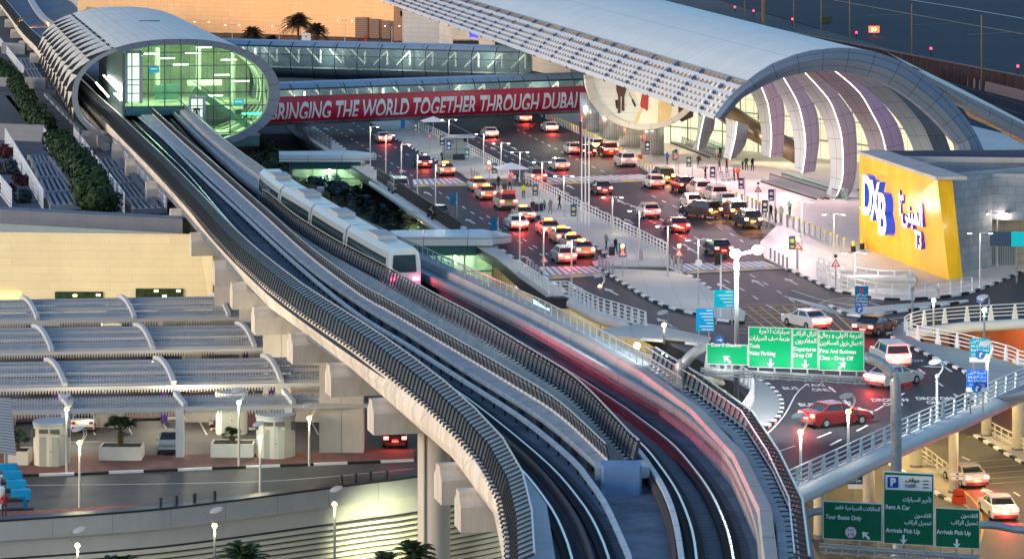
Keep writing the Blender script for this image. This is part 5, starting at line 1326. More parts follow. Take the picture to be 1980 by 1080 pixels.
# ================================================================ metro entrance pavilions beside the road
pv_roof = mat("pavilion_roof", (.42, .52, .56), .35, .2, noise=(.3, .06), grid=(4.4, 9, .05, .4)); pv_fas = mat("pavilion_fascia", (.52, .58, .60), .4, .2, grid=(4.4, 9, .05, .4))
pv_glass = mat("pavilion_glass", (.30, .50, .48), .06, .0, trans=.7); pv_teal = mat("pavilion_teal", (.04, .16, .18), .2, .3)
def pavilion(label, rx0, rx1, yt, yf, gx0, gx1, gyt, gyb, nose, Y, lights):
    """roof x range, top/fascia rows, glass box x range and rows, roof nose; Y = depth of the front"""
    a = P(rx0, yf, Y); b = P(rx1, yf, Y); zr = a.z + .9; t = thing("metro_entrance", label, "glass pavilion", (P((gx0 + gx1) / 2, 0, Y).x, Y, DZ - 3))
    h = P(0, yf, Y).z; D = 6.5
    nb = P(nose[0], 0, Y).x
    g = MB(); pts = [(a.x, Y), (b.x, Y), (nb - .8, Y + .6), (nb, Y + 1.6), (nb - .5, Y + 3.0), (b.x - 1.2, Y + D), (a.x - .5, Y + D - 1)]
    g.prism(pts, h, h + .75); rf = g.build("roof", pv_roof, t)
    g = MB(); g.box((a.x + b.x) / 2, Y - .08, h + .3, b.x - a.x, .12, .85); g.build("fascia", pv_fas, rf)
    zt, zb = P(0, gyt, Y + .8).z, P(0, gyb, Y + .8).z; x0, x1 = P(gx0, 0, Y + .8).x, P(gx1, 0, Y + .8).x
    g = MB(); g.grid([[V((x0, Y + .8, zb)), V((x1, Y + .8, zb)), V((x1, Y + D - 1, zb))], [V((x0, Y + .8, zt - .9)), V((x1, Y + .8, zt - .9)), V((x1, Y + D - 1, zt - .9))]]); g.build("glazing", pv_glass, t)
    g = MB(); g.box((x0 + x1) / 2, Y + .8, zt - .4, x1 - x0, .12, 1.0); g.build("band", pv_teal, t)
    g = MB(); n_ = 3
    for k in range(n_ + 1): x = x0 + (x1 - x0) * k / n_; g.bar((x, Y + .72, zb), (x, Y + .72, zt), .12)
    for z in (zt - .95, (zt + zb) / 2 - .2): g.bar((x0, Y + .72, z), (x1, Y + .72, z), .12)
    g.build("mullions", MATS["mullion"], t)
    g = MB(); g.prism([(x0, Y + 1), (x1 - .2, Y + 1), (x1 - .2, Y + D - 1.2), (x0, Y + D - 1.2)], zb - 3, zb + .1); g.build("base", concrete, t)
    g = MB(); g.box((x0 + x1) / 2, Y + D - 1.4, (zt + zb) / 2, x1 - x0, .2, zt - zb); g.build("back_wall", mat("pav_wall", (.6, .62, .5), .6, noise=(.8, .3), grid=(1.2, 9, .1, .5)), t)
    g = MB()
    for k in range(3): g.boxz(x0 + (x1 - x0) * (.3 + .25 * k), Y + 3, zb, .25, .25, zt - zb)
    g.build("column", conc_beige, t)
    ld = bpy.data.lights.new("pavilion_lamp", 'POINT'); ld.energy = lights * 2.2; ld.color = (1, .95, .6); ld.shadow_soft_size = .5; lo = bpy.data.objects.new("pavilion_lamp", ld); COL.objects.link(lo)
    lo.location = ((x0 + x1) / 2 + .5, Y + 2.6, zt - 1.2); lo.parent = t; lo.matrix_parent_inverse = wm(t).inverted()
    return t
pavilion("glass metro entrance pavilion beside the rocks and shrubs, partly behind the station garden", 540, 697, 290, 311, 560, 697, 312, 372, (727, 298), 368, 500)
pavilion("glass metro entrance pavilion nearest the camera, its lower part behind the viaduct", 760, 953, 448, 472, 790, 952, 474, 566, (989, 462), 283, 420)

# ================================================================ cars
def car_parts(kind, body, roofm=None, lights=True, taxi=False, brake=1.0):
    L_, W_, H_ = {'sedan': (4.7, 1.85, 1.45), 'suv': (4.9, 1.98, 1.86), 'van': (5.0, 1.95, 1.85), 'hatch': (4.3, 1.8, 1.6)}[kind]
    h0 = .30; hb = {'sedan': .93, 'suv': 1.12, 'van': 1.1, 'hatch': .98}[kind]
    # +y is the front
    if kind == 'sedan': low = [(-2.32, .45), (-2.35, .78), (-2.28, 1.0), (-1.7, 1.06), (.95, .98), (2.0, .82), (2.3, .66), (2.34, .45), (2.2, .28), (-2.2, .28)]; cab = [(-1.75, 1.03), (-1.0, 1.42), (.1, 1.45), (.98, .98)]
    elif kind == 'hatch': low = [(-2.08, .45), (-2.12, .85), (-2.05, 1.06), (-1.5, 1.08), (.95, 1.02), (1.8, .85), (2.1, .66), (2.12, .45), (2.0, .28), (-2.0, .28)]; cab = [(-2.02, 1.05), (-1.6, 1.55), (.1, 1.58), (1.05, 1.0)]
    elif kind == 'suv': low = [(-2.42, .5), (-2.45, .95), (-2.4, 1.18), (-1.7, 1.2), (1.1, 1.14), (2.1, 1.05), (2.38, .85), (2.42, .5), (2.3, .32), (-2.3, .32)]; cab = [(-2.38, 1.17), (-2.15, 1.78), (.3, 1.84), (1.15, 1.14)]
    else: low = [(-2.45, .45), (-2.48, .95), (-2.42, 1.12), (-1.7, 1.14), (1.5, 1.1), (2.2, .92), (2.45, .7), (2.48, .45), (2.3, .3), (-2.3, .3)]; cab = [(-2.4, 1.1), (-2.2, 1.78), (.6, 1.8), (1.7, 1.1)]
    b = MB(); w = W_ / 2; rows = []
    for xx, k in ((-w * .93, .96), (-w, 1.), (-w * .985, 1.0), (w * .985, 1.0), (w, 1.), (w * .93, .96)):
        pass
    secs = [(-w, .0), (-w * .9, .05), (w * .9, .05), (w, .0)]
    n_ = len(low); vs = []
    for xx, up in secs:
        for (y, z) in low: vs.append((xx, y * (1 if up else .975), z + (up if z > .8 else 0)))
    fs = []
    for s_ in range(3):
        for i in range(n_): j = (i + 1) % n_; fs.append((s_ * n_ + i, (s_ + 1) * n_ + i, (s_ + 1) * n_ + j, s_ * n_ + j))
    fs.append(tuple(range(n_))[::-1]); fs.append(tuple(3 * n_ + i for i in range(n_)))
    b.add(vs, fs)
    c = MB(); wb, wt = w * .93, w * .76; m_ = len(cab)
    c.add([(-(wb if z < 1.3 and i in (0, m_ - 1) else wt), y, z) for i, (y, z) in enumerate(cab)] + [((wb if z < 1.3 and i in (0, m_ - 1) else wt), y, z) for i, (y, z) in enumerate(cab)],
          [(0, 1, 2, 3), (7, 6, 5, 4), (0, 4, 5, 1), (1, 5, 6, 2), (2, 6, 7, 3)])
    r = MB(); (y1, z1), (y2, z2) = cab[1], cab[2]
    r.box(0, (y1 + y2) / 2, (z1 + z2) / 2 + .03, wt * 2 + .06, abs(y2 - y1) + .16, .07 + abs(z2 - z1))
    for sx in (-1, 1):
        r.bar((sx * wb, cab[0][0], cab[0][1]), (sx * wt, y1, z1), .09); r.bar((sx * wb, cab[3][0], cab[3][1]), (sx * wt, y2, z2), .08); r.bar((sx * (w * .9), 0 - .1, hb + .1), (sx * wt, -.1, z1), .08)
    out = [("body", b, body, None), ("cabin_glass", c, mat("car_glass", (.02, .025, .03), .05, 0, coat=.3), None), ("roof", r, roofm or body, None)]
    wheels = [(sx * w * .9, sy * L_ * .30) for sx in (-1, 1) for sy in (-1, 1)]
    yb = low[1][0] - .02; zl = hb - .06
    tl = [(sx * w * .76, yb, zl) for sx in (-1, 1)]; yf = low[6][0] - .02; hl = [(sx * w * .72, yf, low[6][1] + .05) for sx in (-1, 1)]
    return out, wheels, tl, hl, (L_, W_, H_, yb, zl)
body_m = lambda n_, c_: mat("car_" + n_, c_, .25, .2, coat=.6)
tail_on = mat("tail_light_lit", (.6, .02, .02), .3, emis=(1, .05, .03), estr=22); tail_off = mat("tail_light", (.35, .02, .02), .2); amber_on = mat("indicator_lit", (.8, .3, .05), .3, emis=(1, .38, .06), estr=25); head_on = mat("headlight_lit", (.9, .9, .9), .2, emis=(1, .95, .85), estr=12); head_off = mat("headlight", (.6, .62, .65), .1, .3)
CAR = {}
def wheel_mesh():
    if 'w' not in CAR:
        g = MB(); g.tube([(-.12, 0, 0), (.12, 0, 0)], .33, 14, 0); g.tube([(-.125, 0, 0), (.125, 0, 0)], .19, 10, 1)
        CAR['w'] = mesh_of(g, "wheel", [rubber, metal_grey])
    return CAR['w']
def car(label, kind, mname, mcol, x, y, yaw, z=DZ, taxi=False, tail=True, head=False, amber=False, group=None, glow=0, hatch_open=False, spare=False):
    """x, y: pixel of the middle of the near end where it meets the road; yaw: heading, 0 = away from the camera"""
    key = (kind, mname, taxi, tail, head, amber, hatch_open, spare)
    name = "taxi" if taxi else "parked_car"
    cat = "taxi" if taxi else "car"
    c0 = G(x, y, z); hd = V((math.sin(yaw) * -1, math.cos(yaw), 0)); L_ = {'sedan': 4.7, 'suv': 4.9, 'van': 5.0, 'hatch': 4.3}[kind]
    c = c0 + (hd if hd.y > 0 else -hd) * L_ / 2; c.z = z + .012
    if key in CAR:
        t = copy_tree(CAR[key], c, yaw, label=label); 
    else:
        t = thing(name, label, cat, c, yaw); bm = body_m(mname, mcol)
        out, wh, tl, hl, (L2, W2, H2, yb, zl) = car_parts(kind, bm, roofm=mat("taxi_roof_red", (.45, .03, .03), .3, coat=.4) if taxi else None)
        for n_, mb_, m_, _ in out: mb_.build(n_, m_, t, local=True, smooth=False)
        for (wx, wy) in wh:
            o = bpy.data.objects.new("wheel", wheel_mesh()); COL.objects.link(o); o.parent = t; o.location = (wx, wy, .33)
        for (lx, ly, lz) in tl:
            g = MB(); g.box(lx, ly - .02, lz, .34, .1, .2); g.build("tail_light", amber_on if amber else tail_on if tail else tail_off, t, local=True)
        for (lx, ly, lz) in hl: g = MB(); g.box(lx, ly + .03, lz, .36, .1, .18); g.build("headlight", head_on if head else head_off, t, local=True)
        g = MB(); g.box(0, yb - .04, zl - .24, .52, .04, .13); g.build("number_plate", mat("plate", (.7, .68, .6), .5), t, local=True)
        for by_ in (yb - .02, -yb): g = MB(); g.box(0, by_, .42, W2 * .9, .12, .22); g.build("bumper", mat("bumper", (.05, .05, .05), .6), t, local=True)
        for sx in (-1, 1): g = MB(); g.box(sx * (W2 / 2 + .08), .75, 1.02 if kind in ('sedan', 'hatch') else 1.2, .2, .1, .15); g.build("mirror", bm, t, local=True)
        if taxi:
            g = MB(); g.box(0, -.3, H2 + .13, .75, .3, .2); g.build("taxi_lamp", mat("taxi_lamp", (.8, .5, .05), .4, emis=(1, .6, .08), estr=1.6), t, local=True)
            g = MB(); g.box(0, yb - .035, zl + .02, .9, .04, .22); g.build("rear_badge", mat("badge_orange", (.6, .25, .03), .4), t, local=True)
        if hatch_open: g = MB(); g.bar((0, -2.2, 1.85), (0, -3.0, 2.35), 1.5, .08); g.build("open_hatch", bm, t, local=True)
        if spare: g = MB(); g.tube([(.1, yb - .22, .95), (.1, yb - .02, .95)], .36, 14); g.build("spare_wheel", rubber, t, local=True)
        CAR[key] = t
    if group: t["group"] = group
    if glow:
        ld = bpy.data.lights.new("tail_glow", 'POINT'); ld.energy = glow * .4; ld.color = (1, .07, .04) if not amber else (1, .4, .08); ld.shadow_soft_size = .25
        lo = bpy.data.objects.new("tail_glow", ld); COL.objects.link(lo); lo.parent = t; lo.location = (0, -L_ / 2 - .45, .7)
    return t
YR = R(10.5)
cream = ("cream", (.66, .58, .44)); white = ("white", (.72, .71, .68)); black = ("black", (.012, .012, .015)); silver = ("silver", (.42, .42, .42)); dred = ("dark_red", (.22, .02, .02)); navy = ("navy", (.03, .04, .08)); gold = ("champagne", (.45, .40, .32))
tg = "cream taxis with red roofs"
for lab, x, y, gl in (("cream taxi with red roof at the kerb just before the first crossing", 866, 341, 60), ("cream taxi first in the rank, brake lights glowing beside the crossing", 930, 372, 220), ("cream taxi tucked behind the first of the rank", 946, 388, 0),
                      ("cream taxi with glowing tail lights behind the open van", 1019, 430, 120), ("cream taxi alone in the bay beside the flag poles", 1068, 458, 60), ("cream taxi with bright brake lights, middle of the lower rank", 1094, 473, 200),
                      ("cream taxi half hidden behind the last of the rank", 1114, 487, 0), ("last cream taxi of the rank, nearest the lower crossing", 1133, 500, 160)):
    car(lab, 'sedan', *cream, x, y, YR, taxi=True, group=tg, glow=gl)
car("cream van taxi with its tailgate open, loading beside the rank", 'van', *cream, 984, 407, YR, taxi=True, hatch_open=True)
car("silver off-roader with a spare wheel on its back, parked by the dark fence", 'suv', *silver, 776, 376, YR, tail=False, spare=True)
car("black saloon parked by the dark fence above the near pavilion", 'sedan', *black, 853, 427, YR, tail=False)
car("grey off-roader braking at the crossing beside the white parasol", 'suv', "grey", (.18, .17, .17), 1042, 356, YR, glow=160)
mg = "cars stopped along the yellow-topped bollards"
for lab, k, c_, x, y, yw_, kw in (
    ("white saloon braking just under the banner bridge", 'sedan', white, 1017, 238, YR, dict(glow=300)),
    ("white saloon with one brake light, second car below the banner bridge", 'sedan', white, 1068, 257, YR, dict(glow=200)),
    ("white hatchback at the left of the crowded drop-off group", 'hatch', white, 1113, 300, YR, dict(glow=60)),
    ("black saloon beside the white hatchback", 'sedan', black, 1140, 304, YR, dict(glow=60)),
    ("white taxi-like saloon with blazing lights nearest the steel columns", 'hatch', white, 1158, 292, YR, dict(amber=True, glow=120)),
    ("dark red off-roader in the drop-off group", 'suv', dred, 1182, 304, YR, dict(glow=120)),
    ("white off-roader at the kerb, passenger standing beside it", 'suv', white, 1216, 324, YR, dict(tail=True)),
    ("black van with two amber lamps flashing just below the crossing", 'van', black, 1291, 356, YR, dict(amber=True, glow=200)),
    ("white hatchback beside the black amber-lit van", 'hatch', white, 1272, 366, YR, dict(glow=90)),
    ("black off-roader in the middle of the stopped cars", 'suv', black, 1330, 374, YR, dict(glow=90)),
    ("white saloon with green-lit plate, far left of the lower group", 'hatch', white, 1345, 405, YR, dict(glow=80)),
    ("white off-roader behind the black one", 'suv', white, 1362, 382, YR, dict(glow=20)),
    ("white off-roader with an orange lamp in the kerb lane", 'suv', white, 1393, 392, YR, dict(glow=0)),
    ("white saloon with orange rear window glow", 'sedan', white, 1413, 402, YR, dict(amber=True, glow=90)),
    ("dark grey off-roader turning out in the lower group", 'suv', ("graphite", (.05, .05, .055)), 1384, 424, YR + .5, dict(amber=True, glow=40)),
    ("dark brown off-roader with glowing lamp, second from the end of the group", 'suv', ("brown", (.07, .04, .03)), 1430, 425, YR, dict(amber=True, glow=80)),
    ("navy off-roader at the end of the group, nearest the pavement corner", 'suv', navy, 1457, 443, YR, dict(amber=True, glow=60))):
    car(lab, k, *c_, x, y, yw_, group=mg, **kw)
# moving traffic: the vehicles themselves, standing where the photograph's traffic runs
mv = "cars on the move with red tail lights lit"
for lab, k, c_, x, y, yw_, z_, gl in (
    ("white saloon under way in the centre lane below the banner bridge", 'sedan', white, 952, 268, YR, DZ, 260), ("silver saloon under way beside the row of lamp masts on the main road", 'sedan', silver, 1088, 331, YR, DZ, 260),
    ("dark saloon under way just below the main crossing", 'sedan', navy, 1170, 378, YR, DZ, 260), ("white hatchback under way on the main road level with the three flag poles", 'hatch', white, 1262, 424, YR, DZ, 260),
    ("dark red saloon under way on the main road beside the dashed lane", 'sedan', dred, 1318, 452, YR, DZ, 260), ("black saloon nearest the lower main crossing", 'sedan', black, 1400, 497, YR, DZ, 300),
    ("silver saloon under way on the inner road beside the bus shelter island", 'sedan', silver, 745, 278, YR, DZ, 260), ("dark saloon under way on the inner road before the first crossing", 'sedan', navy, 822, 326, YR, DZ, 260),
    ("white saloon passing the taxi rank", 'sedan', white, 1006, 447, YR, DZ, 260), ("silver hatchback passing the end of the taxi rank", 'hatch', silver, 1098, 512, YR, DZ, 260),
    ("white saloon on the yellow hatched box", 'sedan', white, 1590, 640, R(28), DZ, 300), ("black saloon at the tight bend beside the splitter island", 'sedan', black, 1668, 652, R(-32), DZ, 340),
    ("white off-roader going round the bend behind the green gantry arm", 'suv', white, 1738, 716, R(8), DZ, 340), ("silver saloon leaving the bend above the lane lettering", 'sedan', silver, 1690, 752, R(-45), DZ, 340),
    ("dark red saloon on the lower sweep of the junction", 'sedan', dred, 1560, 826, R(-62), DZ, 340),
    ("silver saloon climbing the arrivals lane between yellow stripes", 'sedan', silver, 1890, 946, R(14), 0, 300), ("white saloon in the arrivals lane beside the lower right sign", 'sedan', white, 1945, 1010, R(4), 0, 300)):
    o = car(lab, k, *c_, x, y, yw_, z=z_, group=mv, glow=gl * .8); o["category"] = "car"
# car park
pk = "cars parked in the lot"
car("white saloon seen from behind, parked above the first round kiosk", 'sedan', *white, 159, 838, R(2), z=0, tail=False, group=pk)
car("champagne saloon facing the camera beside the white canopy column", 'sedan', *gold, 327, 882, R(184), z=0, tail=False, group=pk)
car("black saloon with red tail lights behind the wide pier", 'sedan', *black, 764, 868, R(2), z=0, tail=True, group=pk, glow=60)
for lab, k, c_, x, y, yw_ in (("white saloon under the third canopy, centre of the lot", 'sedan', white, 266, 762, 0), ("black saloon beside the white one under the third canopy", 'sedan', black, 345, 762, 180), ("dark van with amber stripe under the third canopy", 'van', black, 72, 766, 0),
                           ("white saloon under the third canopy beside the piers", 'sedan', white, 536, 756, 180), ("dark glossy saloon under the second canopy", 'sedan', black, 100, 696, 180), ("black off-roader under the second canopy", 'suv', black, 298, 696, 0), ("white off-roader between the first two canopies", 'suv', white, 215, 640, 180), ("pale van between the first two canopies, beside the tan kiosk", 'van', silver, 95, 640, 0)):
    car(lab, k, *c_, x, y, R(yw_), z=0, tail=False, group=pk)

# ================================================================ metro train standing where its rear lamps are in the photograph
tr = W(r4_px, ZD + .42, 400); tr = offset(tr, -.87)
acc = 0; best = (1e9, 0)
tail_p = G(781, 561, ZD + .4)
for i in range(len(tr) - 1):
    d_ = (tr[i] - tail_p).length
    if d_ < best[0]: best = (d_, acc)
    acc += (tr[i + 1] - tr[i]).length
T0 = best[1]
train = thing("metro_train", "pale blue and white metro train standing on the right track with red tail lamps lit", "train", tail_p)
tw = mat("train_white", (.34, .40, .45), .3, .2, coat=.3); tb_ = mat("train_blue", (.10, .22, .34), .3, .1, coat=.3); tglass = mat("train_glass", (.02, .04, .05), .05)
CL = 16.5
for k in range(4):
    d1_ = T0 - k * (CL + .5); d0_ = d1_ - CL
    if d0_ < 2: break
    l = [at(tr, d0_ + CL * j / 6)[0] for j in range(7)]
    l[-1] = at(tr, d1_)[0]
    g = MB(); g.sweep(l, [(-1.3, .25), (1.3, .25), (1.36, 1.1), (1.34, 2.2), (1.2, 3.0), (.85, 3.4), (-.85, 3.4), (-1.2, 3.0), (-1.34, 2.2), (-1.36, 1.1)]); c_ = g.build("carriage", tw, train)
    for sg in (-1, 1):
        g = MB(); q = [(1.37, 1.35), (1.36, 2.2), (1.30, 2.55)] if sg > 0 else [(-1.30, 2.55), (-1.36, 2.2), (-1.37, 1.35)]; g.sweep([at(tr, d0_ + .8 + (CL - 1.6) * j / 6)[0] for j in range(7)], [(o_ * 1.01, z_) for o_, z_ in q], closed=False); g.build("window_band", tglass, c_)
        g = MB(); q = [(1.36, .5), (1.375, 1.0)] if sg > 0 else [(-1.375, 1.0), (-1.36, .5)]; g.sweep(l, [(o_ * 1.01, z_) for o_, z_ in q], closed=False); g.build("stripe", tb_, c_)
    p, dd = at(tr, (d0_ + d1_) / 2); g = MB(); g.box(p.x, p.y, p.z + 3.55, 4.5, 1.6, .3, ang(dd)); g.build("air_unit", mat("unit_grey", (.35, .38, .4), .5), c_)
    g = MB(); g.sweep([at(tr, d0_ + 1 + (CL - 2) * j / 4)[0] for j in range(5)], [(-1.0, 0.0), (1.0, 0.0), (1.0, .3), (-1.0, .3)]); g.build("underframe", metal_dark, c_)
p, dd = at(tr, T0); nn_ = V((-dd.y, dd.x, 0))
g = MB(); w_ = lambda o_, z_, f=.05: p + nn_ * o_ + dd * f + V((0, 0, z_))
g.add([w_(-1.0, 1.45), w_(1.0, 1.45), w_(.9, 2.85), w_(-.9, 2.85)], [(0, 1, 2, 3)]); g.build("rear_window", tglass, train)
for o_ in (-.95, .95):
    g = MB(); q = w_(o_, .95, .06); g.box(q.x, q.y, q.z, .1, .5, .22, ang(dd)); g.build("tail_lamp", mat("train_red", (.8, .02, .05), .3, emis=(1, .02, .08), estr=60), train)
for k, (bk, e_) in enumerate(((1.2, 700), )):
    ld = bpy.data.lights.new("track_red_wash", 'SPOT'); ld.energy = 60000; ld.color = (1, .02, .07); ld.spot_size = R(13); ld.spot_blend = .9; ld.shadow_soft_size = .3  # one very strong spot between the tail lamps, added to redden the track
    lo = bpy.data.objects.new("track_red_wash", ld); COL.objects.link(lo); lo.location = p + dd * .5 + V((0, 0, 1.0)); aim = at(tr, T0 + 34)[0]; lo.rotation_euler = (lo.location - aim - V((0, 0, .5))).to_track_quat('Z', 'Y').to_euler(); lo.parent = train; lo.matrix_parent_inverse = wm(train).inverted()

# ================================================================ street furniture
# yellow-topped bollards
bb = None; ybm_ = mat("bollard_yellow", (.75, .62, .02), .4); bol_m = mat("bollard_steel", (.55, .56, .54), .35, .5)
bl_ = W([(1046, 224), (1057, 231), (1130, 265), (1206, 305), (1262, 338), (1303, 352), (1378, 376), (1450, 400), (1489, 422), (1537, 440), (1600, 468), (1642, 484)], DZ + .14, 400)
T_ = length(bl_); N_ = 84
for k in range(N_):
    p, d_ = at(bl_, T_ * (k + .3) / N_)
    if bb is None:
        bb = thing("bollard", "", "bollard", p, 0, "yellow-topped bollards along the forecourt edge"); g = MB(); g.cyl(0, 0, 0, .95, .13, 10); g.build("post", bol_m, bb, local=True); g = MB(); g.cyl(0, 0, .95, 1.12, .17, 10); g.build("cap", ybm_, bb, local=True)
        bb["label"] = "steel bollard with a yellow cap in the long row along the forecourt kerb"
    else: copy_tree(bb, p)
p0_ = None
for k, (x, y) in enumerate([(1650, 487), (1684, 478), (1667, 482)]):
    c = G(x, y, DZ + .14); 
    if not p0_:
        p0_ = thing("bollard", "black bollard with a yellow cap beside the yellow wall", "bollard", c, 0, "black and yellow bollards beside the yellow wall"); g = MB(); g.cyl(0, 0, 0, .6, .24, 10); g.build("foot", kerb_black, p0_, local=True); g = MB(); g.cyl(0, 0, .6, 1.1, .16, 10); g.build("cap", ybm_, p0_, local=True)
    else: copy_tree(p0_, c)
sb = None
for pts_, lab in ((((1019, 520), (1025, 525), (1031, 529), (1037, 533), (1043, 537)), "short plain steel bollard left of the lower zebra crossing"), (((1159, 516), (1165, 520), (1172, 524), (1178, 527), (1185, 531)), "short plain steel bollard right of the lower zebra crossing"),
                  (((755, 349), (760, 352), (765, 355)), "short plain steel bollard beside the silver off-roader"), (((912, 342), (917, 345), (922, 348), (927, 351)), "short plain steel bollard behind the first taxi"), (((1490, 500), (1498, 505), (1506, 510), (1514, 514), (1522, 518)), "short plain steel bollard right of the main road's lower crossing"),
                  (((1295, 513), (1303, 516), (1311, 520), (1318, 524)), "short plain steel bollard at the end of the white fence"), (((1238, 500), (1241, 502)), "short dark bollard on the island pavement")):
    for (x, y) in pts_:
        c = G(x, y, DZ + .14)
        if sb is None: sb = thing("steel_bollard", lab, "bollard", c, 0); g = MB(); g.cyl(0, 0, 0, 1.05, .1, 8); g.build("post", metal_grey, sb, local=True); o = sb
        else: o = copy_tree(sb, c, label=lab)
        o["group"] = lab.replace("bollard", "bollards")
# white guard fences on the island
def white_fence(label, px, z=DZ + .14, h=1.1, sp=1.45, cat="fence", name="guard_fence", m_=None, flat=None, post=None, bars=(1.0, .62, .3)):
    l = W(px, z, 120, True); t = thing(name, label, cat, l[0]); m_ = m_ or metal_white
    g = MB()
    for b_ in bars: g.sweep(l, [(-.035, b_ * h - .035), (.035, b_ * h - .035), (.035, b_ * h + .035), (-.035, b_ * h + .035)])
    r_ = g.build("rail", m_, t); T = length(l); n_ = int(T / sp); pb_2 = post or MB().boxz(0, 0, 0, .09, .09, h + .03); pm = mesh_of(pb_2, "post", m_)
    for k in range(min(n_ + 1, 99)): p, d_ = at(l, T * k / n_); inst(pm, "post", t, p, ang(d_))
    return t
white_fence("white guard fence on the island, upper stretch behind the shelter", [(787, 238), (867, 275), (908, 295), (961, 324), (984, 336)])
white_fence("white guard fence on the island, long stretch behind the taxi rank", [(1017, 355), (1043, 366), (1103, 398), (1183, 438), (1240, 466), (1289, 493)])
dark_f = mat("fence_dark", (.06, .055, .06), .5, .3)
t = white_fence("dark slatted fence along the left pavement above the garden", [(571, 250), (640, 290)], m_=dark_f, h=1.5, sp=1.2); 
g_ = None
t = white_fence("dark slatted fence along the parked cars above the near pavilion", [(729, 348), (800, 396), (873, 446), (905, 468)], m_=dark_f, h=1.5, sp=.6, bars=(1, .5, .1))
l = setz(W([(725, 347), (800, 398), (873, 448), (905, 470)], DZ, 60), DZ - .45); g = MB(); g.tube(offset(l, -.3), .5, 12); g.build('edge_beam', mat('edge_beam_white', (.62, .63, .62), .45, noise=(.4, .1)), t, smooth=True)
# pipe-edged railings (ramp edges)
tri = MB(); tri.add([(-.28, -.06, 0), (.28, -.06, 0), (.06, -.06, 1.25), (-.06, -.06, 1.25), (-.28, .06, 0), (.28, .06, 0), (.06, .06, 1.25), (-.06, .06, 1.25)], [(0, 1, 2, 3), (7, 6, 5, 4), (0, 3, 7, 4), (1, 5, 6, 2), (3, 2, 6, 7)])
def ramp_rail(label, px, pipe=.55, z=DZ, sp=1.9, sm=True, drop=.45):
    t = white_fence(label, px, z, 1.25, sp, post=tri, bars=(1.0, .76, .52, .28), name="ramp_railing", cat="railing")
    l = setz(W(px, z, 120, sm), z - drop)
    if pipe: g = MB(); g.tube(l, pipe, 12); g.build("edge_beam", mat("edge_beam_white", (.62, .63, .62), .45, noise=(.4, .1)), t, smooth=True)
    return t
ramp_rail("long white railing with a round edge beam along the lower side of the ramp", [(1490, 968), (1510, 958), (1560, 934), (1606, 913), (1670, 883), (1725, 857), (1813, 818), (1850, 803), (1900, 781), (1980, 745), (2060, 712)], pipe=.62, sp=2.0)
ramp_rail("white looping railing around the open well at the right", [(2060, 722), (1980, 712), (1949, 700), (1847, 673), (1776, 660), (1752, 650), (1752, 641), (1782, 630), (1861, 622), (1928, 618), (1990, 615), (2060, 613)], pipe=.45, sp=2.2)
ramp_rail("white railing with a round edge beam below the near pavilion", [(1003, 528), (1030, 548), (1057, 566), (1064, 571), (1096, 571), (1104, 575), (1150, 600), (1200, 616), (1248, 632)], pipe=.55, sp=1.3, sm=False)
ramp_rail("white railing around the planted well of the round island", [(1367, 716), (1395, 722), (1420, 733), (1449, 752), (1457, 773), (1449, 795), (1430, 824)], pipe=.4, sp=1.2)
white_fence("white handrails on the stair landing below the yellow wall", [(1583, 522), (1610, 532), (1640, 538), (1700, 548), (1760, 548)], m_=metal_white, h=1.2)
white_fence("white railing along the kerb below the yellow wall", [(1580, 530), (1625, 556), (1700, 574), (1790, 574), (1880, 562)], m_=metal_white, h=1.2)
t = thing("stairwell_wall", "pale curved wall and canopy of the stairwell below the yellow wall", "wall", G(1690, 560, DZ)); 
a, b = G(1630, 560, DZ), G(1770, 560, DZ); g = MB(); g.prism([(a.x, a.y), (b.x, b.y), (b.x + .5, b.y + 6), (a.x + .5, a.y + 6)], DZ, DZ + .9); g.tube([(a.x, a.y, DZ + .95), (b.x, b.y, DZ + .95)], .35, 10); g.build("wall", conc_beige, t)
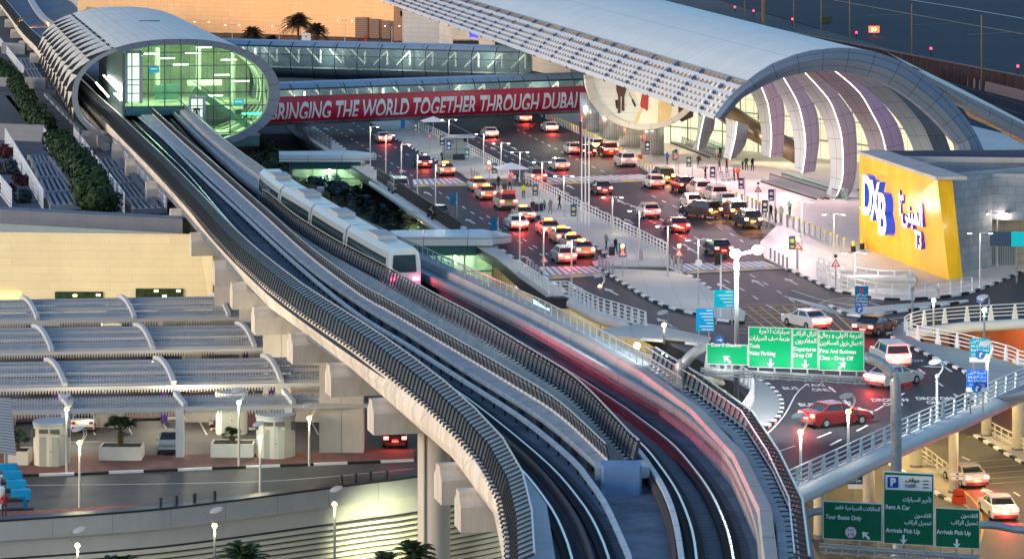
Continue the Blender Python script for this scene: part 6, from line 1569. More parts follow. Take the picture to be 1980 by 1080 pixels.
# glass trolley-park screens and trolleys
scr = mat("screen_glass", (.55, .75, .7), .05, trans=.8)
def trolley_park(a, b, n_, lab, scr_lab, rows=2):
    a_, b_ = G(*a, DZ + .14), G(*b, DZ + .14); d_ = (b_ - a_).normalized(); nrm = V((d_.y, -d_.x, 0)); nrm = -nrm if nrm.y > 0 else nrm
    t = thing("glass_screen", scr_lab, "glass screen", a_ - nrm * 1.6); g = MB(); p, q = a_ - nrm * 1.8 - d_ * 1, b_ - nrm * 1.8 + d_ * 2; g.grid([[p, q], [p + V((0, 0, 1.3)), q + V((0, 0, 1.3))]]); g.build("pane", scr, t); g = MB(); g.bar(p + V((0, 0, 1.3)), q + V((0, 0, 1.3)), .06); g.build("rail", metal_grey, t)
    for r_ in range(rows):
        for k in range(n_):
            c = a_.lerp(b_, (k + .5) / n_) + nrm * (r_ * 1.5 - .6)
            if 'tr' not in CAR:
                t = thing("luggage_trolley", lab, "trolley", c, 0, "nested luggage trolleys"); g = MB()
                g.bar((-.22, -.5, .22), (.22, -.5, .22), .06); g.bar((-.22, .5, .22), (.22, .5, .22), .06); g.bar((-.22, -.5, .22), (-.2, .5, .22), .06); g.bar((.22, -.5, .22), (.2, .5, .22), .06); g.bar((-.2, .5, .2), (-.18, .62, 1.0), .07); g.bar((.2, .5, .2), (.18, .62, 1.0), .07); g.bar((-.2, -.5, .2), (-.2, -.4, .6), .05); g.bar((.2, -.5, .2), (.2, -.4, .6), .05)
                g.build("frame", mat("trolley_steel", (.5, .52, .55), .3, .7), t, local=True)
                g = MB(); g.bar((-.2, .68, 1.02), (.2, .68, 1.02), .12); g.build("handle", kerb_black, t, local=True)
                g = MB()
                for sx, sy in ((-1, -.45), (1, -.45), (0, .45)): g.tube([(sx * .3 - .04, sy, .1), (sx * .3 + .04, sy, .1)], .1, 8)
                g.build("wheels", rubber, t, local=True); CAR['tr'] = t
                t.rotation_euler = (0, 0, ang(nrm) + R(90))
            else: copy_tree(CAR['tr'], c, ang(nrm) + R(90), label=lab)
trolley_park((1292, 268), (1392, 306), 26, "luggage trolley nested in the upper trolley park behind the steel column", "glass screen behind the upper trolley park")
trolley_park((1492, 352), (1600, 386), 30, "luggage trolley nested in the lower trolley park at the foot of the vault ribs", "glass screen behind the lower trolley park")
for x, y, lab in ((1400, 350, "loose luggage trolley beside the man in red"), (1412, 349, "loose luggage trolley ahead of the two porters"), (1360, 326, "luggage trolley pushed by the person in dark clothes"), (1668, 385, "loose luggage trolley half behind the yellow wall"), (1672, 395, "loose luggage trolley lowest beside the yellow wall")):
    o = copy_tree(CAR['tr'], G(x, y, DZ + .14), R(30), label=lab)
# people
skin = mat("skin", (.35, .2, .13), .6); hair = mat("hair", (.02, .015, .01), .8)
def person(label, x, y, top, legs, z=DZ + .14, h=1.72, rz=0., stride=.18, arm=.15):
    t = thing("person", label, "person", G(x, y, z), rz); me = bpy.data.meshes.new("body")
    v = [(0, 0, .95), (0, 0, 1.18), (0, 0, 1.40), (0, 0, 1.50), (0, 0, 1.62), (-.1, 0, .9), (-.11, stride * .5, .5), (-.11, stride, .06), (-.11, stride + .14, .03), (.1, 0, .9), (.11, -stride * .3, .5), (.11, -stride, .06), (.11, -stride + .14, .03),
         (-.2, 0, 1.40), (-.25, -.02, 1.13), (-.24, arm, .9), (.2, 0, 1.40), (.25, .02, 1.13), (.24, arm * 1.5, .92)]
    e = [(0, 1), (1, 2), (2, 3), (3, 4), (0, 5), (5, 6), (6, 7), (7, 8), (0, 9), (9, 10), (10, 11), (11, 12), (2, 13), (13, 14), (14, 15), (2, 16), (16, 17), (17, 18)]
    k = h / 1.72; me.from_pydata([(a * k, b * k, c * k) for a, b, c in v], e, []); r_ = [.15, .14, .15, .06, .095, .09, .07, .05, .04, .09, .07, .05, .04, .07, .05, .035, .07, .05, .035]
    o = bpy.data.objects.new("body", me); COL.objects.link(o); md = o.modifiers.new("skin", 'SKIN'); me.skin_vertices.new() if not me.skin_vertices else None
    for i, r in enumerate(r_): me.skin_vertices[0].data[i].radius = (r, r)
    me.skin_vertices[0].data[0].use_root = True
    o.modifiers.new("sub", 'SUBSURF').levels = 1
    dg = bpy.context.evaluated_depsgraph_get(); m2 = bpy.data.meshes.new_from_object(o.evaluated_get(dg)); bpy.data.objects.remove(o)
    m2.materials.clear(); 
    for m_ in (top, legs, skin, hair): m2.materials.append(m_)
    for p in m2.polygons:
        zc = p.center.z / k; p.material_index = 1 if zc < .93 and abs(p.center.x) < .2 else 2 if zc > 1.5 else 0
        if zc > 1.64 or (zc > 1.57 and p.center.y < -.02): p.material_index = 3
    o = bpy.data.objects.new("body", m2); COL.objects.link(o); o.parent = t; return t
cl = lambda n_, c_: mat("cloth_" + n_, c_, .8)
PP = [("person in a dark coat pushing a trolley across the forecourt", 1351, 325, 'darkbrown', (.06, .04, .04), 'black', (.02, .02, .02)), ("person in blue trousers walking alone on the forecourt", 1391, 330, 'slate', (.12, .14, .2), 'slate2', (.08, .1, .16)), ("person in white standing beside the upper trolley park", 1387, 310, 'white', (.6, .58, .55), 'khaki', (.3, .26, .2)),
      ("person in a dark top at the end of the upper trolley park", 1392, 308, 'dark', (.05, .05, .07), 'black', (.02, .02, .02)), ("person in a red shirt left of the loose trolleys", 1419, 348, 'red', (.35, .04, .04), 'black', (.02, .02, .02)), ("person in red and orange beside the loose trolleys", 1427, 349, 'orange', (.5, .1, .04), 'red2', (.25, .03, .03)),
      ("person in black walking in front of the vault ribs", 1455, 330, 'black', (.02, .02, .02), 'black', (.02, .02, .02)), ("seated-height person in green in the group by the ribs", 1436, 328, 'green', (.03, .12, .05), 'dark', (.05, .05, .07)), ("person in dark green in the group by the ribs", 1443, 329, 'green2', (.04, .08, .05), 'dark', (.05, .05, .07)),
      ("person in a maroon top beside the flag banner, lower forecourt", 1405, 330, 'maroon', (.2, .03, .04), 'black', (.02, .02, .02)), ("person in a bright blue shirt beside the bollards", 1290, 318, 'blue', (.03, .12, .4), 'dark', (.05, .05, .07)), ("person with a red top beside the white off-roader", 1238, 322, 'red', (.35, .04, .04), 'white', (.6, .58, .55)),
      ("small figure in black between the bollards and the stopped cars", 1364, 346, 'black', (.02, .02, .02), 'black', (.02, .02, .02)), ("person in pale blue standing by the last flag banner", 1527, 416, 'pale', (.35, .4, .45), 'dark', (.05, .05, .07)), ("person in black trousers in the group at the pavement corner", 1490, 424, 'black', (.02, .02, .02), 'black', (.02, .02, .02)),
      ("person in grey in the group at the pavement corner", 1500, 430, 'grey', (.2, .2, .22), 'dark', (.05, .05, .07)), ("person in white leaning in the group at the pavement corner", 1510, 428, 'white', (.6, .58, .55), 'grey', (.2, .2, .22)),
      ("person in black under the banner bridge beside the first bollards", 1052, 234, 'black', (.02, .02, .02), 'black', (.02, .02, .02)), ("person in black sorting bags under the white parasol", 964, 366, 'black', (.02, .02, .02), 'dark', (.05, .05, .07)), ("person in a pink top bending over a trolley by the parasol", 986, 366, 'pink', (.6, .2, .25), 'black', (.02, .02, .02)),
      ("person in a dark jacket just right of the parasol", 1000, 358, 'dark', (.05, .05, .07), 'dark', (.05, .05, .07)), ("child in a green shirt beside the heap of bags", 1053, 405, 'green3', (.05, .4, .15), 'dark', (.05, .05, .07)), ("person in grey walking between the bags and the white fence", 1064, 414, 'grey', (.2, .2, .22), 'grey', (.2, .2, .22)),
      ("person in black with arms full beside the white fence", 1082, 404, 'black', (.02, .02, .02), 'black', (.02, .02, .02)), ("person in yellow-green vest behind the open van", 1012, 384, 'hivis', (.4, .55, .05), 'dark', (.05, .05, .07)), ("person in black at the lower island crossing", 1190, 492, 'black', (.02, .02, .02), 'dark', (.05, .05, .07)),
      ("person in grey waiting beside the parked taxis, lower island", 1172, 484, 'grey', (.2, .2, .22), 'dark', (.05, .05, .07)), ("person in a red shirt beside the blue machines at the entry", 8, 1000, 'red', (.35, .04, .04), 'dark', (.05, .05, .07))]
for i, (lab, x, y, tn, tc_, ln, lc) in enumerate(PP):
    person(lab, x, y, cl(tn, tc_), cl(ln, lc), z=0 if x < 50 else DZ + .14, h=1.15 if 'child' in lab else 1.3 if 'seated' in lab else 1.74, rz=R((i * 67) % 360), stride=.1 + .05 * (i % 3))
# bags
for i, (x, y, lab) in enumerate([(1030, 405, "dark suitcase left of the child in green"), (1036, 409, "heap of dark bags beside the child in green"), (1047, 408, "round black bag at the feet of the child in green"), (955, 368, "dark blue suitcase under the parasol"), (976, 369, "black bag between the two people at the parasol"), (1183, 494, "black suitcase stack on the lower island")]):
    t = thing("suitcase", lab, "luggage", G(x, y, DZ + .14), R(i * 40)); g = MB(); g.boxz(0, 0, .05, .5, .35, .8); g.build("case", cl('dark', (.05, .05, .07)), t, local=True); g = MB(); g.bar((-.12, 0, .85), (-.12, 0, 1.05), .03); g.bar((.12, 0, .85), (.12, 0, 1.05), .03); g.bar((-.12, 0, 1.05), (.12, 0, 1.05), .04); g.build("handle", metal_dark, t, local=True)
# parasols
for lab, x, y, r_ in (("white square parasol on the island beside the taxi rank", 989, 366, 2.6), ("white parasol on the island under the banner bridge", 838, 268, 2.4)):
    t = thing("parasol", lab, "parasol", G(x, y, DZ + .14), R(10)); g = MB(); h_ = 3.0; g.add([(-r_ / 1.4, -r_ / 1.4, h_ - .5), (r_ / 1.4, -r_ / 1.4, h_ - .5), (r_ / 1.4, r_ / 1.4, h_ - .5), (-r_ / 1.4, r_ / 1.4, h_ - .5), (0, 0, h_ + .2)], [(0, 1, 4), (1, 2, 4), (2, 3, 4), (3, 0, 4), (3, 2, 1, 0)]); g.build("canopy", mat("parasol_white", (.8, .79, .75), .7), t, local=True); g = MB(); g.cyl(0, 0, 0, h_, .05, 8); g.build("pole", metal_grey, t, local=True)
# shelter
c = G(886, 311, DZ + .14); t = thing("bus_shelter", "grey glass and steel taxi shelter on the island below the banner bridge", "shelter", c, YR)
g = MB(); g.box(0, 1.5, 3.1, 4.6, 3.4, .22); g.build("roof", mat("shelter_roof", (.45, .46, .45), .5), t, local=True); g = MB(); g.box(-.3, 1.4, 1.5, 3.2, .12, 2.8); g.build("panel", mat("shelter_panel", (.35, .4, .42), .4, grid=(1.6, 1.4, .06, .5)), t, local=True); g = MB()
for sx in (-1.9, 1.3): g.boxz(sx, 0.2, 0, .12, .12, 3)
g.build("post", metal_grey, t, local=True); g = MB(); g.box(.2, .9, .45, 1.6, .5, .7); g.build("bench", metal_dark, t, local=True); g = MB(); g.tube([(-.9, -.1, 2.55), (-.9, -.3, 2.5)], .25, 12); g.tube([(.9, -.1, 2.75), (.9, -.3, 2.7)], .22, 12); g.build("loudspeaker", kerb_black, t, local=True)
c = G(858, 310, DZ + .14); t = thing("bench", "black metal bench left of the taxi shelter", "bench", c, R(80)); g = MB(); g.box(0, 0, .45, 1.5, .45, .06); g.build("seat", kerb_black, t, local=True); g = MB(); g.box(0, .25, .8, 1.5, .06, .5); g.build("backrest", kerb_black, t, local=True)
for sx in (-.6, .6): g = MB(); g.boxz(sx, 0, 0, .06, .4, .45); g.build("leg", kerb_black, t, local=True)
# ================================================================ overhead green direction signs
def lamp_light(parent, loc, e_, col=(1, .85, .6), r_=.25, kind='POINT', aim=None, spot=120, name="lamp_light"):
    ld = bpy.data.lights.new(name, kind); ld.energy = e_ * {'floodlight': .13, 'vault_lamp': .15, 'mural_lamp': .13, 'wall_flood': .12, 'arrivals_lamp': .55, 'canopy_lamp': 1.3}.get(name, .3); ld.color = col; ld.shadow_soft_size = r_
    if kind == 'SPOT': ld.spot_size = R(spot); ld.spot_blend = .6
    lo = bpy.data.objects.new(name, ld); COL.objects.link(lo); lo.location = loc
    if aim is not None: lo.rotation_euler = (V(loc) - V(aim)).to_track_quat('Z', 'Y').to_euler()
    if parent is not None: lo.parent = parent; lo.matrix_parent_inverse = wm(parent).inverted()
    return lo
gal = mat("galvanised", (.42, .44, .44), .45, .4, noise=(2.5, .22))
def gantry(label, Y, panels, beam, slope, green, lit, arms, texts):
    t = thing("gantry_sign", label, "road sign gantry", (P(sum(p[0] for p in panels) / len(panels), 0, Y).x, Y, 0))
    gm = mat("gantry_green_" + ("lit" if lit else "dim"), green, .45, noise=(1.2, .06))  # lit copy: the lamps' wash put into a brighter green
    wt = mat("sign_border", (.75, .78, .75), .5)
    for (x0, y0, x1, y1) in panels:
        a, b = P(x0, y0, Y), P(x1, y1, Y); w, h = b.x - a.x, a.z - b.z
        g = MB(); sh = (w * slope); g.add([(a.x, Y, b.z + sh), (b.x, Y, b.z), (b.x, Y, a.z - sh), (a.x, Y, a.z), (a.x, Y + .08, b.z + sh), (b.x, Y + .08, b.z), (b.x, Y + .08, a.z - sh), (a.x, Y + .08, a.z)], [(0, 1, 2, 3), (7, 6, 5, 4), (0, 4, 5, 1), (1, 5, 6, 2), (2, 6, 7, 3), (3, 7, 4, 0)]); pn = g.build("border", wt, t)
        e_ = .05; g = MB(); g.add([(a.x + e_, Y - .012, b.z + sh + e_), (b.x - e_, Y - .012, b.z + e_), (b.x - e_, Y - .012, a.z - sh - e_), (a.x + e_, Y - .012, a.z - e_)], [(0, 1, 2, 3)]); g.build("panel", gm, t)
    (bx0, by0), (bx1, by1) = beam; a, b = P(bx0, by0, Y + .25), P(bx1, by1, Y + .25)
    g = MB(); g.bar(a, b, .14); g.bar(a + V((0, .4, -.25)), b + V((0, .4, -.25)), .12); g.bar(a + V((0, -.5, -.28)), b + V((0, -.5, -.28)), .08)
    n_ = 10
    for k in range(n_):
        p = a.lerp(b, (k + .5) / n_); g.bar(p + V((0, .4, -.25)), p + V((-.18, -.5, -.28)), .07); g.bar(p, p + V((0, 0, .5)), .1); g.bar(p + V((-.25, -.5, -.33)), p + V((.2, -.5, -.23)), .1)
    g.build("beam", gal, t)
    for pts, r_ in arms:
        g = MB(); g.tube(smoothl([P(x, y, Y + .4) if y < 1100 else V((P(x, 0, Y + .4).x, Y + .4, 0)) for x, y in pts], 6), r_, 12); g.build("arm", gal, t, smooth=True)
    tm2 = mat("sign_text_white", (.9, .9, .9), .5)
    for (s_, x, y, hpx, al, m_) in texts:
        size = hpx / (FP / Y) * 1.38
        me_ = text_mesh(s_, size, m_ or tm2, "lettering", bold=size * .022, align=al)
        pw_ = min([(p[2] - p[0]) for p in panels if p[0] - 2 <= x <= p[2] + 2]) / (FP / Y) * .93; xs_ = [v.co.x for v in me_.vertices]; f_ = min(.86, pw_ / max(.01, max(xs_) - min(xs_)))
        for v in me_.vertices: v.co.x *= f_
        o = bpy.data.objects.new("lettering", me_); COL.objects.link(o); o.parent = t; o.matrix_parent_inverse = wm(t).inverted()
        o.location = P(x, y, Y - .03); o.rotation_euler = (R(90), R(math.degrees(math.atan(slope))), 0)
    def arrow_(x, y, d_, s_=1.):
        q = P(x, y, Y - .03); sc = s_ * 20 / (FP / Y); a_ = R(d_)
        sh_ = [(-.12, -.5), (.12, -.5), (.12, .05), (.42, -.05), (0, .5), (-.42, -.05), (-.12, .05)]
        g = MB(); c_, n2 = math.cos(a_), math.sin(a_); pts = [V((q.x + (u * c_ - v_ * n2) * sc, q.y, q.z + (u * n2 + v_ * c_) * sc)) for u, v_ in sh_]
        g.add(pts, [tuple(range(7))]); g.build("arrow", tm2, t)
    return t, arrow_
t, ar_ = gantry("bright green overhead sign for taxis, departures and first class drop off", 176, [(1366, 664, 1446, 706), (1447, 631, 1531, 712), (1532, 634, 1582, 714), (1583, 638, 1671, 718)], ((1355, 712), (1672, 730)), .03, (.0, .46, .17), True,
    [([(1372, 668), (1345, 680), (1322, 705), (1314, 745), (1312, 1200)], .32), ([(1672, 690), (1700, 700), (1722, 722), (1732, 765), (1733, 1200)], .34)],
    [(ar("سيارات الأجرة"), 1527, 641, 9, 'RIGHT', None), (ar("خدمة صف السيارات"), 1527, 655, 9, 'RIGHT', None), ("Taxis", 1449, 668, 8, 'LEFT', None), ("Valet Parking", 1449, 682, 8, 'LEFT', None),
     (ar("انزال الركاب"), 1579, 645, 9, 'RIGHT', None), (ar("المغادرون"), 1579, 659, 9, 'RIGHT', None), ("Departures", 1534, 674, 8, 'LEFT', None), ("Drop Off", 1534, 686, 8, 'LEFT', None),
     (ar("الدرجة الاولى و رجال"), 1668, 649, 9, 'RIGHT', None), (ar("الاعمال-نزول المسافرين"), 1668, 664, 8.5, 'RIGHT', None), ("First And Business", 1585, 678, 8, 'LEFT', None), ("Class - Drop Off", 1585, 691, 8, 'LEFT', None), ("Zone C Check-in", 1404, 667, 7, 'CENTER', None)])
t_up = t; ar_(1406, 694, 45); ar_(1490, 702, 180, .9); ar_(1557, 704, 180, .9); ar_(1628, 706, -45)
pw = mat("sign_white_panel", (.8, .8, .8), .5); pbm = mat("sign_blue_panel", (.01, .08, .42), .5); blk = mat("sign_black_text", (.01, .01, .01), .5)
t2, ar2 = gantry("dark green overhead sign for tour buses, car rental and arrivals pick up", 150, [(1591, 967, 1706, 1047), (1708, 910, 1806, 1055), (1808, 980, 1895, 1061)], ((1585, 1052), (1895, 1074)), .05, (.0, .15, .07), False,
    [([(1592, 986), (1565, 992), (1545, 1008), (1535, 1040), (1533, 1200)], .2), ([(1895, 1014), (1925, 1015), (1960, 1022), (2010, 1026)], .2)],
    [(ar("الحافلات السياحية فقط"), 1702, 984, 8, 'RIGHT', None), ("Tour Buses Only", 1596, 998, 8.5, 'LEFT', None), (ar("تأجير السيارات"), 1801, 967, 8, 'RIGHT', None), ("Rent A Car", 1712, 979, 8.5, 'LEFT', None), (ar("القادمون"), 1801, 997, 8, 'RIGHT', None), (ar("تحميل الركاب"), 1801, 1011, 8, 'RIGHT', None), ("Arrivals Pick Up", 1713, 1024, 8.5, 'LEFT', None),
     (ar("القادمون"), 1891, 997, 8, 'RIGHT', None), (ar("تحميل الركاب"), 1891, 1011, 8, 'RIGHT', None), ("Arrivals Pick Up", 1811, 1027, 8.5, 'LEFT', None)])
ar2(1674, 1034, 45, 1.); ar2(1747, 1042, 180, .9); ar2(1850, 1050, 180, .9)
q0, q1 = P(1712, 917, 149.96), P(1802, 949, 149.96)
g = MB(); g.add([(q0.x, q0.y, q1.z + .1), (q1.x, q0.y, q1.z), (q1.x, q0.y, q0.z - .1), (q0.x, q0.y, q0.z)], [(0, 1, 2, 3)]); pnl = g.build("parking_panel", pw, t2)
q2, q3 = P(1716, 921, 149.93), P(1737, 942, 149.93); g = MB(); g.add([(q2.x, q2.y, q3.z), (q3.x, q2.y, q3.z), (q3.x, q2.y, q2.z), (q2.x, q2.y, q2.z)], [(0, 1, 2, 3)]); g.build("blue_square", pbm, pnl)
for s_, x, y, h_, m_, bo in (("P", 1726.5, 932, 15, pw, .03), (ar("موقف"), 1764, 928, 8, blk, .01), ("٦٦٢٪١٩", 1760, 939, 6, blk, .01)):
    me_ = text_mesh(s_, h_ / 36.7 * 1.35, m_, "lettering", bold=bo); o = bpy.data.objects.new("lettering", me_); COL.objects.link(o); o.parent = pnl; o.matrix_parent_inverse = wm(pnl).inverted(); o.location = P(x, y, 149.9); o.rotation_euler = (R(90), 0, 0)
for k in range(3): q = P(1790, 929 + k * 6.5, 149.92); g = MB(); g.box(q.x, q.y, q.z, .3, .01, .05); g.build("dash", blk, pnl)
q = P(1645, 1028, 149.9); g = MB(); g.tube([q, q + V((0, .05, 0))], .34, 24); ci = g.build("height_limit_disc", mat("disc_ring", (.25, .08, .08), .5), t2); g = MB(); g.tube([q - V((0, .02, 0)), q + V((0, .03, 0))], .29, 24); g.build("disc_face", pw, ci)
for s_, dy, h_ in (("3.75", 5, 6), ("٣٫٧٥", -4, 5)):
    me_ = text_mesh(s_, h_ / 36.7 * 1.3, blk, "lettering"); o = bpy.data.objects.new("lettering", me_); COL.objects.link(o); o.parent = ci; o.matrix_parent_inverse = wm(ci).inverted(); o.location = P(1645, 1028 + dy, 149.85); o.rotation_euler = (R(90), 0, 0)

# ---- blue road signs on posts
tri_r0 = mat("emblem_red", (.5, .03, .04), .5)
def blue_sign(label, x0, y0, x1, y1, yb, col, lines, z=DZ, strip_w=False, disc=None, posts=(.2, .8), dark=False, Yb=None):
    base = G((x0 + x1) / 2, yb, z); Y = base.y; a, b = P(x0, y0, Y), P(x1, y1, Y); t = thing("road_sign", label, "road sign", base)
    m_ = mat("blue_sign_%03d" % int(col[0] * 999 + col[1] * 99), tuple(min(.9, c * 1.5) for c in col), .5)
    g = MB(); g.box((a.x + b.x) / 2, Y, (a.z + b.z) / 2, b.x - a.x, .08, a.z - b.z); pn = g.build("panel", m_, t)
    if strip_w:
        h = (a.z - b.z) * .26; g = MB(); g.box((a.x + b.x) / 2, Y, b.z - h / 2, b.x - a.x, .08, h); g.build("white_strip", pw, t)
    g = MB()
    for u in posts: g.boxz(a.x + (b.x - a.x) * u, Y + .1, z, .09, .09, a.z - z - .1)
    g.build("post", metal_grey, t)
    n_ = len(lines)
    for i, s_ in enumerate(lines):
        if not s_: continue
        zz = a.z - (a.z - b.z) * (i + .6) / (n_ + .2)
        if s_ == '#':
            wl_ = (b.x - a.x) * (.35 + .13 * (i * 7 % 4)); g = MB(); g.box(b.x - .1 - wl_ / 2, Y - .05, zz, wl_, .02, (a.z - b.z) / n_ * .28); g.build('text_line', MATS['sign_text_white'], pn); continue
        size = (a.z - b.z) / (n_ + .6) * .95
        me_ = text_mesh(s_, size, MATS["sign_text_white"], "lettering"); wmax = max([v.co.x for v in me_.vertices] or [1]) * 2; f = min(1, (b.x - a.x) * .88 / max(wmax, .01))
        for v in me_.vertices: v.co.x *= f
        o = bpy.data.objects.new("lettering", me_); COL.objects.link(o); o.parent = pn; o.matrix_parent_inverse = wm(pn).inverted(); o.location = ((a.x + b.x) / 2, Y - .06, zz); o.rotation_euler = (R(90), 0, 0)
    if disc:
        dx, dy = disc; q = P(dx, dy, Y - .08); g = MB(); g.tube([q, q + V((0, .04, 0))], .33, 20); d_ = g.build("arrow_disc", mat("disc_blue", (.01, .14, .50), .4), t)
        g = MB(); q = q - V((0, .02, 0)); g.add([q + V((-.05, 0, -.2)), q + V((.05, 0, -.2)), q + V((.05, 0, .02)), q + V((-.05, 0, .08))], [(0, 1, 2, 3)]); g.add([q + V((0, 0, -.02)), q + V((.22, 0, .07)), q + V((0, 0, .18))], [(0, 1, 2)]); g.build("arrow", pw, d_)
    return t
ar_bus = [ar("الدرجة الأولى"), ar("و رجال الأعمال فقط"), "First & Business", "Class Only"]
blue_sign("teal sign on the loop pavement, higher of the two first class signs", 1875, 654, 1914, 690, 752, (.0, .20, .28), ar_bus, strip_w=True, disc=(1895, 685))
blue_sign("bright blue sign nearest the ramp railing, lower of the two first class signs", 1869, 715, 1909, 748, 800, (.005, .10, .50), ar_bus, strip_w=True, disc=(1888, 750))
blue_sign("cyan direction sign beside the tall floodlight mast", 1381, 560, 1419, 594, 628, (.0, .42, .52), ["#", "#", "#", "#", "#"], posts=(.1, .9))
blue_sign("tall cyan and blue direction sign left of the floodlight mast", 1346, 596, 1381, 640, 672, (.0, .28, .52), ["#", "#", "#", "#", "#", "#", "#"], posts=(.15, .7))
blue_sign("dark teal sign with a red emblem on the splitter island", 1653, 553, 1679, 592, 612, (.0, .09, .20), ["", ""] + ar_bus, disc=(1661, 598), posts=(.3,))
q = P(1666, 561, G(1666, 612, DZ).y - .06); g = MB(); g.tube([q, q + V((0, .03, 0))], .17, 12); g.build("red_emblem", tri_r0, bpy.data.objects["road_sign.004"])
blue_sign("dark blue sign in the shade under the ramp", 1640, 900, 1668, 935, 1000, (.0, .05, .14), [ar("ارتفاع"), "Vertical Clear", "3.75m"], z=0, strip_w=True, posts=(.3,))
for lab, x, y, yb, z_ in (("round blue arrow sign standing at the tip of the island beside the gantry", 1391, 657, 690, DZ), ("round blue arrow sign beside the leaning green-lit lamp", 1896, 578, 622, DZ)):
    b_ = G(x, yb, z_); q = P(x, y, b_.y); t = thing("arrow_sign", lab, "road sign", b_); g = MB(); g.tube([q, q + V((0, .05, 0))], .36, 20); d_ = g.build("disc", MATS["disc_blue"], t); g = MB(); g.bar(q + V((-.18, -.03, 0)), q + V((.1, -.03, 0)), .08); g.add([q + V((.05, -.04, -.15)), q + V((.25, -.04, 0)), q + V((.05, -.04, .15))], [(0, 1, 2)]); g.build("arrow", pw, d_); g = MB(); g.boxz(q.x, q.y + .1, z_, .08, .08, q.z - z_); g.build("post", metal_grey, t)
# small banner signs with discs
bn_cols = {'b': (.01, .13, .28), 'd': (.03, .05, .07), 'p': (.07, .03, .14), 'c': (.01, .2, .45)}
for (x, yt, yb, c_, dc, lab) in [(855, 262, 312, 'd', 'w', "dark banner sign beside the black bench"), (868, 271, 318, 'b', 'w', "blue banner sign on the shelter's near corner"), (903, 287, 338, 'c', 'y', "light blue banner sign right of the taxi shelter"), (956, 315, 362, 'b', 'y', "blue banner with a yellow disc beside the first taxis"),
                             (876, 374, 420, 'b', None, "plain blue banner sign near the black saloon"), (955, 422, 468, 'b', None, "plain blue banner sign behind the near pavilion roof"), (1035, 356, 408, 'b', 'y', "blue banner with a yellow disc beside the bags"), (1109, 395, 452, 'b', 'y', "blue banner with a yellow disc right of the flag poles"),
                             (1203, 471, 520, 'b', 'y', "blue banner with a yellow disc on the lower island"), (1252, 273, 318, 'd', 'w', "dark banner in front of the nearest steel column"), (1305, 291, 338, 'b', 'y', "blue banner with a yellow disc above the bollards, left of its pair"), (1332, 303, 350, 'b', 'y', "blue banner with a yellow disc above the bollards, right of its pair"),
                             (1378, 322, 376, 'p', 'w', "violet banner behind the stopped white off-roaders"), (1433, 344, 396, 'p', 'w', "violet banner beside the warning triangle on the forecourt"), (1491, 366, 424, 'p', 'w', "violet banner nearest the lower trolley park"), (1479, 387, 440, 'd', 'w', "dark banner beside the last stopped car"),
                             (1532, 456, 520, 'b', 'y', "blue banner with a yellow disc right of the floodlit crossing"), (779, 232, 262, 'c', None, "small blue sign just under the banner bridge"), (804, 237, 282, 'b', 'y', "teal banner with a yellow disc under the banner bridge"), (724, 660, 690, 'd', None, "")][:19]:
    if not lab: continue
    b_ = G(x, yb, DZ + .1); t = thing("banner_sign", lab, "banner sign", b_, 0, "banner signs along the kerbs"); q = P(x, yt, b_.y); s_ = FP / b_.y; w_, h_ = .62, 1.25
    g = MB(); g.boxz(.42, 0, 0, .1, .1, q.z - b_.z + .1); g.build("post", metal_grey, t, local=True); g = MB(); g.box(0, 0, q.z - b_.z - h_ / 2, w_, .1, h_); pn = g.build("panel", mat("banner_" + c_, bn_cols[c_], .5), t, local=True)
    if dc:
        g = MB(); g.tube([(0, -.06, q.z - b_.z - .45), (0, -.1, q.z - b_.z - .45)], .19, 14); g.box(0, -.07, q.z - b_.z - 1.0, .34, .02, .2); g.build("disc", mat("disc_" + dc, (.75, .5, .05) if dc == 'y' else (.7, .7, .7), .5), pn, local=True)
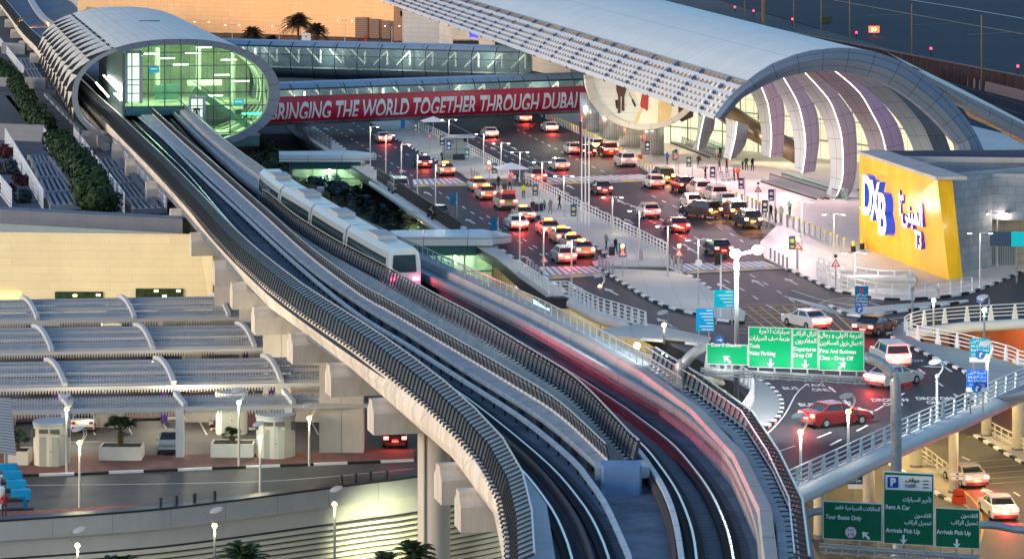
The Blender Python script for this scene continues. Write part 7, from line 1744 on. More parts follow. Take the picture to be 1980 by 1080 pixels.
# warning triangles
tri_r = mat("triangle_red", (.6, .03, .03), .4)
for (x, y, yb, lab, lampon) in [(831, 262, 296, "warning triangle on a white board under the banner bridge", 0), (946, 325, 362, "warning triangle with an amber lamp left of the parasol", 1), (989, 336, 366, "warning triangle with an amber lamp above the parasol", 1), (776, 329, 352, "small warning triangle with a black lamp above the off-roader", 0), (1052, 501, 541, "warning triangle with a black lamp at the lower inner crossing", 0), (1204, 489, 535, "warning triangle with an amber lamp on the lower island", 1),
                            (1313, 489, 530, "warning triangle with a small amber lamp beside the fence end", 1), (1543, 476, 522, "warning triangle with an amber lamp right of the main crossing", 1), (1307, 301, 342, "warning triangle above the bollards beside the blue banner", 0), (1466, 366, 410, "warning triangle standing on the forecourt", 0), (1616, 509, 556, "warning triangle at the kerb bend below the yellow wall", 0), (1159, 193, 228, "warning triangle in front of the steel columns", 0)]:
    b_ = G(x, yb, DZ + .1); q = P(x, y, b_.y); h_ = q.z - b_.z; t = thing("warning_sign", lab, "road sign", b_, 0, "triangular warning signs"); g = MB(); g.boxz(0, .06, 0, .09, .09, h_); g.build("post", metal_grey, t, local=True)
    g = MB(); g.add([(-.42, 0, h_ - .3), (.42, 0, h_ - .3), (0, 0, h_ + .45), (-.42, .04, h_ - .3), (.42, .04, h_ - .3), (0, .04, h_ + .45)], [(0, 1, 2), (5, 4, 3), (0, 3, 4, 1), (1, 4, 5, 2), (2, 5, 3, 0)]); tr_ = g.build("triangle", tri_r, t, local=True)
    g = MB(); g.add([(-.24, -.01, h_ - .2), (.24, -.01, h_ - .2), (0, -.01, h_ + .23)], [(0, 1, 2)]); g.build("triangle_face", pw, tr_, local=True); g = MB(); g.box(0, -.02, h_ - .06, .07, .01, .2); g.build("symbol", blk, tr_, local=True)
    if lampon: g = MB(); g.ball(0, -.05, h_ + .66, .16, 8); g.build("amber_lamp", mat("amber_lamp", (1, .5, .1), .4, emis=(1, .45, .06), estr=18), t, local=True); lamp_light(t, b_ + V((0, -.3, h_ + .7)), 40, (1, .5, .1), .15)
    else: g = MB(); g.ball(0, 0, h_ + .66, .17, 8); g.build("lamp_housing", kerb_black, t, local=True)

# ================================================================ lamps
head_m = mat("lamp_head", (.16, .2, .24), .4, .5); lens = mat("lamp_lens_warm", (1, 1, 1), .4, emis=(1, .88, .62), estr=9)
def mast(label, x, yt, yb, arms=2, e_=160, z=DZ + .14, arm=1.1, grp="lamp masts along the roads", col=(1, .9, .72)):
    b_ = G(x, yb, z); q = P(x, yt, b_.y); h_ = q.z - z; t = thing("lamp_mast", label, "street lamp", b_, 0, grp)
    g = MB(); g.cyl(0, 0, 0, h_, .085, 8, .06); g.cyl(0, 0, 0, .25, .16, 8); g.build("pole", mat("mast_pale", (.55, .58, .58), .4, .4), t, local=True)
    for sx in ((-1, 1) if arms == 2 else (1,)):
        g = MB(); g.bar((0, 0, h_), (sx * arm * .5, 0, h_ + .04), .06); g.ball(sx * arm * .85, 0, h_ + .03, .32, 10, .22); hd = g.build("head", head_m, t, local=True)
        g = MB(); g.box(sx * arm * .85, 0, h_ - .05, .3, .3, .04); g.build("lens", lens, hd, local=True)
    if e_: lamp_light(t, b_ + V((arm * .4, -.1, h_ - .35)), e_, col, .3)
    return t
for i, (x, yt, yb) in enumerate([(868, 231, 292), (935, 259, 324), (969, 277, 340), (1005, 294, 352), (1048, 313, 388), (1090, 340, 420), (1184, 381, 452), (1236, 407, 492), (1291, 437, 534), (1350, 463, 590)]):
    mast(["twin-arm lamp mast just below the banner bridge", "twin-arm lamp mast right of the shelter", "twin-arm lamp mast left of the parasol", "twin-arm lamp mast right of the parasol", "twin-arm lamp mast behind the open van taxi", "twin-arm lamp mast beside the flag poles", "twin-arm lamp mast right of the flag poles, above the last fence panels", "twin-arm lamp mast beside the dark people on the lower island", "twin-arm lamp mast at the end of the white fence", "twin-arm lamp mast with a round white sign on the lower island"][i], x, yt, yb, e_=340)
for i, (x, yt, yb) in enumerate([(716, 245, 323), (746, 261, 341), (776, 279, 356), (807, 298, 378), (842, 318, 398), (1005, 411, 511), (1051, 439, 542), (1105, 464, 566)]):
    mast(["single-arm lamp on the left pavement nearest the banner bridge", "second single-arm lamp on the left pavement", "single-arm lamp behind the silver off-roader", "single-arm lamp between the two dark-fence cars", "single-arm lamp beside the black saloon", "single-arm lamp on the pavement above the near pavilion", "single-arm lamp beside the lower inner crossing", "single-arm lamp where the ramp railing bends"][i], x, yt, yb, arms=1, e_=320, grp="single-arm lamps on the left pavement")
for i, (x, yt, yb) in enumerate([(1550, 390, 485), (1612, 414, 500), (1652, 488, 556), (1895, 450, 556), (1928, 412, 517)]):
    mast(["twin-arm lamp mast in the middle of the forecourt", "twin-arm lamp mast left of the yellow wall", "twin-arm lamp mast in front of the yellow wall's foot", "twin-arm lamp mast at the kerb right of the yellow wall", "twin-arm lamp mast before the beige opening of the stone building"][i], x, yt, yb, e_=800 if x < 1800 else 160, grp="lamp masts on the forecourt", col=(1, .86, .8))
# curved leaf lamps
lens_y = mat("lamp_lens_amber", (1, 1, 1), .4, emis=(1, .62, .18), estr=14); lens_g = mat("lamp_lens_green", (1, 1, 1), .4, emis=(.35, 1, .7), estr=22); wp = mat("lamp_white_paint", (.72, .73, .70), .4)
def leaf_lamp(label, x, yt, yb, z=DZ, e_=300, ln=None, colr=(1, .74, .4), Y=None, grp="curved leaf-shaped street lamps", pm_=None, mirror=1):
    b_ = V((P(x, 0, Y).x, Y, z)) if Y else G(x, yb, z); q = P(x, yt, b_.y); h_ = q.z - z; t = thing("leaf_lamp", label, "street lamp", b_, 0, grp)
    g = MB(); g.cyl(0, 0, 0, h_ - 1.0, .1, 10, .08); g.build("pole", pm_ or wp, t, local=True)
    g = MB(); m_ = mirror
    for s_ in (-.06, .06): g.tube(smoothl([(s_ * .6, s_, h_ - 1.0), (s_ + .26 * m_, s_ * 2, h_ - .7), (s_ + .4 * m_, s_ * 3, h_ - .35), (s_ + .3 * m_, s_ * 2, h_ - .02)], 4), .03, 6)
    g.build("arms", pm_ or wp, t, local=True)
    g = MB(); g.ball(-.12 * m_, 0, h_, .45, 14, .12); g.v = [V((v.x, v.y, v.z + (v.x + v.y) * .22)) for v in g.v]; g.build("reflector", mat("reflector_grey", (.45, .45, .42), .4), t, local=True)
    g = MB(); g.ball(0, -.05, h_ - 1.0, .17, 8); g.build("lens", ln or lens_y, t, local=True)
    if e_: lamp_light(t, b_ + V((0, -.1, h_ - 1.25)), e_, colr, .2, 'SPOT', b_, 165)
    return t
dkp = mat("lamp_pole_blue", (.16, .2, .26), .4, .3)
leaf_lamp("amber leaf lamp at the bottom left corner below the retaining wall", 150, 1024, 0, z=-8, Y=186, pm_=dkp, e_=900, mirror=-1)
leaf_lamp("amber leaf lamp in front of the retaining wall, second from the left corner", 415, 986, 0, z=-8, Y=188, pm_=dkp, e_=1200, mirror=-1)
leaf_lamp("amber leaf lamp in front of the slatted wall beside the round pier", 647, 945, 0, z=-8, Y=190, pm_=dkp, e_=2200, mirror=-1)
for lab, x, yt, yb, ln, c_, e_ in (("straight lamp post with a warm lamp standing on the entry lane verge", 154, 828, 982, lens_y, (1, .85, .45), 900), ("tall cream lamp post behind the first round kiosk", 129, 765, 915, lens_y, (1, .85, .5), 500), ("lamp post with a green-glowing lamp beside the low palm planter", 462, 752, 904, lens_g, (.6, 1, .7), 500),
                             ("lamp post with a warm lamp in front of the second round kiosk", 503, 818, 955, lens_y, (1, .85, .5), 700), ("slim lamp post left of the wide pier", 598, 782, 900, lens_y, (1, .9, .6), 400), ("lamp post before the lit opening of the yellow building", 38, 534, 600, lens, (1, .9, .6), 2200), ("lamp post between the dark windows of the yellow building", 230, 530, 600, lens, (1, .9, .6), 2600)):
    leaf_lamp(lab, x, yt, yb, z=0, e_=e_, ln=ln, colr=c_, grp="lamp posts in the car park", pm_=mat("pole_cream", (.6, .58, .5), .5))
for lab, x, yt, yb, ln, c_, e_, z_ in (("leaf lamp with a glowing drum beside the near pavilion", 998, 524, 630, lens_y, (1, .8, .5), 350, 2), ("amber leaf lamp above the bend of the white ramp railing", 1160, 532, 640, lens_y, (1, .8, .5), 350, 4), ("unlit-looking blue leaf lamp in front of the ramp railing", 1159, 588, 650, lens, (1, .8, .5), 0, 3), ("leaf lamp on the narrow pavement left of the blue signs", 1284, 603, 664, lens_y, (1, .8, .5), 400, 8),
                                 ("white leaf lamp nearest the viaduct on the ramp railing", 1548, 802, 936, lens_y, (1, .85, .65), 500, 8), ("white leaf lamp on the ramp railing behind the gantry arm's left", 1640, 764, 893, lens_y, (1, .85, .65), 500, 8), ("white leaf lamp on the ramp railing right of the gantry arm", 1812, 698, 816, wp, (1, .85, .65), 0, 8), ("white leaf lamp between the two first class signs", 1909, 662, 780, lens_y, (1, .85, .65), 300, 8),
                                 ("grey leaf lamp behind the splitter island", 1764, 534, 625, dkp, (1, .85, .65), 0, 8), ("amber leaf lamp behind the loop railing", 1805, 556, 642, lens_y, (1, .8, .5), 350, 8), ("leaf lamp with a green glow beside the round arrow sign", 1903, 573, 690, lens_g, (.6, 1, .7), 250, 8)):
    leaf_lamp(lab, x, yt, yb, z=z_, e_=e_, ln=ln, colr=c_, pm_=dkp if 'white' not in lab else wp)
# tall floodlight mast
b_ = V((P(1424, 0, 180).x, 180, -8)); t = thing("floodlight_mast", "tall grey mast with two dazzling floodlights beside the green gantry", "floodlight", b_)
zt = P(1424, 492, 180).z; g = MB(); g.cyl(b_.x, 180, -8, zt, .21, 12, .14); g.build("pole", mat('mast_grey', (.16, .18, .19), .5, .3), t); g = MB(); x1_ = P(1464, 0, 180).x; g.bar((b_.x, 180, zt), (x1_, 180.3, zt + .25), .14); g.build("arm", metal_grey, t)
fl = mat("floodlight_lens", (1, 1, 1), .4, emis=(.93, 1, .92), estr=30)
for x, zz in ((b_.x - .1, zt + .1), (x1_, zt + .35)):
    g = MB(); g.ball(x, 179.7, zz, .36, 14, .8); g.build("floodlight", fl, t); lamp_light(t, (x, 179.0, zz - .6), 26000, (.93, 1, .93), .4, 'SPOT', (x + 3, 235, 8), 140)
# flag poles
fp0 = None
for i, (x, yb, yt, lab) in enumerate([(1125, 431, 232, "leftmost of the three tall flag poles, with a furled dark flag"), (1132, 435, 265, "middle one of the three tall flag poles"), (1139, 439, 268, "right-hand one of the three tall flag poles")]):
    b_ = G(x, yb, DZ + .14); h_ = P(x, yt, b_.y).z - b_.z; t = thing("flag_pole", lab, "flag pole", b_, 0, "three flag poles on the island"); g = MB(); g.cyl(0, 0, 0, h_, .09, 8, .06); g.build("pole", metal_white, t, local=True)
    if i == 0: g = MB(); g.bar((-.15, 0, h_ - .2), (-.1, 0, h_ - 4), .28, .12); g.build("flag", cl('flagdark', (.10, .03, .05)), t, local=True)
# traffic signal poles with cameras
for (x, yt, yb, lab) in ((1394, 492, 612, "signal pole with a red lamp beside the floodlit crossing"), (1378, 360, 372, "")):
    if not lab: continue
    b_ = G(x, yb, DZ + .14); h_ = P(x, yt, b_.y).z - b_.z; t = thing("signal_pole", lab, "traffic signal", b_); g = MB(); g.cyl(0, 0, 0, h_, .09, 8); g.build("pole", metal_white, t, local=True); g = MB(); g.box(-.3, 0, h_ - .4, .5, .4, .9); g.box(.3, 0, h_ - .2, .4, .4, .5); g.build("signal_head", kerb_black, t, local=True)
t = thing("round_sign", "small round white sign on the pole of the lower island", "road sign", G(1351, 592, DZ + .14)); q = P(1351, 508, t.location.y - .2); g = MB(); g.tube([q, q + V((0, .05, 0))], .3, 18); g.build("disc", pw, t)
# lane lettering
for s_, x, y, sz, a_, sx in (("TAXI", 1576, 744, 1.7, 4, 1.3), ("ONLY", 1592, 753, 1.7, 4, 1.3), ("BUS", 1528, 750, 1.7, 3, 1.4), ("BUS", 1560, 782, 1.7, 3, 1.4), ("TAXI", 1628, 778, 1.7, 3, 1.2), ("ONLY", 1634, 786, 1.6, 3, 1.2), ("FIRST &", 1728, 676, 1.7, -2, 1.3), ("BUSINESS", 1738, 682, 1.5, -2, 1.2), ("CLASS", 1742, 689, 1.6, -2, 1.3), ("DROP OFF", 1752, 697, 1.6, -2, 1.3), ("DROP OFF", 1722, 773, 1.7, 0, 1.2), ("ONLY", 1728, 781, 1.6, 0, 1.2), ("DROP OFF", 1808, 770, 1.7, 0, 1.2), ("ONLY", 1812, 778, 1.6, 0, 1.2)):
    floor_text(s_, x, y, sz, R(a_), sx)

# ================================================================ lower levels on the right and under the deck
low = mat("column_cream", (.62, .58, .48), .6, noise=(.6, .08))
for i, (x0, x1, yb, lab) in enumerate([(1834, 1853, 955, "slim column with a black stripe beside the red barrier"), (1760, 1783, 905, "cream column lit from the arrivals road, left of the striped one"), (1897, 1917, 845, "cream column behind the ramp beside the island tip"), (1957, 1982, 872, "wide cream column at the right frame edge"), (1668, 1692, 990, "dark column in the shade below the ramp"), (1573, 1596, 1040, "column under the ramp nearest the viaduct")]):
    b_ = G((x0 + x1) / 2, yb, 0); r_ = (x1 - x0) / 2 / (FP / b_.y); t = thing("ramp_column", lab, "column", b_, 0, "columns carrying the ramp"); g = MB(); g.cyl(0, 0, 0, 7.15, r_, 20); g.build("shaft", low, t, local=True, smooth=True); g = MB(); g.cyl(0, 0, 0, .3, r_ * 1.08, 20); g.build("base_ring", conc_dark, t, local=True)
white_fence("cream railing along the arrivals island between two cream columns", [(1745, 865), (1790, 893), (1832, 925)], z=.1, m_=mat("rail_cream", (.6, .55, .4), .5)); white_fence("cream railing on the arrivals island right of the striped column", [(1900, 832), (1940, 855), (1995, 882)], z=.1, m_=MATS["rail_cream"])
pave("pavement", [(1720, 858), (1745, 862), (1845, 930), (1850, 965), (1830, 965), (1760, 920), (1700, 885)], z=0, m=mat("paving_warm", (.42, .38, .3), .7, noise=(.3, .1))); kerbs([(1700, 885), (1760, 922), (1830, 966), (1846, 972)], z=0, seg=1.2)
pave("pavement", [(1885, 842), (1920, 838), (2040, 880), (2040, 925), (1960, 885)], z=0, m=MATS["paving_warm"]); kerbs([(1885, 843), (1960, 886), (2040, 926)], z=0, seg=1.2)
g = MB()
for k, (a_, b2) in enumerate((((1840, 895), (1960, 886)), ((1842, 909), (1990, 896)), ((1845, 920), (1990, 908)), ((1850, 928), (1990, 920)), ((1860, 938), (1990, 929)), )): strip([a_, b2], .14, z=0, g=g, sm=False)
strip([(1870, 845), (1880, 838), (1960, 880), (2040, 918)], .14, z=0, g=g); strip([(1700, 878), (1800, 935), (1880, 985), (1900, 1010)], .14, z=0, g=g); strip([(1860, 945), (1890, 975), (1900, 1020), (1890, 1060)], .14, z=0, g=g)
struct(g.build("arrivals_markings", mat("marking_yellow", (.6, .42, .06), .6))); g = MB(); arrow(1925, 968, 1895, 935, z=0, g=g, s=1.1); strip([(1860, 882), (1875, 889)], .16, z=0, g=g, sm=False); strip([(1960, 950), (1972, 958)], .16, z=0, g=g, sm=False); struct(g.build("arrivals_markings", road_white))
t = thing("water_barrier", "red plastic barrier standing beside the striped column", "barrier", G(1854, 972, 0)); g = MB(); g.add([(-.5, -.3, 0), (.5, -.3, 0), (.35, -.1, 1.0), (-.35, -.1, 1.0), (-.5, .3, 0), (.5, .3, 0), (.35, .1, 1.0), (-.35, .1, 1.0)], [(0, 1, 2, 3), (7, 6, 5, 4), (0, 4, 5, 1), (1, 5, 6, 2), (2, 6, 7, 3), (3, 7, 4, 0)]); g.build("block", mat("barrier_red", (.45, .05, .02), .5), t, local=True); g = MB(); g.box(0, -.2, .55, .6, .06, .1); g.build("slot", mat("barrier_slot", (.12, .02, .01), .6), t, local=True)
for lab, y, s_ in (("small white arrow sign on the striped column, upper of two", 916, -1), ("small white arrow sign on the striped column, lower of two", 924, 1)):
    Y_ = G(1843, 955, 0).y - 1.2; q = P(1850, y, Y_); t = thing("arrow_board", lab, "road sign", q); g = MB(); g.add([(-.38, 0, -.11), (.38, 0, -.11), (.38 + (.15 if s_ > 0 else 0), 0, 0), (.38, 0, .11), (-.38, 0, .11), (-.38 - (.15 if s_ < 0 else 0), 0, 0)], [(0, 1, 2, 3, 4, 5)]); g.build("board", pw, t, local=True); g = MB(); g.box(.05, -.01, 0, .16, .01, .12); g.build("symbol", pbm, t, local=True)
# back walls of the lower levels
t = thing("underpass_wall", "orange-lit concrete wall seen through the open loop", "wall", (45, 250, 0)); g = MB(); a, b = G(1790, 690, 0), G(2100, 740, 0); a = V((38, 262, 0)); b = V((80, 236, 0)); g.prism([(a.x, a.y), (b.x, b.y), (b.x, b.y + 1), (a.x, a.y + 1)], 0.01, 7.05); g.build("panel", mat("wall_orange_light", (.42, .24, .15), .7, noise=(.3, .2)), t)  # orange lamplight put into the concrete's colour
g = MB()
for k in range(5): p = a.lerp(b, k / 5 + .05); g.boxz(p.x, p.y - 1.2, 0, .35, .35, 7)
g.build("column", mat("column_brown", (.08, .05, .04), .7), t)
lamp_light(t, (46, 252, 4.5), 2200, (1, .22, .06), .5); lamp_light(t, (60, 243, 4.5), 1300, (1, .28, .08), .5)
t = thing("lower_hall_wall", "cream wall of the lower hall glimpsed under the deck edge", "wall", (-10, 330, 0)); g = MB(); a, b = V((-15, 356, 0)), V((13, 262, 0)); g.prism([(a.x, a.y), (b.x, b.y), (b.x + 1, b.y), (a.x + 1, a.y)], 0.01, 7.0); g.build("panel", mat("wall_cream", (.6, .52, .32), .7, grid=(3, 9, .1, .6)), t)
for p_ in ((-11, 322, 5.5), (-5, 302, 5.5), (1, 282, 5.5), (6, 264, 5.5)): lamp_light(t, p_, 1000, (1, .85, .4), .4)
t = thing("lit_poster", "glowing blue and white poster box on the lower wall below the ramp railing", "poster", (P(1045, 0, 268).x, 268, 3)); q = P(1047, 588, 262); g = MB(); g.box(q.x, q.y, q.z, 1.5, .1, 1.5); g.build("face", mat("poster_lit", (.5, .7, .8), .4, emis=(.5, .85, 1), estr=1.2), t)
g = MB(); g.box(q.x, q.y + .1, q.z, 1.7, .08, 1.7); g.build("frame", metal_dark, t)
# dark well of the round island
t = thing("light_well", "beige columns inside the open well beside the viaduct", "stairwell", (G(1410, 790, 0).x, G(1410, 790, 0).y, 0)); g = MB(); a = G(1390, 770, 4)
for k in range(5): g.boxz(a.x + k * .8, a.y + 3, 0, .3, .5, 7.0)
g.box(a.x + 1.5, a.y + 3.2, 5.2, 5, .3, .5); g.build("columns", conc_beige, t); lamp_light(t, (a.x + 1.5, a.y, 5), 200, (1, .8, .45), .3)
# lower road beside the viaduct with its parapet and glowing lamps
pr_ = [(1120, 668), (1180, 672), (1240, 685), (1300, 705), (1335, 730), (1348, 752), (1340, 775)]
t = thing("spiral_ramp", "white curling parapet of the lower spiral ramp behind the viaduct barrier", "ramp", G(1240, 690, 5)); l = W(pr_, 5.5, 60); g = MB(); g.sweep(l, [(-.2, -1.4), (.2, -1.4), (.2, .3), (-.2, .3)]); g.build("parapet", white_paint, t); 
g = MB(); g.slab(setz(offset(l, .2), 0), setz(offset(l, 5.), 0), 3.6, 4.1); g.build("road", asphalt_lot, t)
for x, y in ((1232, 668), (1285, 686), (1338, 728)): q = P(x, y, G(x, y + 14, 5).y - .4); g = MB(); g.ball(q.x, q.y, q.z, .26, 10); g.build("lamp", mat("ramp_lamp", (1, 1, 1), .4, emis=(1, .9, .6), estr=30), t); lamp_light(t, q - V((0, .4, 0)), 250, (1, .9, .6), .2)
pave("pavement", [(1310, 775), (1345, 755), (1380, 700), (1440, 800), (1440, 860), (1380, 870)], z=0, m=MATS["paving_warm"])

# ================================================================ planting
hedge_m = mat("hedge_leaf", (.03, .058, .022), .55, noise=(3, .45)); shrub_m = mat("shrub_leaf", (.04, .065, .035), .55, noise=(3, .45)); olive_m = mat("shrub_olive", (.09, .10, .03), .6, noise=(3, .4)); dusk_m = mat("shrub_dusk", (.03, .05, .06), .5, noise=(3, .4)); red_m = mat("shrub_dark_red", (.06, .02, .025), .7, noise=(3, .5))  # dusk shrub: blue evening cast put into the green
def clump(R0, n_, rng, sz=.2, sq=1.1):
    g = MB(); lob = [(V((rng.uniform(-.5, .5), rng.uniform(-.5, .5), rng.uniform(-.1, .6))) * R0, R0 * rng.uniform(.45, .75)) for _ in range(7)]
    for k in range(n_):
        c_, r_ = rng.choice(lob); d_ = V((rng.gauss(0, 1), rng.gauss(0, 1), rng.gauss(.2, 1))).normalized(); p = c_ + d_ * r_ * rng.uniform(.75, 1.12); p.z = max(p.z * sq, -.3)
        a_ = V((rng.gauss(0, 1), rng.gauss(0, 1), rng.gauss(0, 1))).normalized(); u = d_.cross(a_).normalized() * sz * rng.uniform(.6, 1.4); w = (d_.cross(u).normalized() + d_ * rng.uniform(-.5, .8)) * sz * rng.uniform(.6, 1.2)
        g.add([p - u, p - w * .5, p + u, p + w], [(0, 1, 2, 3)])
    for c_, r_ in lob: g.ball(c_.x, c_.y, max(c_.z * sq, 0), r_ * .78, 8, .9)
    return g
rng = random.Random(3)
protos = {}
def bush(label, x, y, z, r_, m_, name="shrub", group=None, sq=1., n_=420, sz=.2):
    key = (m_.name, sq, n_, rng.randint(0, 2))
    c = G(x, y, z); t = thing(name, label, "shrub" if name != "hedge_bush" else "hedge", c, rng.uniform(0, 6), group)
    if key not in protos: protos[key] = mesh_of(clump(1.0, n_, rng, sz, sq), "foliage", m_)
    o = bpy.data.objects.new("foliage", protos[key]); COL.objects.link(o); o.parent = t; o.scale = (r_, r_, r_)
    if 'stem' not in protos: protos['stem'] = mesh_of(MB().cyl(0, 0, -.6, .4, .08, 6), "stem", bark)
    s_ = bpy.data.objects.new("stem", protos['stem']); COL.objects.link(s_); s_.parent = t; s_.scale = (r_, r_, r_)
    return t
def lerp_px(pts, k, n_): 
    u = k / (n_ - 1) * (len(pts) - 1); i = min(int(u), len(pts) - 2); return pts[i][0] + (pts[i + 1][0] - pts[i][0]) * (u - i), pts[i][1] + (pts[i + 1][1] - pts[i][1]) * (u - i)
for k in range(15):
    x, y = lerp_px([(-8, 128), (30, 165), (60, 218), (88, 252)], k, 15); bush("rounded dark green bush in the upper hedge row on the terrace", x, y, ZT2 + 1.0, 1.9, hedge_m, "hedge_bush", "upper hedge row on the terrace", n_=800, sz=.15)
for k in range(11):
    x, y = lerp_px([(112, 280), (150, 322), (175, 362), (196, 402)], k, 11); bush("rounded dark green bush in the lower hedge row on the terrace", x, y, ZT2 + 1.1, 2.3, hedge_m, "hedge_bush", "lower hedge row on the terrace", n_=1200, sz=.13)
for i, (x, y, r_) in enumerate([(8, 300, 1.3), (16, 330, 1.5), (40, 352, 1.2), (44, 385, 1.3), (12, 370, 1.2)]): bush(["dark red-tinged shrub at the left frame edge, highest of its bed", "dark shrub below the highest of the left bed", "dark shrub beside the striped panels", "lowest dark shrub beside the striped panels", "dark shrub at the left frame edge, low in the bed"][i], x, y, ZT2 + .4, r_, red_m if i % 2 == 0 else dusk_m)
garden = [G(x, y, z) for x, y, z in [(470, 300, 6.0), (530, 288, 6.5), (640, 372, 6.0), (760, 420, 5.5), (880, 480, 4.5), (800, 500, 4), (600, 420, 4), (500, 340, 5)]]
t = thing("garden_slope", "dark planted slope with rocks between viaduct and lower pavilion roof", "garden", (garden[0].x, garden[0].y, 0)); g = MB(); g.prism([(p.x, p.y) for p in garden], 0.01, 4.6); g.build("soil", mat("garden_soil", (.06, .055, .04), .9, noise=(.6, .4)), t)
sh = [(512, 300, 1.8, 's'), (540, 318, 1.7, 's'), (522, 330, 1.6, 's'), (552, 345, 1.6, 's'), (535, 350, 1.5, 'o'), (560, 362, 1.4, 'o'), (582, 372, 1.5, 'o'), (600, 384, 1.4, 'o'), (618, 392, 1.3, 'o'), (590, 350, 1.3, 's'), (632, 402, 1.2, 'o'), (500, 318, 1.6, 's'), (622, 345, 1.6, 'd'), (640, 360, 1.5, 'd'), (610, 365, 1.4, 'd'), (655, 372, 1.4, 'd')]
nmz = {'s': ("green shrub", shrub_m), 'o': ("olive green shrub", olive_m), 'd': ("dusky blue-green shrub", dusk_m)}
places = ["at the station end of the garden", "above the rocks", "left of the rocks", "touching the rocks' left side", "on the slope beside the parapet", "halfway down the slope", "on the slope below the rocks", "low on the slope above the parapet", "near the foot of the slope", "between rocks and pavilion glass", "lowest on the slope", "behind the station end rail", "in front of the pavilion glass", "below the pavilion glass", "right of the rocks", "beside the pavilion's lower corner"]
for (x, y, r_, k_), pl_ in zip(sh, places): bush(nmz[k_][0] + " " + pl_, x, y, 5.2, r_, nmz[k_][1])
rk = mat("rock_pale", (.40, .40, .44), .8, noise=(1.2, .25), bump=.6)
for i, (x, y, r_) in enumerate([(578, 330, 1.3), (592, 342, 1.5), (584, 356, 1.4), (604, 362, 1.3), (615, 372, 1.1)]):
    t = thing("rock", ["topmost pale rock of the garden outcrop", "largest pale rock of the outcrop", "pale rock low on the outcrop's left", "pale rock low on the outcrop's right", "smallest pale rock at the outcrop's foot"][i], "rock", G(x, y, 5.2), i, "pale rocks of the garden outcrop"); g = MB(); g.ball(0, 0, 0, r_, 9, .75); rr = random.Random(i); g.v = [v * rr.uniform(.75, 1.2) for v in g.v]; g.build("stone", rk, t, local=True)
def palm(label, c, th, cr, n_, m_, seed, name="date_palm", fan=False):
    t = thing(name, label, "palm", c); g = MB(); g.tube([(0, 0, 0), (.05, 0, th * .5), (0, 0, th)], [.3, .24, .26], 9); g.build("trunk", bark, t, local=True)
    g = (fan_crown if fan else palm_crown)(cr, n_, random.Random(seed)); g.v = [v + V((0, 0, th)) for v in g.v]; g.build("crown", m_, t, local=True); return t
for i, (x, y, r_) in enumerate([(668, 392, 2.6), (700, 408, 2.7), (735, 428, 2.6), (640, 376, 2.2), (768, 440, 2.4), (800, 452, 2.2), (690, 385, 2.0), (758, 415, 2.0)]):
    palm(["bushy dusk-blue palm above the white parapet, second from the pavilion", "bushy dusk-blue palm in the middle of the lower garden", "bushy dusk-blue palm beside the glowing wall", "bushy dusk-blue palm nearest the glass pavilion", "bushy dusk-blue palm left of the near pavilion roof", "bushy dusk-blue palm touching the near pavilion roof", "small dusk-blue palm behind the middle one", "small dusk-blue palm beside the deck edge"][i], G(x, y, 4.6), .8, r_, 46, leaf_blue, i, "garden_palm")
for i, (x, yc, r_, Y_) in enumerate([(488, 68, 3.4, 640), (576, 46, 4.2, 620), (612, 62, 3.4, 640), (525, 78, 2.0, 630)]):
    c = V((P(x, 0, Y_).x, Y_, 8)); th = P(x, yc, Y_).z - 8; palm(["date palm against the orange wall, left of the tallest", "tallest date palm against the orange wall", "pale date palm just right of the tallest", "low palm crown just above the far footbridge"][i], c, th, r_ * 1.15, 150, mat("palm_leaf_brown", (.07, .05, .03), .6), 20 + i)
for i, (x, yc, r_, Y_) in enumerate([(235, 1105, 2.2, 150), (470, 1088, 2.2, 150), (800, 1075, 2.2, 168), (745, 1098, 1.9, 165)]):
    c = V((P(x, 0, Y_).x, Y_, -8)); th = P(x, yc, Y_).z + 8; palm(["dark palm top at the bottom edge, farthest to the left", "dark palm top at the bottom edge before the slatted wall", "dark palm top at the foot of the round pier", "smaller palm top left of the round pier's foot"][i], c, th, r_, 44, leaf_p, 40 + i)
# things along the orange wall
for i, (x, yt, yb, lab) in enumerate([(390, 42, 84, "pale twin-head lamp against the orange wall, right of the station roof"), (449, 48, 84, "pale twin-head lamp left of the first palm"), (540, 50, 84, "pale twin-head lamp between the palms"), (667, 40, 84, "pale twin-head lamp left of the shutter doors"), (758, 50, 84, "pale twin-head lamp right of the shutter doors")]):
    mast(lab, x, yt, yb, e_=0, z=8, arm=2.0, grp="lamps before the orange wall")
g0 = G(685, 86, 8); t = thing("yellow_skip", "bright yellow skip in front of the grey shutter doors", "skip", (P(688, 0, 600).x, 600, 8)); q = P(688, 80, 600); g = MB(); g.boxz(0, 0, q.z - 9.5, 2.1, 2, 1.2); g.boxz(0, 0, 0, 1.8, 1.8, q.z - 9.6); g.build("box", mat("skip_yellow", (.7, .6, .0), .5), t, local=True)
t = thing("red_column", "slim red column right of the yellow skip", "post", (P(707, 0, 600).x, 600, 8)); q = P(707, 70, 600); g = MB(); g.boxz(0, 0, 0, .5, .5, q.z - 8); g.build("post", mat("post_red", (.6, .06, .02), .5), t, local=True)
t = thing("notice_board", "white notice board between the palms", "sign", (P(592, 0, 600).x, 600, 8)); q = P(592, 72, 600); g = MB(); g.box(0, 0, q.z - 8, 1.9, .1, 1.6); g.build("board", pw, t, local=True); g = MB(); g.box(0, -.07, q.z - 7.8, .6, .02, .2); g.build("stripe", tri_r, t, local=True); g = MB(); g.boxz(0, .1, 0, .15, .1, q.z - 9); g.build("post", metal_grey, t, local=True)

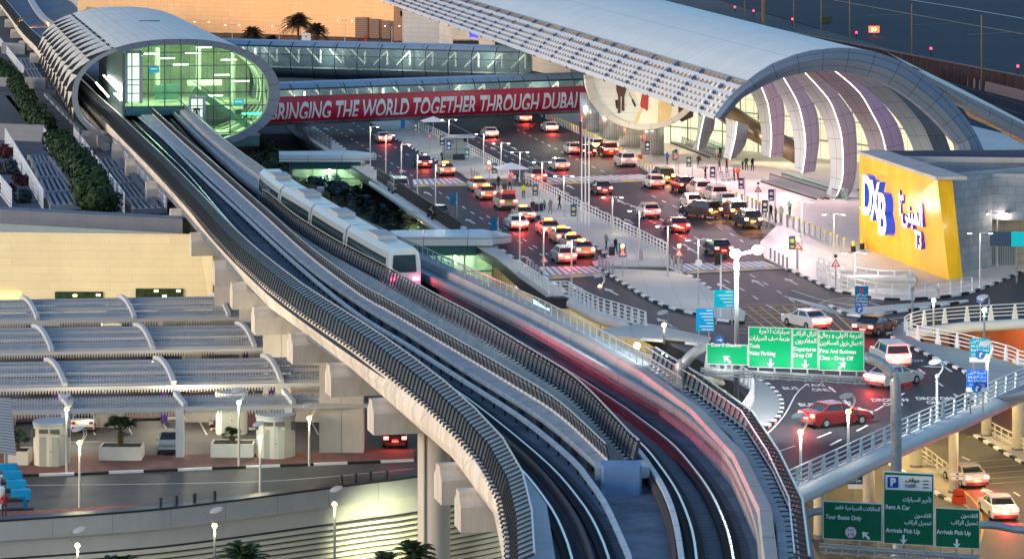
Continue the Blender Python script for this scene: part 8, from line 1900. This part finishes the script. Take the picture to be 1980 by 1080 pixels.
# ================================================================ light of the place (lamps without modelled fittings)
def lit(parent, loc, e_, col, aim, size=2., spot=150, name="floodlight"): return lamp_light(parent, loc, e_, col, size, 'SPOT', aim, spot, name)
tb2 = bpy.data.objects["terminal_block"]; 
for x, e_, c_ in ((-118, 85000, (1, .33, .02)), (-95, 95000, (1, .34, .025)), (-72, 70000, (1, .37, .04)), (-50, 36000, (1, .34, .08)), (-36, 9000, (1, .5, .25))): lit(tb2, (x, 688 if x < -90 else 680, 12), e_, c_, (x, 740, 26), 1.5)
pb2 = bpy.data.objects["parking_building"]
for x in (-66, -54, -42, -32): lit(pb2, (x, 277, 4.6), 5200, (1, .80, .42), (x, 300, 5.5), 1.0, 140)
# pink and warm lamps under the big vault, lighting the ribs and the forecourt
for p_, e_, c_ in (((22, 385, 21), 22000, (1, .82, .6)), ((23, 366, 20), 26000, (1, .72, .8)), ((28, 346, 20), 26000, (1, .72, .8)), ((32, 330, 20.5), 22000, (1, .7, .78)), ((14, 400, 17), 14000, (1, .88, .6)), ((36, 372, 16), 12000, (1, .9, .6))):
    lamp_light(ter, p_, e_, c_, 1.2, 'SPOT', (p_[0] - 4, p_[1] - 12, 8), 165, "vault_lamp")
lamp_light(pod, (P(1250, 0, 372).x, 371, P(0, 262, 372).z + 1), 3500, (1, .9, .6), 1.0, 'SPOT', (P(1250, 0, 380).x, 380, P(0, 190, 380).z), 140, "mural_lamp")
for p_ in ((6, 415, 14.5), (10, 400, 14.0)): lamp_light(pod, p_, 1800, (1, .92, .7), .5)
# warm lamps over the arrivals lanes
ar0 = bpy.data.objects["ramp_column"]
for p_, e_ in (((27.5, 214, 6.2), 1500), ((32, 222, 6.2), 1500), ((36, 205, 6.5), 1500), ((31, 196, 6.5), 1300), ((40, 222, 6.2), 1200), ((24, 205, 6), 500)): lamp_light(ar0, p_, e_, (1, .72, .3), .3, name="arrivals_lamp")
for p_, e_ in (((-34, 222, 3.2), 260), ((-26, 226, 3.2), 260), ((-20, 222, 3.2), 260), ((-30, 238, 3.2), 200), ((-18, 240, 3.2), 200)): lamp_light(bpy.data.objects["parking_canopy.003"], p_, e_, (1, .86, .6), .15, name="canopy_lamp")
rwo = bpy.data.objects["retaining_wall"]
lamp_light(rwo, (-8, 200, -3), 9000, (.95, 1, .62), .4, 'SPOT', (-14, 214, -4), 110, "wall_flood"); lamp_light(rwo, (-2, 212, -4), 8000, (.95, 1, .7), .4, 'SPOT', (-1, 230, -3), 130, "wall_flood")
lamp_light(yw, (30, 266, 9), 2600, (1, .85, .6), .8, 'SPOT', (37, 272, 12), 120, "wall_flood")
for p_ in ((54, 268.5, 11.5),): lamp_light(lb, p_, 500, (1, .75, .45), .4)
# bits beside the stone building
q = G(1905, 515, DZ); t = thing("metal_enclosure", "corrugated grey metal enclosure beside the stone building", "enclosure", q); g = MB(); g.boxz(0, 1.2, .15, 5.6, 2.4, 2.1); g.build("panel", mat("corrugated_wall", (.34, .35, .33), .5, .3, noise=(1, .1), grid=(.22, 9, .05, .5)), t, local=True); g = MB(); g.bar((-2.9, -.05, 2.3), (2.9, -.05, 2.3), .1); g.bar((-2.9, -.05, .2), (2.9, -.05, .2), .1); g.build("frame", metal_grey, t, local=True)
q = G(1872, 498, DZ); t = thing("dark_booth", "narrow dark blue booth left of the metal enclosure", "booth", q); g = MB(); g.boxz(0, .8, .1, 1.2, 1.4, 2.7); g.build("wall", mat("booth_navy", (.03, .06, .11), .4), t, local=True); g = MB(); g.boxz(.9, .8, .1, .6, 1.2, 2.6); g.build("door", mat("booth_door", (.3, .28, .24), .5), t, local=True)
q = P(1992, 462, 258); t = thing("teal_board", "teal information board hanging at the stone building's right end", "sign", q); g = MB(); g.box(0, 0, 0, 3.4, .2, 1.3); g.build("panel", mat("board_teal", (.01, .22, .25), .5, emis=(.0, .3, .35), estr=.4), t, local=True); g = MB(); g.box(-2.6, .3, 0, 2, .2, 1.3); g.build("side_panel", MATS["booth_navy"], t, local=True); g = MB(); g.boxz(-1.2, .2, 8 - q.z, .12, .12, q.z - 8.6); g.boxz(1.2, .2, 8 - q.z, .12, .12, q.z - 8.6); g.build("post", metal_grey, t, local=True)
# lamps on the arms of the upper gantry, washing its panels
for x in (1406, 1489, 1557, 1628):
    q = P(x, 724, 174.2); lamp_light(t_up, q, 170, (.95, 1, .95), .25, 'SPOT', P(x, 668, 176), 120, "sign_lamp")
